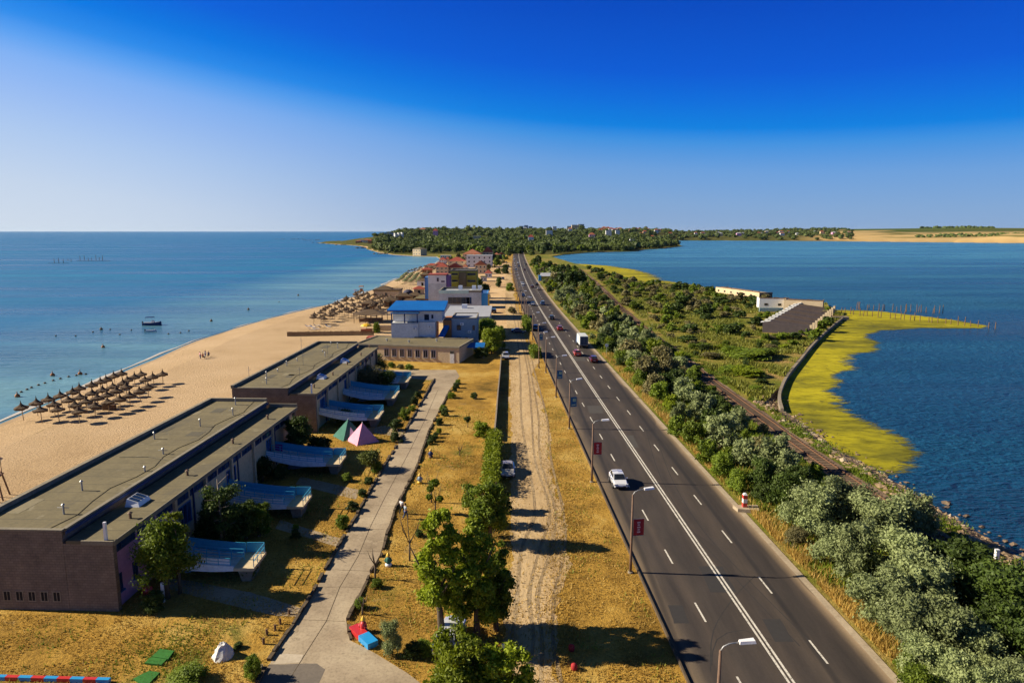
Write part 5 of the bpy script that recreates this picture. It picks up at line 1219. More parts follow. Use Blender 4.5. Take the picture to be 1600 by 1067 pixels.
for i, row in enumerate(ROWS):
    for j, (cx, cy) in enumerate(row):
        p = P(cx / 5.333, 560 + cy / 5.333, 2.35); p.z = 0.0
        parasol(p, f'thatched parasol, {ORD[j]} from the near end in the {["row nearest the water", "second row from the water", "third row from the water", "row farthest from the water"][i]}', 'thatched parasols by the water')
o = MB(); p = P(171, 640)
t = thing('deckchair_stack', 'dark stack of folded loungers among the near thatched parasols', 'loungers', p)
for k in range(4): o = MB(); o.box(-1, 1, -.4, .4, .02 + k * .24, .2 + k * .24); o.build('lounger', MT['wood'], t)
# rows of parasols at the beach bar
q = [P(486, 506), P(553, 510), P(560, 464), P(622, 474)]
for i in range(6):
    for j in range(15):
        f, g_ = i / 5, j / 14
        p = q[0].lerp(q[1], f).lerp(q[2].lerp(q[3], f), g_) + Vector((rnd.uniform(-1.0, 1.0), rnd.uniform(-1.6, 1.6), 0))
        if (i >= 3 and j < 3) or rnd.random() < .10: continue
        parasol(p, f'thatched bar sunshade, {ORD[j]} from the near end, {ORD[i]} row from the water', 'thatched sunshades of the beach bar', PM, 1.15)
q = [P(622, 444), P(652, 446), P(636, 431), P(662, 432)]
for i in range(4):
    for j in range(9):
        p = q[0].lerp(q[1], i / 3).lerp(q[2].lerp(q[3], i / 3), j / 8) + Vector((rnd.uniform(-.4, .4), 0, 0))
        parasol(p, f'green beach sunshade, {ORD[j]} from the near end, {ORD[i]} row from the water', 'green sunshades beyond the beach bar', PG, 1.1)
q = [P(640, 428), P(668, 430), P(672, 417), P(684, 420)]
for i in range(4):
    for j in range(10):
        p = q[0].lerp(q[1], i / 3).lerp(q[2].lerp(q[3], i / 3), j / 9) + Vector((rnd.uniform(-1, 1), rnd.uniform(-3, 3), 0))
        parasol(p, f'far straw sunshade, {ORD[j]} from the near end, {ORD[i]} row from the water', 'straw sunshades on the far beach', PM, 1.1)
def lounger(loc, rz, label, m, group):
    t = thing('sun_lounger', label, 'sun lounger', loc, rz, group)
    mb = MB(); mb.box(-.33, .33, -.95, .45, .25, .34); mb.hexa([(-.33, .453, .25), (.33, .453, .25), (.33, 1.0, .7), (-.33, 1.0, .7), (-.33, .453, .34), (.33, .453, .34), (.33, 1.0, .79), (-.33, 1.0, .79)]); mb.build('cushion', MT[m], t)
    for x in (-.28, .28):
        for y in (-.85, .35): m2 = MB(); m2.box(x - .03, x + .03, y - .03, y + .03, 0, .247); m2.build('leg', MT['whitep'], t)
for k, (px, py) in enumerate([(482, 511), (489, 512), (495, 510), (487, 516), (494, 515), (503, 513), (513, 511)]):
    lounger(P(px, py), rnd.uniform(1, 2), f'sun lounger on open sand near the reed fence, {ORD[k]} from the sea', ['whitep', 'whitep', 'greyw', 'greyw', 'whitep', 'yellow', 'bluegrey'][k], 'loose sun loungers near the reed fence')
t = thing('yellow_umbrella', 'bright yellow umbrella behind the reed fence', 'umbrella', P(573, 519))
mb = MB(); mb.lathe([(1.9, 1.9), (1.5, 2.3), (.8, 2.65), (0, 2.8)], 10); mb.build('canopy', MT['yellow'], t)
mb = MB(); mb.tube([(0, 0, -.1), (0, 0, 2.7)], .05, 6); mb.build('pole', MT['wood'], t)
mb = MB(); mb.box(-1.6, 1.6, -.8, .8, 0, 1.0); mb.build('orange_counter', MT['orangeroof'], t)
mb = MB(); p = P(589, 519); mb.box(-.7, .7, -.4, .4, 0, 2.6); o = mb.build('beach_cabin', MT['white']); o.location = p; tag(o, 'narrow white changing cabin right of the yellow umbrella', 'cabin')
p = P(591, 535); mb = MB(); mb.hexa([(-3.4, -1.5, 0), (3.4, -1.5, 0), (3.4, 1.5, 0), (-3.4, 1.5, 0), (-3.0, -1.2, 1.5), (3.0, -1.2, 1.5), (3.0, 1.2, 1.7), (-3.0, 1.2, 1.7)]); o = mb.build('low_shed', MT['redroof']); o.location = p; tag(o, 'low reddish shed between the blue roofed house and the sand', 'shed')
for k, (px, py, w, d, h, wm, rm) in enumerate([(610, 480, 5, 4, 2.6, 'wood', 'thatch'), (630, 472, 6, 4, 2.5, 'wood', 'thatch'), (648, 470, 5, 4, 2.4, 'cream', 'thatch'), (660, 476, 6, 4, 2.6, 'wood', 'felt'), (640, 482, 7, 4, 2.4, 'wood', 'thatch'), (655, 460, 5, 4, 2.6, 'cream', 'redroof'), (660, 447, 6, 4, 2.8, 'white', 'thatch'), (575, 484, 5, 4, 2.4, 'wood', 'thatch'), (668, 428, 7, 5, 3, 'orange', 'redroof'), (674, 420, 7, 5, 3, 'cream', 'redroof'), (664, 437, 6, 5, 3, 'wood', 'thatch')]):
    p = P(px, py); t = thing('beach_hut', f'small {"thatched" if rm == "thatch" else "flat roofed" if rm == "felt" else "red roofed"} beach hut, {ORD[k]} of the huts between the bar and the houses', 'hut', p, rnd.uniform(-.2, .2), 'beach huts behind the sunshades')
    mb = MB(); mb.box(-w / 2, w / 2, 0, d, -.1, h); mb.build('wall', MT[wm], t); hip(t, -w / 2, w / 2, 0, d, h, 1.3, rm, .6)
    mb = MB(); mb.box(-.6, .6, -.05, .02, 0, 1.9); mb.build('door', MT['black'], t)
# lifeguard towers
def tower(loc, rz, label, s=1.0, top='yellow', m='palewood'):
    t = thing('lifeguard_tower', label, 'lifeguard tower', loc, rz, None); t.scale = (s, s, s)
    for x in (-1, 1):
        for y in (-1, 1): m2 = MB(); m2.tube([(x * 1.15, y * 1.0, -.2), (x * .65, y * .6, 3.0)], .09, 6); m2.build('leg', MT[m], t)
    mb = MB(); mb.box(-.85, .85, -.8, .8, 2.6, 2.75); mb.build('platform', MT[m], t)
    mb = MB(); mb.box(-.5, .5, .2, .35, 2.753, 3.7); mb.box(-.5, .5, -.3, .197, 3.0, 3.12); mb.build('seat', MT[top], t)
    mb = MB(); mb.hexa([(-.95, -.9, 4.4), (.95, -.9, 4.4), (.95, .9, 4.4), (-.95, .9, 4.4), (-.7, -.7, 4.65), (.7, -.7, 4.65), (.7, .7, 4.65), (-.7, .7, 4.65)]); mb.build('sunroof', MT[top], t)
    for x in (-.75, .75): m2 = MB(); m2.tube([(x, .5, 2.7), (x, .5, 4.42)], .04, 5); m2.build('roof_post', MT[m], t)
    mb = MB()
    for k in range(7): mb.beam((-.35, -1.05 + .06 * k, .3 + k * .38), (.35, -1.05 + .06 * k, .3 + k * .38), .05, .05)
    mb.build('ladder', MT[m], t)
tower(P(-8, 779), .3, 'yellow lifeguard chair cut by the left edge of the photo', 1.0, 'yellow', 'rustpole')
tower(P(565, 467), .1, 'wooden lifeguard tower at the far end of the beach bar sunshades', 1.25, 'orange')
tower(P(556, 464), .4, 'small reddish lifeguard chair at the waterline by the bar sunshades', .7, 'red')

# ================================================================ BOATS, BUOYS
def boat(px, py, L, rz, hull, label, canopy=None, name='motor_boat'):
    p = P(px, py, WL); t = thing(name, label, 'boat', (p.x, p.y, WL), rz, None)
    mb = MB(); st = [(-.5, .17, .0), (-.3, .2, .0), (.0, .2, .0), (.25, .16, .03), (.42, .08, .08), (.5, .008, .12)]
    for (x, w, rise) in st:
        x *= L; w *= L * .92; z = .155 * L + rise * L * .6
        mb.v += [(x, 0, -.06 * L + rise * L * .4), (x, w * .75, -.01 * L), (x, w, z), (x, w * .86, z), (x, w * .7, .05 * L), (x, -w * .7, .05 * L), (x, -w * .86, z), (x, -w, z), (x, -w * .75, -.01 * L)]
    for i in range(len(st) - 1):
        for k in range(9): a = i * 9 + k; b = i * 9 + (k + 1) % 9; mb.f.append((a, b, b + 9, a + 9)); mb.m.append(1 if k in (2, 3, 4, 5, 6) else 0)
    mb.f.append(tuple(range(9))); mb.m.append(0)
    mb.build('hull', [MT[hull], MT['whitep']], t)
    mb = MB(); mb.box(-.5 * L - .3, -.5 * L - .003, -.2, .2, .0, .17 * L + .3); mb.build('outboard_motor', MT['plastic'], t)
    for k in (-.22, .1): m2 = MB(); m2.box(k * L - .15, k * L + .15, -.13 * L, .13 * L, .055 * L, .11 * L); m2.build('bench', MT['palewood'], t)
    if canopy:
        mb = MB(); mb.box(-.3 * L, .08 * L, -.15 * L, .15 * L, .44 * L, .47 * L); mb.build('canopy', MT[canopy], t)
        for x in (-.28, .06):
            for y in (-.14, .14): m2 = MB(); m2.tube([(x * L, y * L, .12 * L), (x * L, y * L, .44 * L)], .025, 5); m2.build('canopy_post', MT['metal'], t)
        mb = MB(); mb.hexa([(-.02 * L, -.09 * L, .1 * L), (.16 * L, -.09 * L, .1 * L), (.16 * L, .09 * L, .1 * L), (-.02 * L, .09 * L, .1 * L), (-.02 * L, -.08 * L, .27 * L), (.09 * L, -.08 * L, .27 * L), (.09 * L, .08 * L, .27 * L), (-.02 * L, .08 * L, .27 * L)]); mb.build('console', MT['white'], t)
        mb = MB(); mb.tube([(.3 * L, .1 * L, .18 * L), (.47 * L, 0, .32 * L), (.3 * L, -.1 * L, .18 * L)], .025, 5); mb.build('bow_rail', MT['whitep'], t)
boat(238, 508, 5.9, .08, 'trimblue', 'dark motor boat with a small canopy anchored off the beach', 'trimblue')
boat(236, 518, 3.1, .2, 'whitep', 'small white dinghy floating beside the dark motor boat', None, 'dinghy')
boat(1108, 373.5, 14, .3, 'whitep', 'far white boat at the opposite lagoon shore', None, 'dinghy')
gb = 'swimming line buoys near the beach'
bl = [(27, 620, 1), (82, 587, 1), (125, 585, 1), (33, 613, 0), (42, 609, 0), (49, 606, 0), (60, 602, 0), (70, 599, 0), (83, 595, 0), (94, 592, 0), (107, 589, 0), (119, 587, 0), (134, 585, 0), (161, 543, 1), (158, 515, 1), (118, 525, 0), (145, 519, 0),
      (172, 515, 0), (187, 523, 0), (263, 522, 0), (282, 520, 0), (295, 517, 0), (330, 502, 1), (388, 484, 1), (436, 472, 0), (466, 462, 1), (500, 454, 0), (87, 525, 0), (205, 516, 0)]
for k, (x, y, big) in enumerate(bl):
    mb = MB(); s = .55 if big else .28
    mb.lathe([(0, -.25 * s), (.75 * s, -.1 * s), (s * .85, .35 * s), (.6 * s, .85 * s), (.2 * s, 1.1 * s), (.09, 1.2 * s), (.07, 1.9 * s), (0, 1.95 * s)] if big else [(0, -.2), (s * .8, 0), (s, .35 * s), (s * .6, .9 * s), (0, 1.1 * s)], 9)
    o = mb.build('buoy', MT['orange'] if big and k < 14 else MT['wood'], None, True); o.location = P(x, y, WL)
    tag(o, f'{"large reddish" if big else "small dark"} buoy off the beach, {ORD[k]} counted outwards from the near parasols', 'buoy', gb)
for k, (x, y) in enumerate([(85, 411), (92, 411), (99, 411), (106, 408), (111, 409), (125, 407), (132, 406), (138, 408), (143, 407), (150, 407), (155, 406), (160, 407)]):
    m2 = MB(); m2.tube([(0, 0, -1), (rnd.uniform(-.3, .3), 0, rnd.uniform(2.5, 6))], [.28, .18], 6); o = m2.build('net_stake', MT['wood']); o.location = P(x, y, WL); tag(o, f'thin fishing net stake far out at sea, {ORD[k]} from the left', 'stake', 'fishing net stakes in the sea')
for k, (x, y, w) in enumerate([(91, 411.5, 40), (146, 408, 70)]):
    m2 = MB(); m2.beam((-w / 4, 0, .1), (w / 4, 0, .1), .5, .25); o = m2.build('net_line', MT['wood']); o.location = P(x, y, WL); tag(o, ['floating net line between the left stakes', 'longer floating net line between the right stakes'][k], 'net')

# ================================================================ PEOPLE
def skin_obj(name, joints, edges, radii, m, parent):
    me = bpy.data.meshes.new(name); me.from_pydata(joints, edges, []); me.materials.append(m)
    o = bpy.data.objects.new(name, me); COL.objects.link(o); o.parent = parent
    sk = o.modifiers.new('skin', 'SKIN'); sk.use_smooth_shade = True
    lay = me.skin_vertices[0] if me.skin_vertices else me.attributes and None
    if not me.skin_vertices:
        bm = bmesh.new(); bm.from_mesh(me); bm.verts.layers.skin.verify(); bm.to_mesh(me); bm.free()
    for i, r in enumerate(radii): me.skin_vertices[0].data[i].radius = (r, r) if not isinstance(r, tuple) else r
    me.skin_vertices[0].data[0].use_root = True
    ss = o.modifiers.new('sub', 'SUBSURF'); ss.levels = 1; ss.render_levels = 1
    return o
def person(loc, rz, label, shirt, trousers, pose='stand', s=1.0, group=None, hat=None):
    t = thing('person', label, 'person', loc, rz, group); t.scale = (s, s, s)
    if pose == 'sit': hip_, kn, an = .45, [(-.11, -.42, .48), (.11, -.42, .48)], [(-.12, -.45, .08), (.12, -.45, .08)]
    elif pose == 'walk': hip_, kn, an = .92, [(-.11, -.16, .50), (.11, .06, .49)], [(-.11, -.14, .09), (.11, .30, .10)]
    else: hip_, kn, an = .92, [(-.12, -.02, .5), (.12, -.02, .5)], [(-.13, 0, .08), (.13, 0, .08)]
    z = hip_
    J = [(0, 0, z), (0, .01, z + .25), (0, 0, z + .48), (0, -.01, z + .58), (0, -.02, z + .66), (0, -.02, z + .78)]
    E_ = [(0, 1), (1, 2), (2, 3), (3, 4), (4, 5)]; Rr = [.14, .12, .14, .055, .085, .08]
    for sd in (-1, 1):
        n = len(J); J += [(sd * .19, 0, z + .50), (sd * .24, .03, z + .22), (sd * .22, -.14, z + .02), (sd * .21, -.19, z - .06)]; E_ += [(2, n), (n, n + 1), (n + 1, n + 2), (n + 2, n + 3)]; Rr += [.062, .046, .034, .036]
        for f in range(5): m_ = len(J); J += [(sd * (.18 + .014 * f), -.24 + (.04 if f == 0 else 0), z - .11 - .008 * (2 - abs(f - 2)))]; E_ += [(n + 3, m_)]; Rr += [.011]
    for k in range(2):
        n = len(J); J += [((-1, 1)[k] * .10, 0, z - .06), kn[k], an[k], (an[k][0], an[k][1] - .16, an[k][2] - .04)]; E_ += [(0, n), (n, n + 1), (n + 1, n + 2), (n + 2, n + 3)]; Rr += [.10, .062, .045, .04]
    skin_obj('body', J, E_, Rr, MT['skin'], t)
    J = [(0, 0, z + .02), (0, .01, z + .26), (0, 0, z + .5), (-.2, 0, z + .5), (-.245, .03, z + .24), (.2, 0, z + .5), (.245, .03, z + .24)]
    skin_obj('shirt', J, [(0, 1), (1, 2), (2, 3), (3, 4), (2, 5), (5, 6)], [.16, .145, .15, .075, .062, .075, .062], MT[shirt], t)
    J = [(0, 0, z + .02), (-.1, 0, z - .06), kn[0], tuple(np.array(an[0]) + (0, 0, .07)), (.1, 0, z - .06), kn[1], tuple(np.array(an[1]) + (0, 0, .07))]
    skin_obj('trousers', J, [(0, 1), (1, 2), (2, 3), (0, 4), (4, 5), (5, 6)], [.155, .115, .08, .062, .115, .08, .062], MT[trousers], t)
    mb = MB(); mb.lathe([(.0, .14), (.07, .12), (.105, .06), (.108, -.01), (.09, -.07)], 10, (0, .015, z + .76)); mb.build('hat' if hat else 'hair', MT[hat] if hat else MT['hair'], t, True)
    mb = MB(); mb.box(-.05, -.025, -.108, -.095, z + .735, z + .75); mb.box(.025, .05, -.108, -.095, z + .735, z + .75); mb.hexa([(-.012, -.125, z + .70), (.012, -.125, z + .70), (.012, -.09, z + .70), (-.012, -.09, z + .70), (-.006, -.11, z + .74), (.006, -.11, z + .74), (.006, -.09, z + .74), (-.006, -.09, z + .74)]); mb.box(-.03, .03, -.104, -.09, z + .66, z + .672); mb.build('face', MT['hair'], t)
    return t
person(P(628, 803), 2.6, 'person in a white shirt walking at the edge of the path', 'whitep', 'black', 'walk')
person(P(634, 811), 2.2, 'person in dark clothes close behind the one in white', 'bluegrey', 'trimblue', 'walk')
bp = [(313, 561), (317, 560), (321, 559), (326, 557)]
for k, (x, y) in enumerate(bp): person(P(x, y), rnd.uniform(0, 6), ['person in a pink top, leftmost of the group alone on the open sand', 'person in a red top, second of the group on the open sand', 'person in white, third of the group on the open sand', 'person in dark clothes, rightmost of the group on the open sand'][k], ['tentpink', 'red', 'whitep', 'trimblue'][k], ['trimblue', 'black', 'bluegrey', 'black'][k], 'sit' if k % 2 else 'stand', 1.0, 'people on the beach')
# painted garden figures with yellow hats
def figure(px, py, coat, base, label):
    t = thing('garden_figure', label, 'statue', P(px, py), rnd.uniform(-.4, .4), 'painted garden figures beside the path'); 
    mb = MB(); mb.lathe([(.0, .0), (.30, 0), (.32, .22), (.18, .30)], 10); mb.build('base', MT[base], t, True)
    mb = MB(); mb.lathe([(.2, .28), (.27, .45), (.24, .75), (.12, .88), (.0, .9)], 10); mb.tube([(-.2, 0, .75), (-.33, -.05, .55), (-.22, -.2, .48)], [.07, .06, .05], 6); mb.tube([(.2, 0, .75), (.33, -.05, .55), (.22, -.2, .48)], [.07, .06, .05], 6); mb.build('coat', MT[coat], t, True)
    mb = MB(); mb.lathe([(.0, .82), (.1, .86), (.13, .96), (.1, 1.06), (0, 1.08)], 10); mb.build('head', MT['skin'], t, True)
    mb = MB(); mb.lathe([(.2, 1.02), (.16, 1.10), (.08, 1.25), (.0, 1.34)], 10); mb.build('hat', MT['yellow'], t, True)
figure(607, 884, 'tentgreen', 'whitep', 'small painted figure in dark green with a yellow hat by the path')
figure(568, 987, 'red', 'trimblue', 'small painted figure in red beside the red and blue bench')
figure(656, 755, 'bluegrey', 'yellow', 'small painted figure in grey blue on yellow base, beside the path near the saplings')
figure(673, 715, 'trimblue', 'wood', 'small dark painted figure farthest along the path edge')

# ================================================================ PLAYGROUND THINGS
def pyramid(cpx, half, h, m, rz, label, flap=False):
    t = thing('pyramid_tent', label, 'tent', P(*cpx), rz, 'pyramid tents on the lawn')
    mb = MB(); a = half; mb.poly([(-a, -a, 0), (a, -a, 0), (0, 0, h)]); mb.poly([(a, -a, 0), (a, a, 0), (0, 0, h)]); mb.poly([(a, a, 0), (-a, a, 0), (0, 0, h)]); mb.poly([(-a, a, 0), (-a, -a, 0), (0, 0, h)]); mb.poly([(-a, a, .01), (a, a, .01), (a, -a, .01), (-a, -a, .01)]); mb.build('cover', MT[m], t)
    mb = MB(); mb.tube([(0, 0, h - .2), (0, 0, h + .12)], .05, 6); mb.build('finial', MT['whitep'], t)
    if flap: mb = MB(); mb.hexa([(-.02 - a * .45, -a - .02, 0), (.55, -a - .02, 0), (.55, -a + .03, 0), (-.02 - a * .45, -a + .03, 0), (-.1, -a * .42 - .03, h * .58), (.0, -a * .42 - .03, h * .58), (.0, -a * .42 + .03, h * .58), (-.1, -a * .42 + .03, h * .58)]); mb.build('door_flap', MT['whitep'], t)
    for s in (-1, 1): m2 = MB(); m2.lathe([(0, 0), (.2, .0), (.2, .02), (0, .02)], 10); o = m2.build('spot', MT['bluegrey'], t); o.location = (a * .36, s * .3, h * .62); o.rotation_euler = (0, math.atan2(h, a), 0)
pyramid((567, 689), 1.75, 2.75, 'tentpink', R_(38), 'pink pyramid tent in front of the green one')
pyramid((545, 682), 1.75, 2.7, 'tentgreen', R_(40), 'dark green pyramid tent with a white door strip', True)
p = P(349, 1025); mb = MB(); r = random.Random(4)
pr = [(1.15, 0), (.95, .45), (.72, .85), (.50, 1.15), (.38, 1.35), (.22, 1.32)]
for k, (rr, z) in enumerate(pr):
    for i in range(16): a = 2 * math.pi * i / 16; q = rr * (1 + r.uniform(-.14, .14)); mb.v.append((q * math.cos(a), q * math.sin(a), z + r.uniform(-.07, .07)))
for k in range(5):
    for i in range(16): a = k * 16 + i; b = k * 16 + (i + 1) % 16; mb.f.append((a, b, b + 16, a + 16)); mb.m.append(0)
mb.f.append(tuple(5 * 16 + i for i in range(16))); mb.m.append(0)
o = mb.build('rock_mound', mat('whitewashed rock', (.80, .78, .74), (.5, .48, .45), 3, .9, False, .6)); o.location = p; o.scale = (.66, .66, .72); tag(o, 'whitewashed cone of rocks like a small volcano on the dry grass', 'rock mound')
t = thing('playground_bench', 'low box bench, red half and bright blue half, at the path corner', 'bench', P(568, 998), R_(-50))
mb = MB(); mb.box(-1.55, -.003, -.38, .38, 0, .42); mb.build('red_half', MT['red'], t); mb = MB(); mb.box(.003, 1.45, -.42, .42, 0, .46); mb.build('blue_half', MT['brightblue'], t)
for k, (q, h, lb) in enumerate([([(250, 1017), (272, 1020), (263, 1033), (237, 1029)], .2, 'small raised green mat, farther of the two beside the dark green patch'), ([(236, 1028), (262, 1031), (252, 1041), (226, 1038)], .15, 'flat bright green mat in front of the raised one'), ([(208, 1062), (232, 1050), (250, 1052), (228, 1075)], .12, 'dull green mat nearest the bottom edge')]):
    pts = [P(*z) for z in q]; mb = MB(); mb.hexa([Vector((z.x, z.y, 0)) for z in pts][::-1] + [Vector((z.x, z.y, h)) for z in pts][::-1])
    tag(mb.build('green_mat', MT['mat_green']), lb, 'mat', 'green play mats on the lawn')
t = thing('striped_kerb', 'red and blue striped low border at the bottom left corner', 'border', P(80, 1064))
a = P(-10, 1061); b = P(172, 1066); n = 9
for k in range(n):
    u = a.lerp(b, k / n) - t.location; v = a.lerp(b, (k + .985) / n) - t.location; m2 = MB(); m2.beam(u + Vector((0, 0, .12)), v + Vector((0, 0, .12)), .28, .34); m2.build('red_block' if k % 2 else 'blue_block', MT['red'] if k % 2 else MT['brightblue'], t)
mb = MB(); p = P(255, 940); mb.tube([(0, 0, 0), (.02, 0, 1.7)], [.16, .13], 8); o = mb.build('white_post', MT['whitep']); o.location = p; tag(o, 'short white post in the shade at the nearest block corner', 'post')
mb = MB(); mb.lathe([(.0, 0), (.35, 0), (.42, .5), (.2, .75), (0, .8)], 8); o = mb.build('red_shrub_pot', MT['red'], None, True); o.location = P(231, 928); tag(o, 'dull red tub in the shade beside the pink wall corner', 'tub')
mb = MB(); mb.box(-.25, .25, -.2, .2, 0, .35); o = mb.build('pale_stone', MT['palerock']); o.location = P(404, 1047); tag(o, 'pale stone at the left edge of the dark path repair', 'stone')
t = thing('green_sign', 'small green board on a post beside the dirt track near the bottom', 'sign', P(795, 1032)); mb = MB(); mb.box(-.5, .5, -.04, .04, .9, 1.3); mb.build('board', MT['mint'], t); mb = MB(); mb.box(-.04, .04, -.03, .03, -.1, .9); mb.build('post', MT['metal'], t)
for k, (x, y) in enumerate([(893, 1016), (897, 1046)]):
    mb = MB(); mb.lathe([(0, -.05), (.28, -.02), (.33, .25), (.30, .55), (.12, .68), (0, .7)], 9); o = mb.build('red_bin', MT['redcloth'], None, True); o.location = P(x, y); o.scale = (.72, .72, .72); tag(o, ['red tub on the shaded grass verge, farther of the two', 'red tub on the shaded grass verge, nearer of the two'][k], 'tub', 'red tubs on the grass verge')
# low stone row + lamps on lawn: sticks
for k, (x, y, h) in enumerate([(417, 992, .5), (430, 985, .5), (438, 975, .5), (452, 960, .45), (412, 1006, .5)]):
    mb = MB(); mb.tube([(0, 0, -.1), (0, 0, h)], [.1, .09], 7); o = mb.build('low_post', MT['wood']); o.location = P(x, y); tag(o, f'low wooden post on the dry grass left of the path, {ORD[k]} of a loose row', 'post', 'low posts on the dry grass')
# low wall along the dirt track
wl = [P(x, y) for x, y in [(772, 690), (775, 660), (778, 620), (781, 590), (783, 562)]]; mb = MB()
for a, b in zip(wl[:-1], wl[1:]): mb.beam(a + Vector((0, 0, .5)), b + Vector((0, 0, .5)), .22, 1.15)
tag(mb.build('low_wall', MT['kerb']), 'low stone wall along the dirt track beyond the clipped hedge', 'wall')

# ================================================================ VEGETATION
rng = np.random.default_rng(11)
def leaf_crown(seed, R, H, z0, nlobe, nleaf, size, m, shape='bush', core=.72, squash=1.0, aspect=.55, ls=1.0):
    """crown of many small leaf faces spread over lobes; returns mesh data"""
    g = np.random.default_rng(seed); lob = []
    for i in range(nlobe):
        if shape == 'bush':
            a = g.uniform(0, 2 * math.pi); q = math.sqrt(g.uniform(0, 1)); zz = g.uniform(0, 1)
            rad = R * .72 * q * (1 - .35 * zz); lr = R * g.uniform(.26, .42) * ls
            lob.append((rad * math.cos(a), rad * math.sin(a), z0 + lr * .6 + (H - z0 - lr * 1.5) * zz, lr))
        elif shape == 'tall':
            zz = (i + g.uniform(0, .9)) / nlobe; a = g.uniform(0, 6.28); w = R * (1 - .75 * abs(zz - .38) ** 1.3) * .66; q = math.sqrt(g.uniform(0.05, 1)); lr = R * g.uniform(.26, .40) * (1.1 - .45 * zz) * ls
            lob.append((w * q * math.cos(a), w * q * math.sin(a), z0 + (H - z0 - lr) * zz + lr * .3, lr))
        elif shape == 'layer':
            zz = (i % 5) / 5 + g.uniform(-.05, .05); a = g.uniform(0, 6.28); w = R * (1.05 - .6 * zz); q = g.uniform(.25, 1); lr = R * g.uniform(.24, .36)
            lob.append((w * q * math.cos(a) * .8, w * q * math.sin(a) * .8, z0 + (H - z0 - lr * .5) * max(0, zz), lr))
        else:
            zz = (i + .5) / nlobe; a = i * 2.4; w = R * (1 - zz) * .75; lr = max(.18, R * .42 * (1 - .65 * zz)); lob.append((w * math.cos(a), w * math.sin(a), z0 + (H - z0 - lr * .6) * zz, lr))
    lob = np.array(lob); lw = lob[:, 3] ** 2; lw = lw / lw.sum(); which = g.choice(len(lob), nleaf, p=lw)
    d = g.normal(size=(nleaf, 3)); d[:, 2] = d[:, 2] + .25; d /= np.linalg.norm(d, axis=1)[:, None]
    rr = lob[which, 3] * (.52 + .62 * g.uniform(size=nleaf) + (.35 * np.maximum(0, g.normal(size=nleaf)) if nleaf > 2000 else 0))
    c = lob[which, :3] + d * rr[:, None] * np.array([1, 1, .8 * squash])
    nrm = d + .75 * g.normal(size=(nleaf, 3)); nrm /= np.linalg.norm(nrm, axis=1)[:, None]
    t1 = np.cross(nrm, g.normal(size=(nleaf, 3))); t1 /= np.linalg.norm(t1, axis=1)[:, None]; t2 = np.cross(nrm, t1)
    s = size * g.uniform(.6, 1.35, nleaf)[:, None]; t1 *= s; t2 *= s * aspect
    v = np.stack([c - t1, c - t2 * .9, c + t1, c + t2], 1).reshape(-1, 3); n = nleaf
    v[:, 2] = np.maximum(v[:, 2], .02)
    vs = [v]; faces = [(4 * i, 4 * i + 1, 4 * i + 2, 4 * i + 3) for i in range(n)]
    if core > 0:
        bm = bmesh.new(); bmesh.ops.create_icosphere(bm, subdivisions=2 if nleaf > 600 else 1, radius=1); iv = np.array([q.co[:] for q in bm.verts]); fi = [[q.index for q in f.verts] for f in bm.faces]; bm.free()
        base = n * 4
        for (x, y, z, lr) in lob:
            k = iv * lr * core * (1 + .22 * g.normal(size=(len(iv), 1))) * np.array([1, 1, .8 * squash]) + np.array([x, y, z]); k[:, 2] = np.maximum(k[:, 2], .01); vs.append(k); faces += [tuple(base + q for q in f) for f in fi]; base += len(iv)
    me = bpy.data.meshes.new('crown'); me.from_pydata(np.concatenate(vs).tolist(), [], faces); me.materials.append(MT[m] if isinstance(m, str) else m); me.update()
    return me
def trunk_mesh(seed, h, r, nb=4, spread=.5, top=None):
    g = random.Random(seed); mb = MB(); lean = g.uniform(-.08, .08) * h
    mb.tube([(0, 0, -.3), (lean * .3, 0, h * .4), (lean, 0, h)], [r * 1.25, r, r * .6], 7)
    for k in range(nb):
        a = k * 2.4 + g.random(); z = h * g.uniform(.45, .95); L = (top or h) * g.uniform(.3, .55); f = z / h; x0 = lean * f
        mb.tube([(x0, 0, z), (x0 + math.cos(a) * L * spread, math.sin(a) * L * spread, z + L * .6), (x0 + math.cos(a) * L * spread * 1.5, math.sin(a) * L * spread * 1.5, z + L)], [r * .5, r * .32, r * .12], 5)
    o = mb.build('trunk', MT['bark'], None, True); me = o.data; bpy.data.objects.remove(o); return me
VAR = {}
def variant(kind, lod):
    k = (kind, lod)
    if k not in VAR:
        nl, sz = {0: (8000, .14), 1: (2600, .23), 2: (700, .45), 3: (130, 1.0)}[lod]; out = []
        for s in range(4 if lod < 2 else 3):
            sd = hash((len(kind), lod, s)) % 9999 + s * 13 + {'silver': 1, 'olive': 2, 'green': 3, 'dark': 4, 'bright': 5, 'far': 6}.get(kind, 7) * 100
            out.append((leaf_crown(sd, 2.5, 4.0, .15, 34 if lod < 2 else 14, nl, sz * (.8 if kind == 'silver' else 1), kind, 'bush', .6, 1.0, .5, .72 if lod < 2 else .9), trunk_mesh(sd, 1.5, .13, 3, .5, 2.5)))
        VAR[k] = out
    return VAR[k]
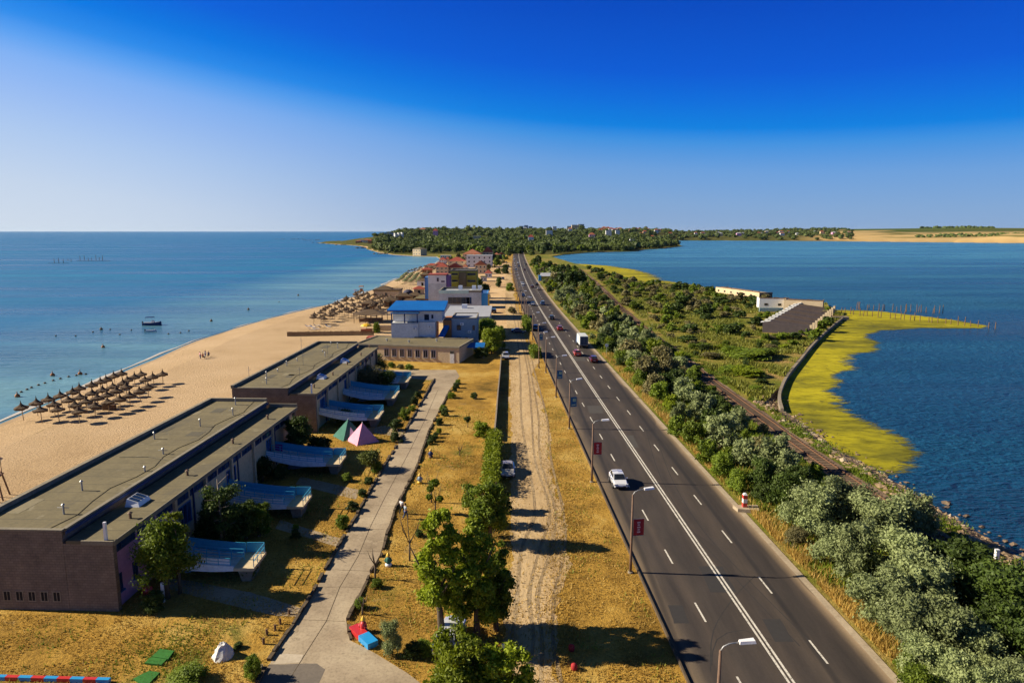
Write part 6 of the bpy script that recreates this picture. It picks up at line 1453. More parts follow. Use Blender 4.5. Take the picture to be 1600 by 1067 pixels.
def plant(x, y, R, H, kind, label, group=None, lod=None, name='bush', cat='bush', z=0.0):
    if name == 'bush': name = {'silver': 'oleaster_bush', 'olive': 'tamarisk_bush'}.get(kind, 'bush')
    d = math.hypot(x, y)
    if lod is None: lod = 0 if d < 85 else 1 if d < 190 else 2 if d < 600 else 3
    me, tr = rnd.choice(variant(kind, lod))
    t = thing(name, label, cat, (x, y, z), rnd.uniform(0, 6.28), group); t.scale = (R / 2.5, R / 2.5 * rnd.uniform(.72, 1.25), H / 4.0); t.rotation_euler = (rnd.uniform(-.16, .16), rnd.uniform(-.16, .16), t.rotation_euler[2])
    for d_, nm in ((me, 'crown'), (tr, 'trunk')):
        if nm == 'trunk' and lod == 3: continue
        o = bpy.data.objects.new(nm, d_); COL.objects.link(o); o.parent = t
    return t
KN = {'silver': 'silvery', 'olive': 'brownish', 'green': 'mid green', 'dark': 'dark green', 'bright': 'bright green', 'far': 'deep green'}
MARK = [(0, 58, 'nearest the bottom right corner'), (58, 72, 'near the nearest lamp shadow'), (72, 92, 'beside the marker post'), (92, 120, 'level with the white hatchback'), (120, 160, 'before the maroon car'),
        (160, 215, 'beside the truck'), (215, 300, 'beyond the truck'), (300, 430, 'near the blue shelter'), (430, 3000, 'at the highway end')]
CNT = {}
def lbl(kind, y, size, where):
    mk = next(m for a, b, m in MARK if a <= y < b); k = (kind, size, where, mk); CNT[k] = CNT.get(k, 0) + 1; n = CNT[k]
    return f'{ORD[min(n - 1, 39)]} {size} {KN[kind]} bush {where}, {mk}'
GB = 'bushes between the highway and the railway'
placed = []
def clear(x, y, r):
    for (a, b, q) in placed:
        if (a - x) ** 2 + (b - y) ** 2 < (q + r) ** 2: return False
    return True
def ex(px, py, rp, kind, h=None):
    p = P(px, py, 2.0); sc_ = FPX / math.hypot(p.x, math.hypot(p.y, 28)); R = rp / sc_ * 1.12; H = h or min(5.2, R * 1.55 + .4)
    placed.append((p.x, p.y, R * .75))
    side = 'kerb side' if p.x - road_x(p.y) - HW < 7 else 'railway side'
    plant(p.x, p.y, R, H, kind, lbl(kind, p.y, 'large' if R > 2.4 else 'middle-sized', 'on the ' + side), GB)
for q in [(1262, 802, 42), (1318, 795, 44), (1375, 822, 46), (1425, 812, 36), (1300, 850, 30), (1345, 868, 44), (1405, 878, 46), (1440, 925, 46), (1375, 930, 38), (1415, 975, 42), (1480, 985, 40), (1535, 1005, 30), (1490, 1045, 32), (1440, 1020, 30), (1590, 1062, 30), (1540, 1075, 34),
          (1135, 680, 33), (1163, 706, 24), (1205, 710, 34), (1232, 728, 24), (1155, 655, 20), (1070, 612, 21), (1095, 638, 24), (1060, 640, 16), (975, 545, 20), (950, 520, 16)]: ex(*q, 'silver')
for q in [(1196, 742, 29), (1228, 772, 32), (1252, 752, 24), (1500, 895, 38), (1545, 928, 42), (1590, 945, 40), (1550, 985, 38), (1596, 1005, 40), (1470, 872, 26), (1055, 590, 16), (1112, 655, 18), (1040, 600, 18)]: ex(*q, 'dark')
for q in [(1442, 1052, 24), (1425, 1010, 18), (1085, 672, 18), (1105, 702, 20), (1132, 722, 20), (1060, 660, 16), (1150, 742, 18), (1300, 770, 20), (1030, 610, 16), (1000, 590, 15)]: ex(*q, 'green', None)
for q in [(1010, 578, 27), (1036, 560, 20), (985, 548, 22), (1022, 603, 20), (1045, 575, 18)]: ex(*q, 'olive')
# far big dark trees by the shelter
for (px, py, R, H, k) in [(893, 452, 5, 10.5, 'dark'), (879, 447, 4.2, 9.5, 'dark'), (905, 447, 4.5, 9, 'dark'), (858, 437, 4.5, 7, 'silver'), (866, 441, 4, 7, 'olive'), (888, 466, 4.5, 6, 'silver'), (876, 472, 4, 5.5, 'silver'), (897, 478, 3.5, 5, 'silver'), (862, 458, 2.6, 4.5, 'dark'), (832, 415, 4.5, 7, 'green'), (845, 424, 5, 7, 'green'), (840, 412, 4.5, 8, 'dark'), (856, 421, 5, 7, 'dark'), (868, 430, 4.5, 7, 'green')]:
    p = P(px, py); placed.append((p.x, p.y, R * .7)); plant(p.x, p.y, R, H, k, lbl(k, p.y, 'tall', 'over the right kerb'), GB, 2 if p.y > 330 else 1, 'tree', 'tree')
# fill of the belt
y = 36.0
while y < 560:
    step = 1.0 if y < 150 else 2.0
    x0 = road_x(y) + HW + (2.6 if y < 120 else 2.2); x1 = rail_x(y) - (3.0 if y < 125 else 1.0 if y < 215 else 2.0)
    for _ in range(2):
        x = rnd.uniform(x0, x1); e = min(x - x0, x1 - x)
        big = y > 140
        R = rnd.uniform(1.5, 3.3) if big else rnd.uniform(.7, 1.8)
        R = min(R, 1.0 + e * .6)
        pm_ = P(1160, 797)
        if (x - pm_.x) ** 2 + (y - pm_.y) ** 2 > 9 and clear(x, y, R * (.55 if big else .62)):
            w = fbm(x * 2, y, 22, 3); w += rnd.uniform(-.12, .12); k = 'silver' if w > .2 else 'olive' if w > .08 else 'green' if w > -.10 else 'bright' if w > -.16 else 'dark'
            if not big and k == 'silver': k = 'green'
            placed.append((x, y, R * .6)); side = 'kerb side' if x - x0 < 6 else 'railway side'
            plant(x, y, R, R * rnd.uniform(1.25, 1.7) + .3, k, lbl(k, y, 'large' if R > 2.4 else 'middle-sized' if R > 1.3 else 'small', 'on the ' + side), GB)
    y += step
# scrub beyond the railway
gs = 'bushes on the scrubland by the lagoon'
SB = [(1103, 497, 4.2, 5.5, 'dark'), (1118, 482, 2, 2.6, 'green'), (1136, 495, 3, 2.2, 'olive'), (1180, 508, 2.8, 3, 'dark'), (1140, 519, 3, 2.6, 'dark'), (1120, 517, 3.2, 2.2, 'green'), (1078, 519, 3.4, 2.6, 'dark'), (1155, 514, 2.2, 2, 'green'), (1145, 522, 3.6, 3.2, 'dark'),
      (1170, 482, 2.4, 2.4, 'dark'), (1060, 470, 3.4, 4, 'green'), (1064, 480, 4, 5, 'dark'), (1045, 492, 4.2, 4, 'green'), (1040, 505, 3.6, 3, 'green'), (1125, 470, 4, 3.5, 'green'), (1140, 474, 4.4, 3.6, 'olive'), (1160, 470, 4.2, 3.8, 'olive'), (1172, 472, 3.6, 3.4, 'dark'), (1180, 474, 3, 3, 'dark'),
      (1058, 452, 4, 4, 'dark'), (1070, 455, 4, 4.5, 'dark'), (1085, 458, 4, 3.6, 'green'), (1095, 460, 4, 3.6, 'olive'), (1110, 462, 4, 3.5, 'green'), (968, 435, 2.6, 3, 'dark'), (990, 441, 3.2, 3.6, 'dark'), (930, 425, 4, 3, 'dark'), (940, 430, 5, 2.5, 'green'), (1000, 460, 4, 3, 'green'), (1015, 455, 4, 3, 'olive'), (1030, 470, 4, 3, 'green'), (990, 448, 4, 3, 'green'), (1020, 480, 3.6, 3, 'olive'), (1050, 515, 3, 2, 'green'), (1075, 535, 3, 2, 'dark'),
      (1285, 515, 3.6, 3, 'green'), (1270, 528, 3.2, 2.6, 'green'), (1255, 522, 3, 2.4, 'green'), (1240, 530, 3, 2.2, 'dark'), (1220, 530, 2.8, 1.8, 'green'), (1292, 505, 2.6, 2.6, 'dark'), (1296, 490, 2.5, 2.6, 'green'), (1200, 530, 2.8, 1.6, 'olive'), (1170, 560, 5.5, 2.2, 'green'), (1150, 555, 5, 2.2, 'green'), (1190, 556, 5, 1.9, 'green'), (1160, 585, 4.2, 1.8, 'bright'), (1178, 588, 3.6, 1.7, 'bright'), (1140, 582, 3, 1.5, 'green'),
      (1110, 560, 2.6, 1.6, 'olive'), (1098, 545, 2.6, 1.6, 'green'), (1240, 540, 2.4, 1.5, 'green'), (1205, 545, 2.4, 1.2, 'olive'), (1190, 600, 1.8, 1.2, 'dark'), (1180, 610, 1.4, 1.0, 'green'), (1225, 545, 2, 1.2, 'bright'), (1130, 545, 2.6, 1.4, 'bright')]
for k, (px, py, R, H, kd) in enumerate(SB):
    p = P(px, py); placed.append((p.x, p.y, R * .7))
    near = 'by the boat bay ruin' if 1180 < px < 1300 and py < 550 else 'between the railway and the curved sea wall' if py > 535 else 'in front of the long pale shed' if py < 480 and px > 1055 else 'by the far yellow algae' if py < 450 else 'on the scrub left of the boat bay ruin'
    key = ('S', kd, near); CNT[key] = CNT.get(key, 0) + 1
    plant(p.x, p.y, R, H, kd, f'{ORD[CNT[key] - 1]} {KN[kd]} shrub {near}', gs, None, 'shrub', 'shrub')
ny = 0; tuss = []
for _ in range(900):
    y = rnd.uniform(115, 560); x = rnd.uniform(rail_x(y) + 4, rail_x(y) + 85); q = Vector((x, y, 0))
    if not inside(x, y, outline) or edge_d(x, y, [(flat(a), flat(b)) for a, b in zip(RI[8:24], RI[9:25])]) < 5: continue
    R = rnd.uniform(.7, 1.8) if y < 220 else rnd.uniform(1.3, 3.6)
    if not clear(x, y, R * .8): continue
    v = (x, y)
    if any((x - P(*r).x) ** 2 + (y - P(*r).y) ** 2 < 144 for r in [(1220, 505), (1240, 488), (1160, 464), (1200, 484), (1265, 488), (1140, 461)]): continue
    placed.append((x, y, R)); w = fbm(x, y, 30, 3); tuss.append((y, x, R, 'olive' if w > .12 else 'green' if w > -.03 else 'dark')); ny += 1
    if ny > 165: break
for y, x, R, kd in sorted(tuss):
    near = 'on the near scrub' if y < 180 else 'on the middle scrub' if y < 300 else 'on the far scrub'
    key = ('T', kd, near); CNT[key] = CNT.get(key, 0) + 1; n_ = CNT[key]
    lb = f'low {KN[kd]} shrub {near} past the railway, {ORD[n_ - 1]} nearest of its colour' if n_ <= 40 else f'one of the farthest low {KN[kd]} tussock bushes {near} past the railway'
    plant(x, y, R, R * rnd.uniform(.6, 1.35) + .2, kd, lb, gs, 1 if y < 190 else 2, 'shrub', 'shrub')

# ---- trees of the lawn and track
def big_tree(loc, label, R, H, z0, kind, shape, nl, size, nlobe, tr, name='tree', cat='tree', seed=1, group=None, core=.28, rz=0, nb=5, ls=.66):
    nlobe = int(nlobe * 2.2); nl = int(nl * 1.5); size *= .8
    t = thing(name, label, cat, loc, rz, group)
    o = bpy.data.objects.new('crown', leaf_crown(seed, R, H, z0, nlobe, nl, size, kind, shape, core, 1.0, .55, ls)); COL.objects.link(o); o.parent = t
    o = bpy.data.objects.new('trunk', trunk_mesh(seed, H * .62, tr, nb, .35, H * .7)); COL.objects.link(o); o.parent = t
    return t
p = P(692, 1008); big_tree(p + Vector((0, 0, 0)), 'tall bright green tree with a straight dark trunk right of the path, tallest near one', 2.3, 10.6, 3.0, 'bright', 'tall', 11000, .17, 20, .24, seed=31)
p = P(745, 1000); big_tree(p, 'tall green tree close behind the tallest near one, on the track side', 2.5, 9.4, 1.8, 'bright', 'tall', 10000, .17, 20, .22, seed=35)
p = P(775, 985); big_tree(p, 'darker green tree leaning over the dirt track behind the tallest near one', 1.9, 7.0, .8, 'green', 'tall', 6000, .17, 14, .18, seed=36)
big_tree((-3.3, 38.3, 0), 'bright green tree at the bottom edge hiding the silver estate car', 3.1, 6.1, .6, 'bright', 'tall', 9000, .17, 18, .22, seed=41)
big_tree((-.3, 38.0, 0), 'bright green tree at the bottom edge beside the dirt track', 2.5, 5.3, .5, 'bright', 'tall', 8000, .17, 16, .2, seed=43)
p = P(765, 850); big_tree(p, 'dark green tree at the near end of the clipped hedge', 2.4, 6.6, .6, 'green', 'bush', 7000, .18, 18, .2, seed=46)
p = P(740, 820); big_tree(p, 'thin mottled tree left of the dark one by the hedge end', 1.7, 4.4, 1.0, 'green', 'bush', 1800, .16, 12, .12, seed=47, core=.3)
p = P(782, 800); big_tree(p, 'rounded dark bush touching the clipped hedge end', 1.4, 3.2, .1, 'dark', 'bush', 3000, .16, 12, .12, 'bush', 'bush', seed=48)
# saplings
def sapling(loc, label, H, blobs, kind='green', seed=1):
    t = thing('sapling', label, 'sapling', loc, 0, 'saplings on the dry lawn'); g = random.Random(seed)
    mb = MB(); mb.tube([(0, 0, -.2), (.05, 0, H * .45)], [.10, .07], 6)
    for k in range(5):
        a = k * 1.3 + g.random(); L = H * g.uniform(.35, .55); mb.tube([(.05, 0, H * g.uniform(.3, .45)), (.05 + math.cos(a) * L * .35, math.sin(a) * L * .35, H * .45 + L * .5), (.05 + math.cos(a) * L * .5, math.sin(a) * L * .5, H * .45 + L)], [.05, .035, .012], 5)
    mb.build('trunk', MT['bark'], t, True)
    if blobs:
        vs = leaf_crown(seed + 60, H * .30, H, H * .45, blobs, 260 * blobs, .15, kind, 'bush', .4); o = bpy.data.objects.new('crown', vs); COL.objects.link(o); o.parent = t
sapling(P(640, 876), 'bare thin sapling by the two people on the path', 4.6, 0, seed=3)
sapling(P(586, 905), 'leafless stick tree at the right path edge', 3.4, 0, seed=9)
sapling(P(674, 785), 'sapling with one rounded green top, right of the small grey blue figure', 3.6, 4, seed=5)
sapling(P(680, 803), 'leaning sapling with two green tufts, left of the tall trees', 3.4, 3, seed=6)
sapling(P(718, 712), 'little leafless stick on the dry lawn', 1.6, 0, seed=8)
sapling(P(566, 960), 'thin twig at the path corner by the figure in red', 1.7, 0, seed=12)
sapling(P(755, 496) + Vector((0, 0, 0)), 'bare grey tree in front of the grey roofed hall', 7.5, 0, seed=14)
sapling(P(764, 500), 'second bare grey tree, nearer the dirt track', 6.5, 0, seed=15)
# clipped hedge
h = [P(x, y) for x, y in [(772, 692), (770, 715), (768, 745), (766, 775)]]; t = thing('hedge', 'clipped green hedge along the dirt track beside the silver car', 'hedge', h[0])
lob = []; mb = MB(); hl = cat_rom([tuple(q) for q in h], .6)
def hedge_mesh(line, w, hh, n, size, m, seed):
    g = np.random.default_rng(seed); pts = np.array([tuple(q) for q in line]); k = g.integers(0, len(pts), n); c = pts[k] + g.uniform(-.35, .35, (n, 3)) * [1, 1, 0]
    face = g.integers(0, 3, n); off = np.zeros((n, 3)); off[:, 0] = np.where(face == 0, -w / 2, np.where(face == 1, w / 2, g.uniform(-w / 2, w / 2, n))); off[:, 2] = np.where(face == 2, hh, g.uniform(.05, hh, n)); c = c + off * (1 + .22 * np.array([fbm(q[0] * 3, q[1] * 3, 4, 3) for q in c]))[:, None] + g.normal(size=(n, 3)) * .14
    nr = g.normal(size=(n, 3)); nr /= np.linalg.norm(nr, axis=1)[:, None]; t1 = np.cross(nr, g.normal(size=(n, 3))); t1 /= np.linalg.norm(t1, axis=1)[:, None]; t2 = np.cross(nr, t1); t1 *= size; t2 *= size * .6
    v = np.stack([c - t1, c - t2, c + t1, c + t2], 1).reshape(-1, 3).tolist(); f = [(4 * i, 4 * i + 1, 4 * i + 2, 4 * i + 3) for i in range(n)]
    mb = MB(); mb.v = v; mb.f = f; mb.m = [0] * n
    for a, b in zip(line[:-1], line[1:]): mb.beam(Vector((a.x, a.y, hh * .42)), Vector((b.x, b.y, hh * .42)), w * .6, hh * .8)
    return mb, m
mb, m = hedge_mesh([q - h[0] for q in hl], 1.4, 2.0, 4500, .14, 'bright', 3); mb.build('foliage', MT[m], t)
for k, (x, y, hh, lb) in enumerate([(825, 518, 3.2, 'tall narrow hedge strip between the parked blue car and the highway'), (838, 560, 2.0, 'ragged hedge by the lamp pole left of the highway')]):
    a = P(x, y); b = a + Vector((-.5, 13 if k == 0 else 8, 0)); t = thing('hedge', lb, 'hedge', a); ln = cat_rom([(0, 0, 0), tuple((b - a) * .5), tuple(b - a)], .8); mb, m = hedge_mesh(ln, 1.6, hh, 2200, .22, 'green', 5 + k); mb.build('foliage', MT[m], t)
# conifers and trees by the blocks
p = P(262, 935); big_tree(p, 'layered green pine at the corner of the nearest block', 2.6, 6.9, 2.7, 'green', 'layer', 7000, .16, 20, .2, 'pine_tree', 'pine', 51, core=.5)
big_tree(p + Vector((.6, .8, 0)), 'bright tipped young pine touching the layered pine', 1.4, 7.2, 3.2, 'bright', 'bush', 1600, .16, 9, .13, 'pine_tree', 'pine', 52, core=.4)
for k, (px, py, R, H, kd, sh, lb) in enumerate([(352, 858, 2.5, 6.6, 'dark', 'bush', 'tall dark conifer left of the second ramp with bare top branches'), (332, 850, 1.7, 5.6, 'dark', 'cone', 'dark conifer against the cream wall left of the second ramp'), (384, 842, 1.8, 4.4, 'dark', 'bush', 'dark bush between the first and second ramp'), (405, 838, 1.6, 3.4, 'green', 'bush', 'yellowish green bush right of the dark conifers'),
      (474, 722, 2.3, 6.4, 'dark', 'bush', 'dark tree at the gap between the two long blocks'), (460, 716, 1.6, 5.4, 'dark', 'bush', 'narrower dark tree against the corner of the farther block'), (500, 712, 2.2, 2.8, 'dark', 'bush', 'low dark shrub left of the green tent'), (540, 664, 2.0, 2.6, 'dark', 'bush', 'dark shrub under the ramp behind the green tent'),
      (580, 612, 4.0, 5.6, 'olive', 'bush', 'big olive green pine beside the farther block'), (603, 612, 2.6, 4.4, 'dark', 'bush', 'dark rounded pine right of the big olive one'), (590, 585, 3.2, 4.6, 'dark', 'bush', 'dark tree between the farther block and the cream building'), (566, 600, 2.6, 5.2, 'dark', 'bush', 'dark pine close to the wall of the farther block'),
      (410, 752, 1.7, 3.0, 'dark', 'bush', 'dark shrub below the third ramp door'), (392, 742, 1.5, 3.2, 'dark', 'bush', 'dark shrub against the cream wall by the third ramp'), (440, 748, 1.3, 1.6, 'dark', 'bush', 'small dark shrub under the third ramp'), (390, 900, 1.1, 1.3, 'dark', 'bush', 'small dark shrub behind the nearest ramp pier')]):
    p = P(px, py); big_tree(p, lb, R, H, .3 if sh == 'bush' else .5, kd, sh, 3600, .17, 16, .16, 'pine_tree' if 'pine' in lb or 'conifer' in lb else 'bush' if 'shrub' in lb or 'bush' in lb else 'tree', 'pine' if 'pine' in lb or 'conifer' in lb else 'shrub' if 'shrub' in lb or 'bush' in lb else 'tree', 60 + k)
t = thing('dead_tree', 'bare topped grey dead tree standing in the dark conifers', 'tree', P(347, 862)); mb = MB(); mb.tube([(0, 0, -.2), (.1, 0, 4), (.0, 0, 7.2)], [.16, .12, .04], 7)
for k in range(12): a = k * 2.4; z = 2.5 + k * .38; mb.tube([(0.05, 0, z), (math.cos(a) * 1.5, math.sin(a) * 1.5, z + .5)], [.05, .012], 5)
mb.build('trunk', mat('grey bark', (.32, .25, .18), (.18, .14, .10), 3), t, True)
# shrubs along the path
gl = 'small shrubs along both sides of the path'
LSH = [(536, 826, 1.0, 1.6, 'green'), (551, 798, .8, 1.1, 'dark'), (566, 776, .7, .9, 'dark'), (588, 738, 1.0, 1.5, 'green'), (576, 755, .7, .9, 'dark'), (542, 752, .8, 1.0, 'green'), (617, 690, 1.0, 1.5, 'dark'), (622, 672, 1.3, 2.0, 'dark'), (632, 655, 1.2, 2.0, 'green'), (646, 632, 1.0, 1.4, 'dark'), (645, 642, .9, 1.1, 'green'), (652, 622, .9, 1.2, 'dark'), (618, 686, .8, 1.0, 'dark'), (627, 692, .5, .6, 'dark')]
RSH = [(677, 690, .7, 1.0, 'dark'), (681, 684, .6, .9, 'dark'), (686, 678, .6, .9, 'bright'), (688, 664, .8, 1.1, 'dark'), (696, 650, .8, 1.4, 'dark'), (693, 642, .8, 1.1, 'green'), (706, 622, .9, 1.2, 'bright'), (710, 612, .7, 1.0, 'dark'), (713, 606, .8, 1.1, 'dark'), (716, 600, .7, 1.0, 'green'), (671, 694, .6, .8, 'dark')]
for k, (x, y, R, H, kd) in enumerate(LSH): p = P(x, y); plant(p.x, p.y, R, H, kd, f'small {KN[kd]} shrub on the left edge of the path, {ORD[k]} from the near end', gl, 1, 'shrub', 'shrub')
for k, (x, y, R, H, kd) in enumerate(RSH): p = P(x, y); plant(p.x, p.y, R, H, kd, f'small {KN[kd]} shrub right of the path, {ORD[k]} in the row from the near end', gl, 1, 'shrub', 'shrub')
for (x, y, R, H, kd, lb) in [(740, 623, .8, 1.3, 'dark', 'single dark shrub alone on the far dry lawn'), (755, 682, 1.7, 2.4, 'bright', 'feathery green shrub at the far end of the clipped hedge'), (613, 1022, 1.0, 3.0, 'silver', 'slim grey-green shrub right of the playground bench'), (645, 1028, .9, 1.2, 'dark', 'dark low shrub left of the silver estate car'), (665, 1020, .9, 1.0, 'green', 'low green shrub by the silver estate car'),
      (588, 918, .6, .8, 'green', 'small round green shrub on the right of the path'), (563, 950, .6, .9, 'green', 'small green shrub by the path corner twig'), (655, 838, .6, .7, 'dark', 'low grey-green shrub on the lawn by the tall tree'), (238, 955, 1.1, 1.6, 'dark', 'dark shrub in the shade at the pink wall corner'), (462, 840, .6, .9, 'dark', 'small dark shrub by the second ramp path'), (462, 826, .4, .5, 'bright', 'tiny bright shrub by the second ramp path'),
      (292, 1066, 1.6, 1.0, 'green', 'low clipped green shrub at the bottom edge left of the path'), (398, 1060, .9, 1.7, 'green', 'green shrub at the left edge of the path near the bottom'), (372, 1012, .5, .4, 'dark', 'small weed clump right of the white rock mound'), (640, 577, 1.2, 1.2, 'green', 'low shrub in front of the cream building, left'), (626, 576, 1.2, 1.1, 'olive', 'low shrub in front of the cream building, leftmost'), (612, 574, 1.1, 1.2, 'green', 'low shrub by the first windows of the cream building'),
      (590, 520, 1.6, 3.4, 'green', 'slim green shrub at the corner of the blue roofed house')]:
    p = P(x, y); plant(p.x, p.y, R, H, kd, lb, None, 0 if y > 760 else 1, 'shrub', 'shrub')
t = thing('umbrella_shrub', 'round topped little tree on the dry lawn near the low wall', 'shrub', P(731, 668)); o = bpy.data.objects.new('crown', leaf_crown(80, .75, 1.9, .9, 8, 900, .12, 'dark', 'bush', .7)); COL.objects.link(o); o.parent = t; o = bpy.data.objects.new('trunk', trunk_mesh(5, 1.2, .06, 3)); COL.objects.link(o); o.parent = t
t = thing('flat_pine', 'flat topped little pine beside the path below the pink tent', 'pine', P(580, 735)); o = bpy.data.objects.new('crown', leaf_crown(82, 2.0, 2.4, 1.5, 14, 2200, .14, 'pine', 'layer', .5)); COL.objects.link(o); o.parent = t; o = bpy.data.objects.new('trunk', trunk_mesh(6, 1.6, .1, 4)); COL.objects.link(o); o.parent = t
# town trees
for k, (px, py, R, H, kd, lb) in enumerate([(747, 466, 3.6, 9.5, 'green', 'big green tree right of the yellow-green block'), (757, 470, 3.6, 7.5, 'dark', 'dark tree right of the big green one by the yellow-green block'), (736, 458, 2.4, 7.5, 'green', 'narrow green tree against the yellow-green block'), (768, 552, 3.6, 6.6, 'bright', 'bright green tree between the blue canopy and the track'), (760, 535, 3.2, 6.8, 'green', 'green tree behind the bright one by the track'), (780, 545, 2.4, 6.0, 'green', 'green tree at the track edge beside the grey parked car'), (748, 528, 2.6, 5.2, 'dark', 'dark tree beside the blue-grey house'), (752, 560, 2.2, 3.0, 'dark', 'dark shrub in the shade left of the bright green tree'),
      (779, 449, 2.6, 5.5, 'dark', 'dark tree on the sandy strip by the highway'), (797, 455, 2.8, 4.4, 'green', 'green bush at the left kerb beyond the narrow hedge'), (790, 428, 3, 4.5, 'dark', 'dark tree at the far end of the sandy strip'), (800, 490, 2, 2.6, 'olive', 'scrubby bush at the left kerb'), (775, 416, 4, 7, 'green', 'green tree right of the white hotel'), (762, 425, 3.5, 6, 'olive', 'grey green trees in front of the hotel'), (775, 403, 5, 9, 'dark', 'dark tree behind the hotel by the road'), (716, 436, 0.1, .1, 'green', '')]):
    if not lb: continue
    p = P(px, py); plant(p.x, p.y, R, H, kd, lb, None, 0 if p.y < 215 else 1, 'tree' if H > 4 else 'bush', 'tree' if H > 4 else 'bush')
for y in sorted(rnd.uniform(480, 830) for _ in range(46)):
    px = rnd.choice([rnd.uniform(700, 728), rnd.uniform(755, 799), rnd.uniform(760, 790)]); x = wx(px, 415, y)
    if abs(x - road_x(y)) < 11 or x < -72: continue
    R = rnd.uniform(2.0, 4.2); kd = rnd.choice(['green', 'dark', 'olive', 'green'])
    key = ('town', kd); CNT[key] = CNT.get(key, 0) + 1
    plant(x, y, R, R * rnd.uniform(1.2, 1.7), kd, f'{KN[kd]} town tree near the white hotel, {ORD[CNT[key] - 1]} nearest of its colour', 'trees among the far town houses', 2, 'tree', 'tree')
# ---- the far wood on the headland
gw = 'trees of the far wood on the headland'
def far_ok(x, y): return inside(x, y, outline) and edge_d(x, y, SEG) > 9
NF = 0; tries = 0; pts = []
front = []
while NF < 285 and tries < 12000:
    tries += 1; y = 860 + 600 * rnd.random() ** 1.5; px = rnd.uniform(590, 1068); x = wx(px, 395, y)
    if not far_ok(x, y) or abs(x - road_x(min(y, 1000))) < (12 if y < 905 else 0): continue
    if y < 920 and x < -30 and px < 740: continue
    if any((x - a) ** 2 + (y - b) ** 2 < 42 for a, b in pts): continue
    pts.append((x, y)); NF += 1; R = rnd.uniform(5, 8.5); H = rnd.uniform(7, 13)
    k = rnd.choice(['far', 'far', 'far', 'dark', 'green']); sd = 'left of the highway' if px < 805 else 'right of the highway' if px < 900 else 'towards the lagoon point'
    sz = 'broad' if R > 6.7 else 'slim'; dist = 'near edge' if y < 1050 else 'middle' if y < 1250 else 'upper part'
    plant(x, y, R, H, k, f'{sz} {KN[k]} tree in the {dist} of the far wood, {sd}', gw, 2, 'tree', 'tree', terr(x, y))
# the rest of the wood as one mass
v = []; f = []
g = np.random.default_rng(5); bm = bmesh.new(); bmesh.ops.create_icosphere(bm, subdivisions=1, radius=1); iv = np.array([q.co[:] for q in bm.verts]); fi = [[q.index for q in ff.verts] for ff in bm.faces]; bm.free()
base = 0; cnt = 0; tries = 0
while cnt < 3200 and tries < 30000:
    tries += 1; y = 1060 + 3700 * rnd.random() ** 1.7; px = rnd.uniform(586, 1330); x = wx(px, 380, y)
    if not far_ok(x, y): continue
    dens = fbm(x, y, 260, 3)
    if y > 1900 and x > 480 + (y - 1900) * .14:
        if px > 1330 or rnd.random() < .35: continue
    if y > 1450 and dens < -.12 and rnd.random() < .8: continue
    cnt += 1; R = rnd.uniform(4.5, 8.5) * (1.15 if y > 1800 else 1); H = R * rnd.uniform(.85, 1.25) * (1.0 if rnd.random() < .93 else 1.5); z = terr(x, y)
    k = iv * np.array([R, R, H * .55]) * (1 + .2 * g.normal(size=(len(iv), 1))) + np.array([x, y, z + H * .6]); v.append(k); f += [tuple(base + q for q in ff) for ff in fi]; base += len(iv)
    n = 46; d = g.normal(size=(n, 3)); d[:, 2] += .3; d /= np.linalg.norm(d, axis=1)[:, None]; c = np.array([x, y, z + H * .6]) + d * np.array([R, R, H * .58]) * g.uniform(.85, 1.2, (n, 1)); nr = d + .8 * g.normal(size=(n, 3)); nr /= np.linalg.norm(nr, axis=1)[:, None]
    t1 = np.cross(nr, g.normal(size=(n, 3))); t1 /= np.linalg.norm(t1, axis=1)[:, None]; t2 = np.cross(nr, t1); t1 *= R * .26; t2 *= R * .17
    v.append(np.stack([c - t1, c - t2, c + t1, c + t2], 1).reshape(-1, 3)); f += [(base + 4 * i, base + 4 * i + 1, base + 4 * i + 2, base + 4 * i + 3) for i in range(n)]; base += 4 * n
me = bpy.data.meshes.new('far_wood'); me.from_pydata(np.concatenate(v).tolist(), [], f); me.materials.append(MT['far']); me.update(); o = bpy.data.objects.new('far_wood', me); COL.objects.link(o); tag(o, 'far wood running back over the headland to the horizon', 'wood', None, 'stuff')
# far hedge lines on the right hand fields
v = []; f = []; base = 0
for _ in range(300):
    if rnd.random() < .6: px = rnd.uniform(1430, 1610); y = 2050 + 250 * rnd.random()
    else: px = rnd.choice([1500, 1515, 1530, 1460]) + rnd.uniform(-22, 22); y = rnd.uniform(4300, 4700)
    x = wx(px, 370, y)
    if not far_ok(x, y): continue
    R = rnd.uniform(3, 6) if y < 3000 else rnd.uniform(8, 14); z = terr(x, y); k = iv * np.array([R, R, R * .7]) * (1 + .2 * g.normal(size=(len(iv), 1))) + np.array([x, y, z + R * .5]); v.append(k); f += [tuple(base + q for q in ff) for ff in fi]; base += len(iv)
me = bpy.data.meshes.new('far_bushes'); me.from_pydata(np.concatenate(v).tolist(), [], f); me.materials.append(MT['far']); me.update(); o = bpy.data.objects.new('far_bushes', me); COL.objects.link(o); tag(o, 'far dark bushes along the opposite shore and hilltop fields', 'bushes', None, 'stuff')
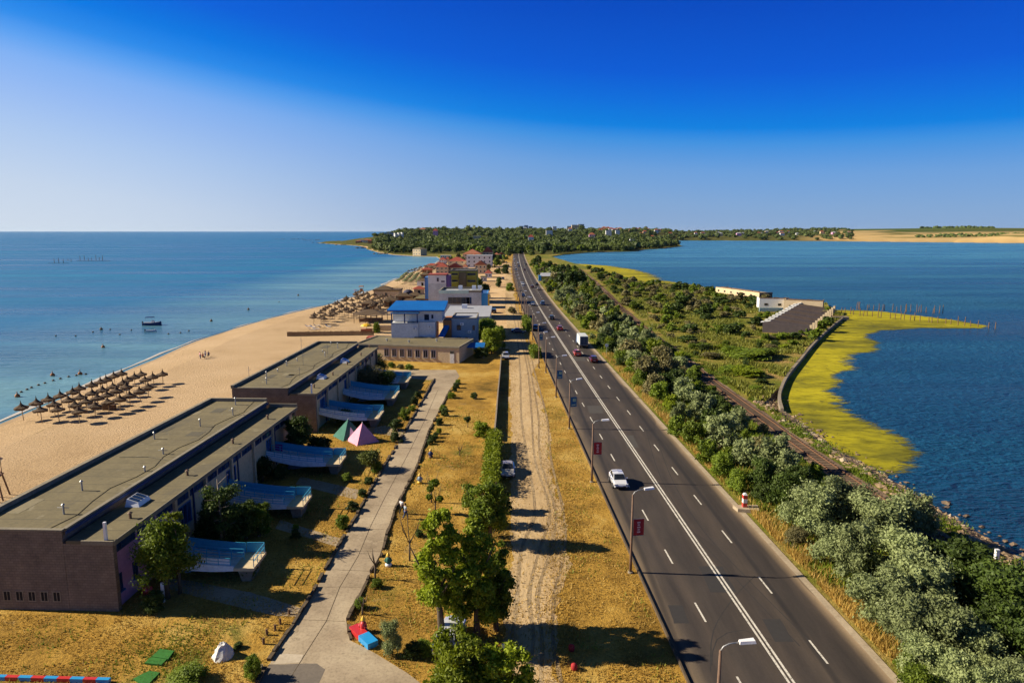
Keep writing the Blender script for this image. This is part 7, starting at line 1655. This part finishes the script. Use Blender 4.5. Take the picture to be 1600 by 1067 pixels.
# far town
def far_block(px, y, w, h, wall, roof, label, ax='flat', group=None, rows=4, cols=3, name='far_building', cat='building'):
    x = wx(px, 360, y); t = house(x - w / 2, x + w / 2, y, w * .7, h, wall, roof, label, h * .3, ax, cols, rows, name, cat, group); t.location.z = terr(x, y) - .3; return t
far_block(899, 2500, 26, 25, 'cream', 'felt', 'pale tower block, left of the pair on the skyline above the wood'); far_block(908, 2520, 22, 27, 'greyw', 'felt', 'darker taller tower block, right of the pair on the skyline'); far_block(891, 2540, 24, 21, 'bluegrey', 'felt', 'grey block left of the pale skyline tower'); far_block(893, 2440, 34, 13, 'white', 'felt', 'low white building below the skyline towers')
for k, px in enumerate((815, 822, 829)): far_block(px, 2300, 13, 19 + k % 2 * 3, 'bluegrey', 'felt', f'dark slim block on the skyline above the highway, {ORD[k]} from the left', 'flat', 'dark slim blocks on the skyline', 5, 2)
for k, px in enumerate((616, 621.5, 627)): far_block(px, 1500, 5.5, 15, 'white', 'white', f'white villa tower on the headland, {ORD[k]} from the left', 'flat', 'white villa towers on the headland', 3, 1).rotation_euler = (0, 0, R_(-50))
far_block(607, 1580, 20, 13, 'bluegrey', 'felt', 'grey block in the trees left of the white towers'); far_block(660, 1900, 20, 12, 'cream', 'orangeroof', 'big house with pinkish roof at the top of the wood', 'hip')
for k in range(26):
    px = rnd.uniform(930, 1060); y = rnd.uniform(1900, 2600); x = wx(px, 362, y)
    if not far_ok(x, y): continue
    far_block(px, y, rnd.uniform(11, 18), rnd.uniform(8, 13), rnd.choice(['cream', 'white', 'orange', 'cream']), rnd.choice(['redroof', 'orangeroof', 'redroof']), 'red roofed house of the far town on the skyline right of the tower blocks', 'hip', 'red roofed houses of the far town', 1, 2, 'house', 'house')
for k in range(22):
    px = rnd.uniform(1070, 1330); y = rnd.uniform(2500, 3000); x = wx(px, 372, y)
    if not far_ok(x, y): continue
    far_block(px, y, rnd.uniform(11, 20), rnd.uniform(6, 11), rnd.choice(['cream', 'white', 'white', 'pink']), rnd.choice(['redroof', 'greyroof', 'orangeroof']), 'pale house among trees on the opposite lagoon shore', 'hip', 'pale houses on the opposite lagoon shore', 1, 2, 'house', 'house')
for k, (px, y, w, h, wl_, rf) in enumerate([(565, 1560, 13, 6, 'white', 'felt'), (572, 1520, 12, 7, 'cream', 'orangeroof'), (579, 1480, 13, 7, 'orange', 'redroof'), (586, 1440, 12, 8, 'cream', 'redroof'), (598, 1260, 8, 9, 'cream', 'felt'), (559, 1545, 12, 5, 'orange', 'orangeroof')]):
    far_block(px, y, w, h, wl_, rf, f'small shore house on the rocky headland, {ORD[k]} in the cluster left of the wood', 'hip', 'shore houses on the headland', 1, 3, 'house', 'house')
for k in range(13):
    px = rnd.uniform(606, 1040); y = rnd.uniform(1250, 2100); x = wx(px, 368, y)
    if not far_ok(x, y): continue
    h_ = rnd.uniform(11, 17); far_block(px, y, rnd.uniform(9, 16), h_, rnd.choice(['cream', 'white', 'white', 'cream', 'pink']), rnd.choice(['redroof', 'orangeroof', 'felt', 'greyroof']), 'pale house standing among the trees of the headland wood', rnd.choice(['hip', 'flat']), 'pale houses in the headland wood', 2, 2, 'house', 'house')
# rocks of the headland
gr = 'dark rock reefs off the headland'
for k, (px, py, L) in enumerate([(505, 379.3, 60), (525, 380.6, 70), (540, 383, 45), (575, 388, 40), (600, 397, 30), (450, 374, 120), (490, 375.5, 60)]):
    p = P(px, py, WL); mb = MB(); r = random.Random(k)
    for i in range(14):
        x = r.uniform(-L / 2, L / 2); s = r.uniform(2, 5); bmv = [(x + s * math.cos(a) * r.uniform(.7, 1.2) * 1.8, s * math.sin(a) * r.uniform(.7, 1.2) + r.uniform(-3, 3)) for a in np.linspace(0, 5.3, 6)]
        c = (x, 0, r.uniform(.8, 2.2)); 
        for q in range(6): a_ = bmv[q]; b_ = bmv[(q + 1) % 6]; mb.poly([(a_[0], a_[1], -1), (b_[0], b_[1], -1), c])
    o = mb.build('rock_reef', mat('dark reef rock', (.09, .07, .055), (.045, .04, .035), .3, .9)); o.location = p; tag(o, f'low dark rock reef off the headland, {ORD[k]} of the scattered reefs', 'reef', gr)

# ---- loose stones along the lagoon shore
v = []; f = []; base = 0
bmv = iv
line = Rs
def stones(n, sel, smin, smax, m, label, z0, spread, seed):
    global base
    g = np.random.default_rng(seed); v = []; f = []; b0 = 0
    for _ in range(n):
        i = int(g.integers(0, len(sel) - 1)); p = sel[i].lerp(sel[i + 1], g.uniform()); s = g.uniform(smin, smax) * (1.6 if g.uniform() < .12 else 1)
        k = iv * np.array([s, s * g.uniform(.6, 1.1), s * g.uniform(.35, .7)]) * (1 + .25 * g.normal(size=(len(iv), 1))); a = g.uniform(0, 3.14); c_, s_ = math.cos(a), math.sin(a); k[:, :2] = k[:, :2] @ np.array([[c_, s_], [-s_, c_]])
        dx = g.uniform(*spread); k += np.array([p.x + dx, p.y + g.uniform(-.5, .5), z0(dx)]); v.append(k); f += [tuple(b0 + q for q in ff) for ff in fi]; b0 += len(iv)
    me = bpy.data.meshes.new('shore_stones'); me.from_pydata(np.concatenate(v).tolist(), [], f); me.materials.append(MT[m]); me.update(); o = bpy.data.objects.new('shore_stones', me); COL.objects.link(o); tag(o, label, 'stones', None, 'stuff')
sel = [p for p in Rs if 30 < p.y < 125]
stones(1700, sel, .12, .42, 'rock', 'brown stones and rubble along the lagoon bank', lambda d: -.05 if d < -3.2 else -.2 - .27 * (d + 3), (-4.6, .8), 3)
stones(170, sel, .18, .5, 'palerock', 'paler broken slabs among the lagoon bank stones', lambda d: .05 if d < -3.2 else -.15 - .27 * (d + 3), (-4.2, .6), 4)
stones(90, sel, .1, .35, 'sleeper', 'dark wet stones at the lagoon waterline', lambda d: -.75, (.2, 1.6), 6)
# ---- grass
def tufts(n, region, hmin, hmax, w, m, label, seed, name='grass', blades=1):
    g = np.random.default_rng(seed); pts = []
    while len(pts) < n:
        q = region(g)
        if q is not None: pts.append(q)
    p = np.array(pts); a = g.uniform(0, 6.28, n); h = g.uniform(hmin, hmax, n); d = np.stack([np.cos(a), np.sin(a), 0 * a], 1) * (w * g.uniform(.6, 1.4, n))[:, None]; le = g.normal(size=(n, 3)) * .35 * h[:, None]; le[:, 2] = h
    v = np.stack([p - d, p + d, p + le], 1).reshape(-1, 3); me = bpy.data.meshes.new(name); me.from_pydata(v.tolist(), [], [(3 * i, 3 * i + 1, 3 * i + 2) for i in range(n)]); me.materials.append(MT[m]); me.update(); o = bpy.data.objects.new(name, me); COL.objects.link(o); tag(o, label, 'grass', None, 'stuff')
pathxy = [Vector((q[0], q[1], 0)) for q in PL] + [Vector((q[0], q[1], 0)) for q in PR[::-1]]
def reg_lawn(g):
    y = 40 + 75 * g.uniform() ** 1.4; x = g.uniform(-46, road_x(y) - HW - .5)
    if fbm(x, y, 4, 3) < -.12: return None
    if -1.2 < x < 5.8 and y < 130: return None
    if -43.2 < x < -31.0 and 50 < y < 92: return None
    if inside(x, y, pathxy): return None
    return (x, y, .0)
tufts(60000, reg_lawn, .06, .20, .05, 'strawleaf', 'short dry straw grass scattered over the lawns and verge', 8)
def reg_verge(g):
    y = 36 + 130 * g.uniform() ** 1.6; x = road_x(y) + HW + 1.1 + abs(g.normal()) * 1.5
    if fbm(x, y, 5, 3) < -.05 and g.uniform() < .8: return None
    return (x, y, 0)
tufts(16000, reg_verge, .3, .95, .05, 'strawleaf', 'tall straw coloured grass along the right kerb of the highway', 9, 'tall_grass')
def reg_scrub(g):
    y = 38 + 150 * g.uniform() ** 1.3; x = g.uniform(road_x(y) + HW + 1.5, rail_x(y) - 2)
    return (x, y, 0)
tufts(26000, reg_scrub, .25, .8, .07, 'green', 'rough green undergrowth below the bushes by the highway', 10, 'undergrowth')
def reg_bank(g):
    y = 45 + 130 * g.uniform(); x = rail_x(y) + 1.6 + abs(g.normal()) * 1.5
    if fbm(x, y, 6, 3) < 0: return None
    return (x, y, 0)
tufts(7000, reg_bank, .15, .5, .07, 'green', 'low green weeds between the railway and the lagoon stones', 12, 'weeds')
def reg_patch(g):
    p = P(255, 1022); r = 3.8 * g.uniform(); a = g.uniform(0, 6.28); return (p.x + r * math.cos(a) * 1.1, p.y + r * math.sin(a), 0)
tufts(1800, reg_patch, .08, .26, .04, 'green', 'patch of dark green grass around the play mats', 13, 'green_grass')
def reg_far_scrub(g):
    y = 105 + 360 * g.uniform() ** 1.5; x = rail_x(y) + 3 + 85 * g.uniform()
    if not inside(x, y, outline): return None
    if fbm(x, y, 11, 3) < -.10 + .25 * g.uniform(): return None
    return (x, y, 0)
tufts(42000, reg_far_scrub, .25, .9, .22, 'scrubgrass', 'rough green and yellow grass over the scrubland by the lagoon', 21, 'scrub_grass')
def reg_weed(g):
    y = 40 + 75 * g.uniform() ** 1.3; x = g.uniform(-40, road_x(y) - HW - .6)
    if fbm(x + 90, y, 5, 3) < .10 or (-43 < x < -31 and y > 50) or inside(x, y, pathxy) or -.5 < x < 4.5: return None
    return (x, y, 0)
tufts(5200, reg_weed, .1, .34, .06, 'scrubgrass', 'green weeds scattered in patches over the dry grass', 25, 'weeds')
def reg_edge(g):
    L_ = DR if g.uniform() < .65 else DL; i = int(g.integers(0, len(L_) - 1)); p = L_[i].lerp(L_[i + 1], g.uniform())
    return (p.x + g.normal() * 1.1, p.y, 0)
tufts(15000, reg_edge, .08, .32, .05, 'strawleaf', 'straw grass growing over the edges of the dirt track', 22)
# ---- haze
mb = MB(); mb.box(-45000, 45000, -450, 41000, -3.5, 140)
hz_ = bpy.data.materials.new('haze'); hz_.use_nodes = True; t_ = hz_.node_tree; t_.nodes.clear(); o_ = t_.nodes.new('ShaderNodeOutputMaterial'); v_ = t_.nodes.new('ShaderNodeVolumePrincipled')
v_.inputs['Color'].default_value = (.62, .80, 1.0, 1); v_.inputs['Density'].default_value = 0.8e-5; v_.inputs['Anisotropy'].default_value = .2
t_.links.new(v_.outputs[0], o_.inputs['Volume'])
o = mb.build('haze', hz_); tag(o, 'thin blue air haze over land and water', 'haze', None, 'stuff')
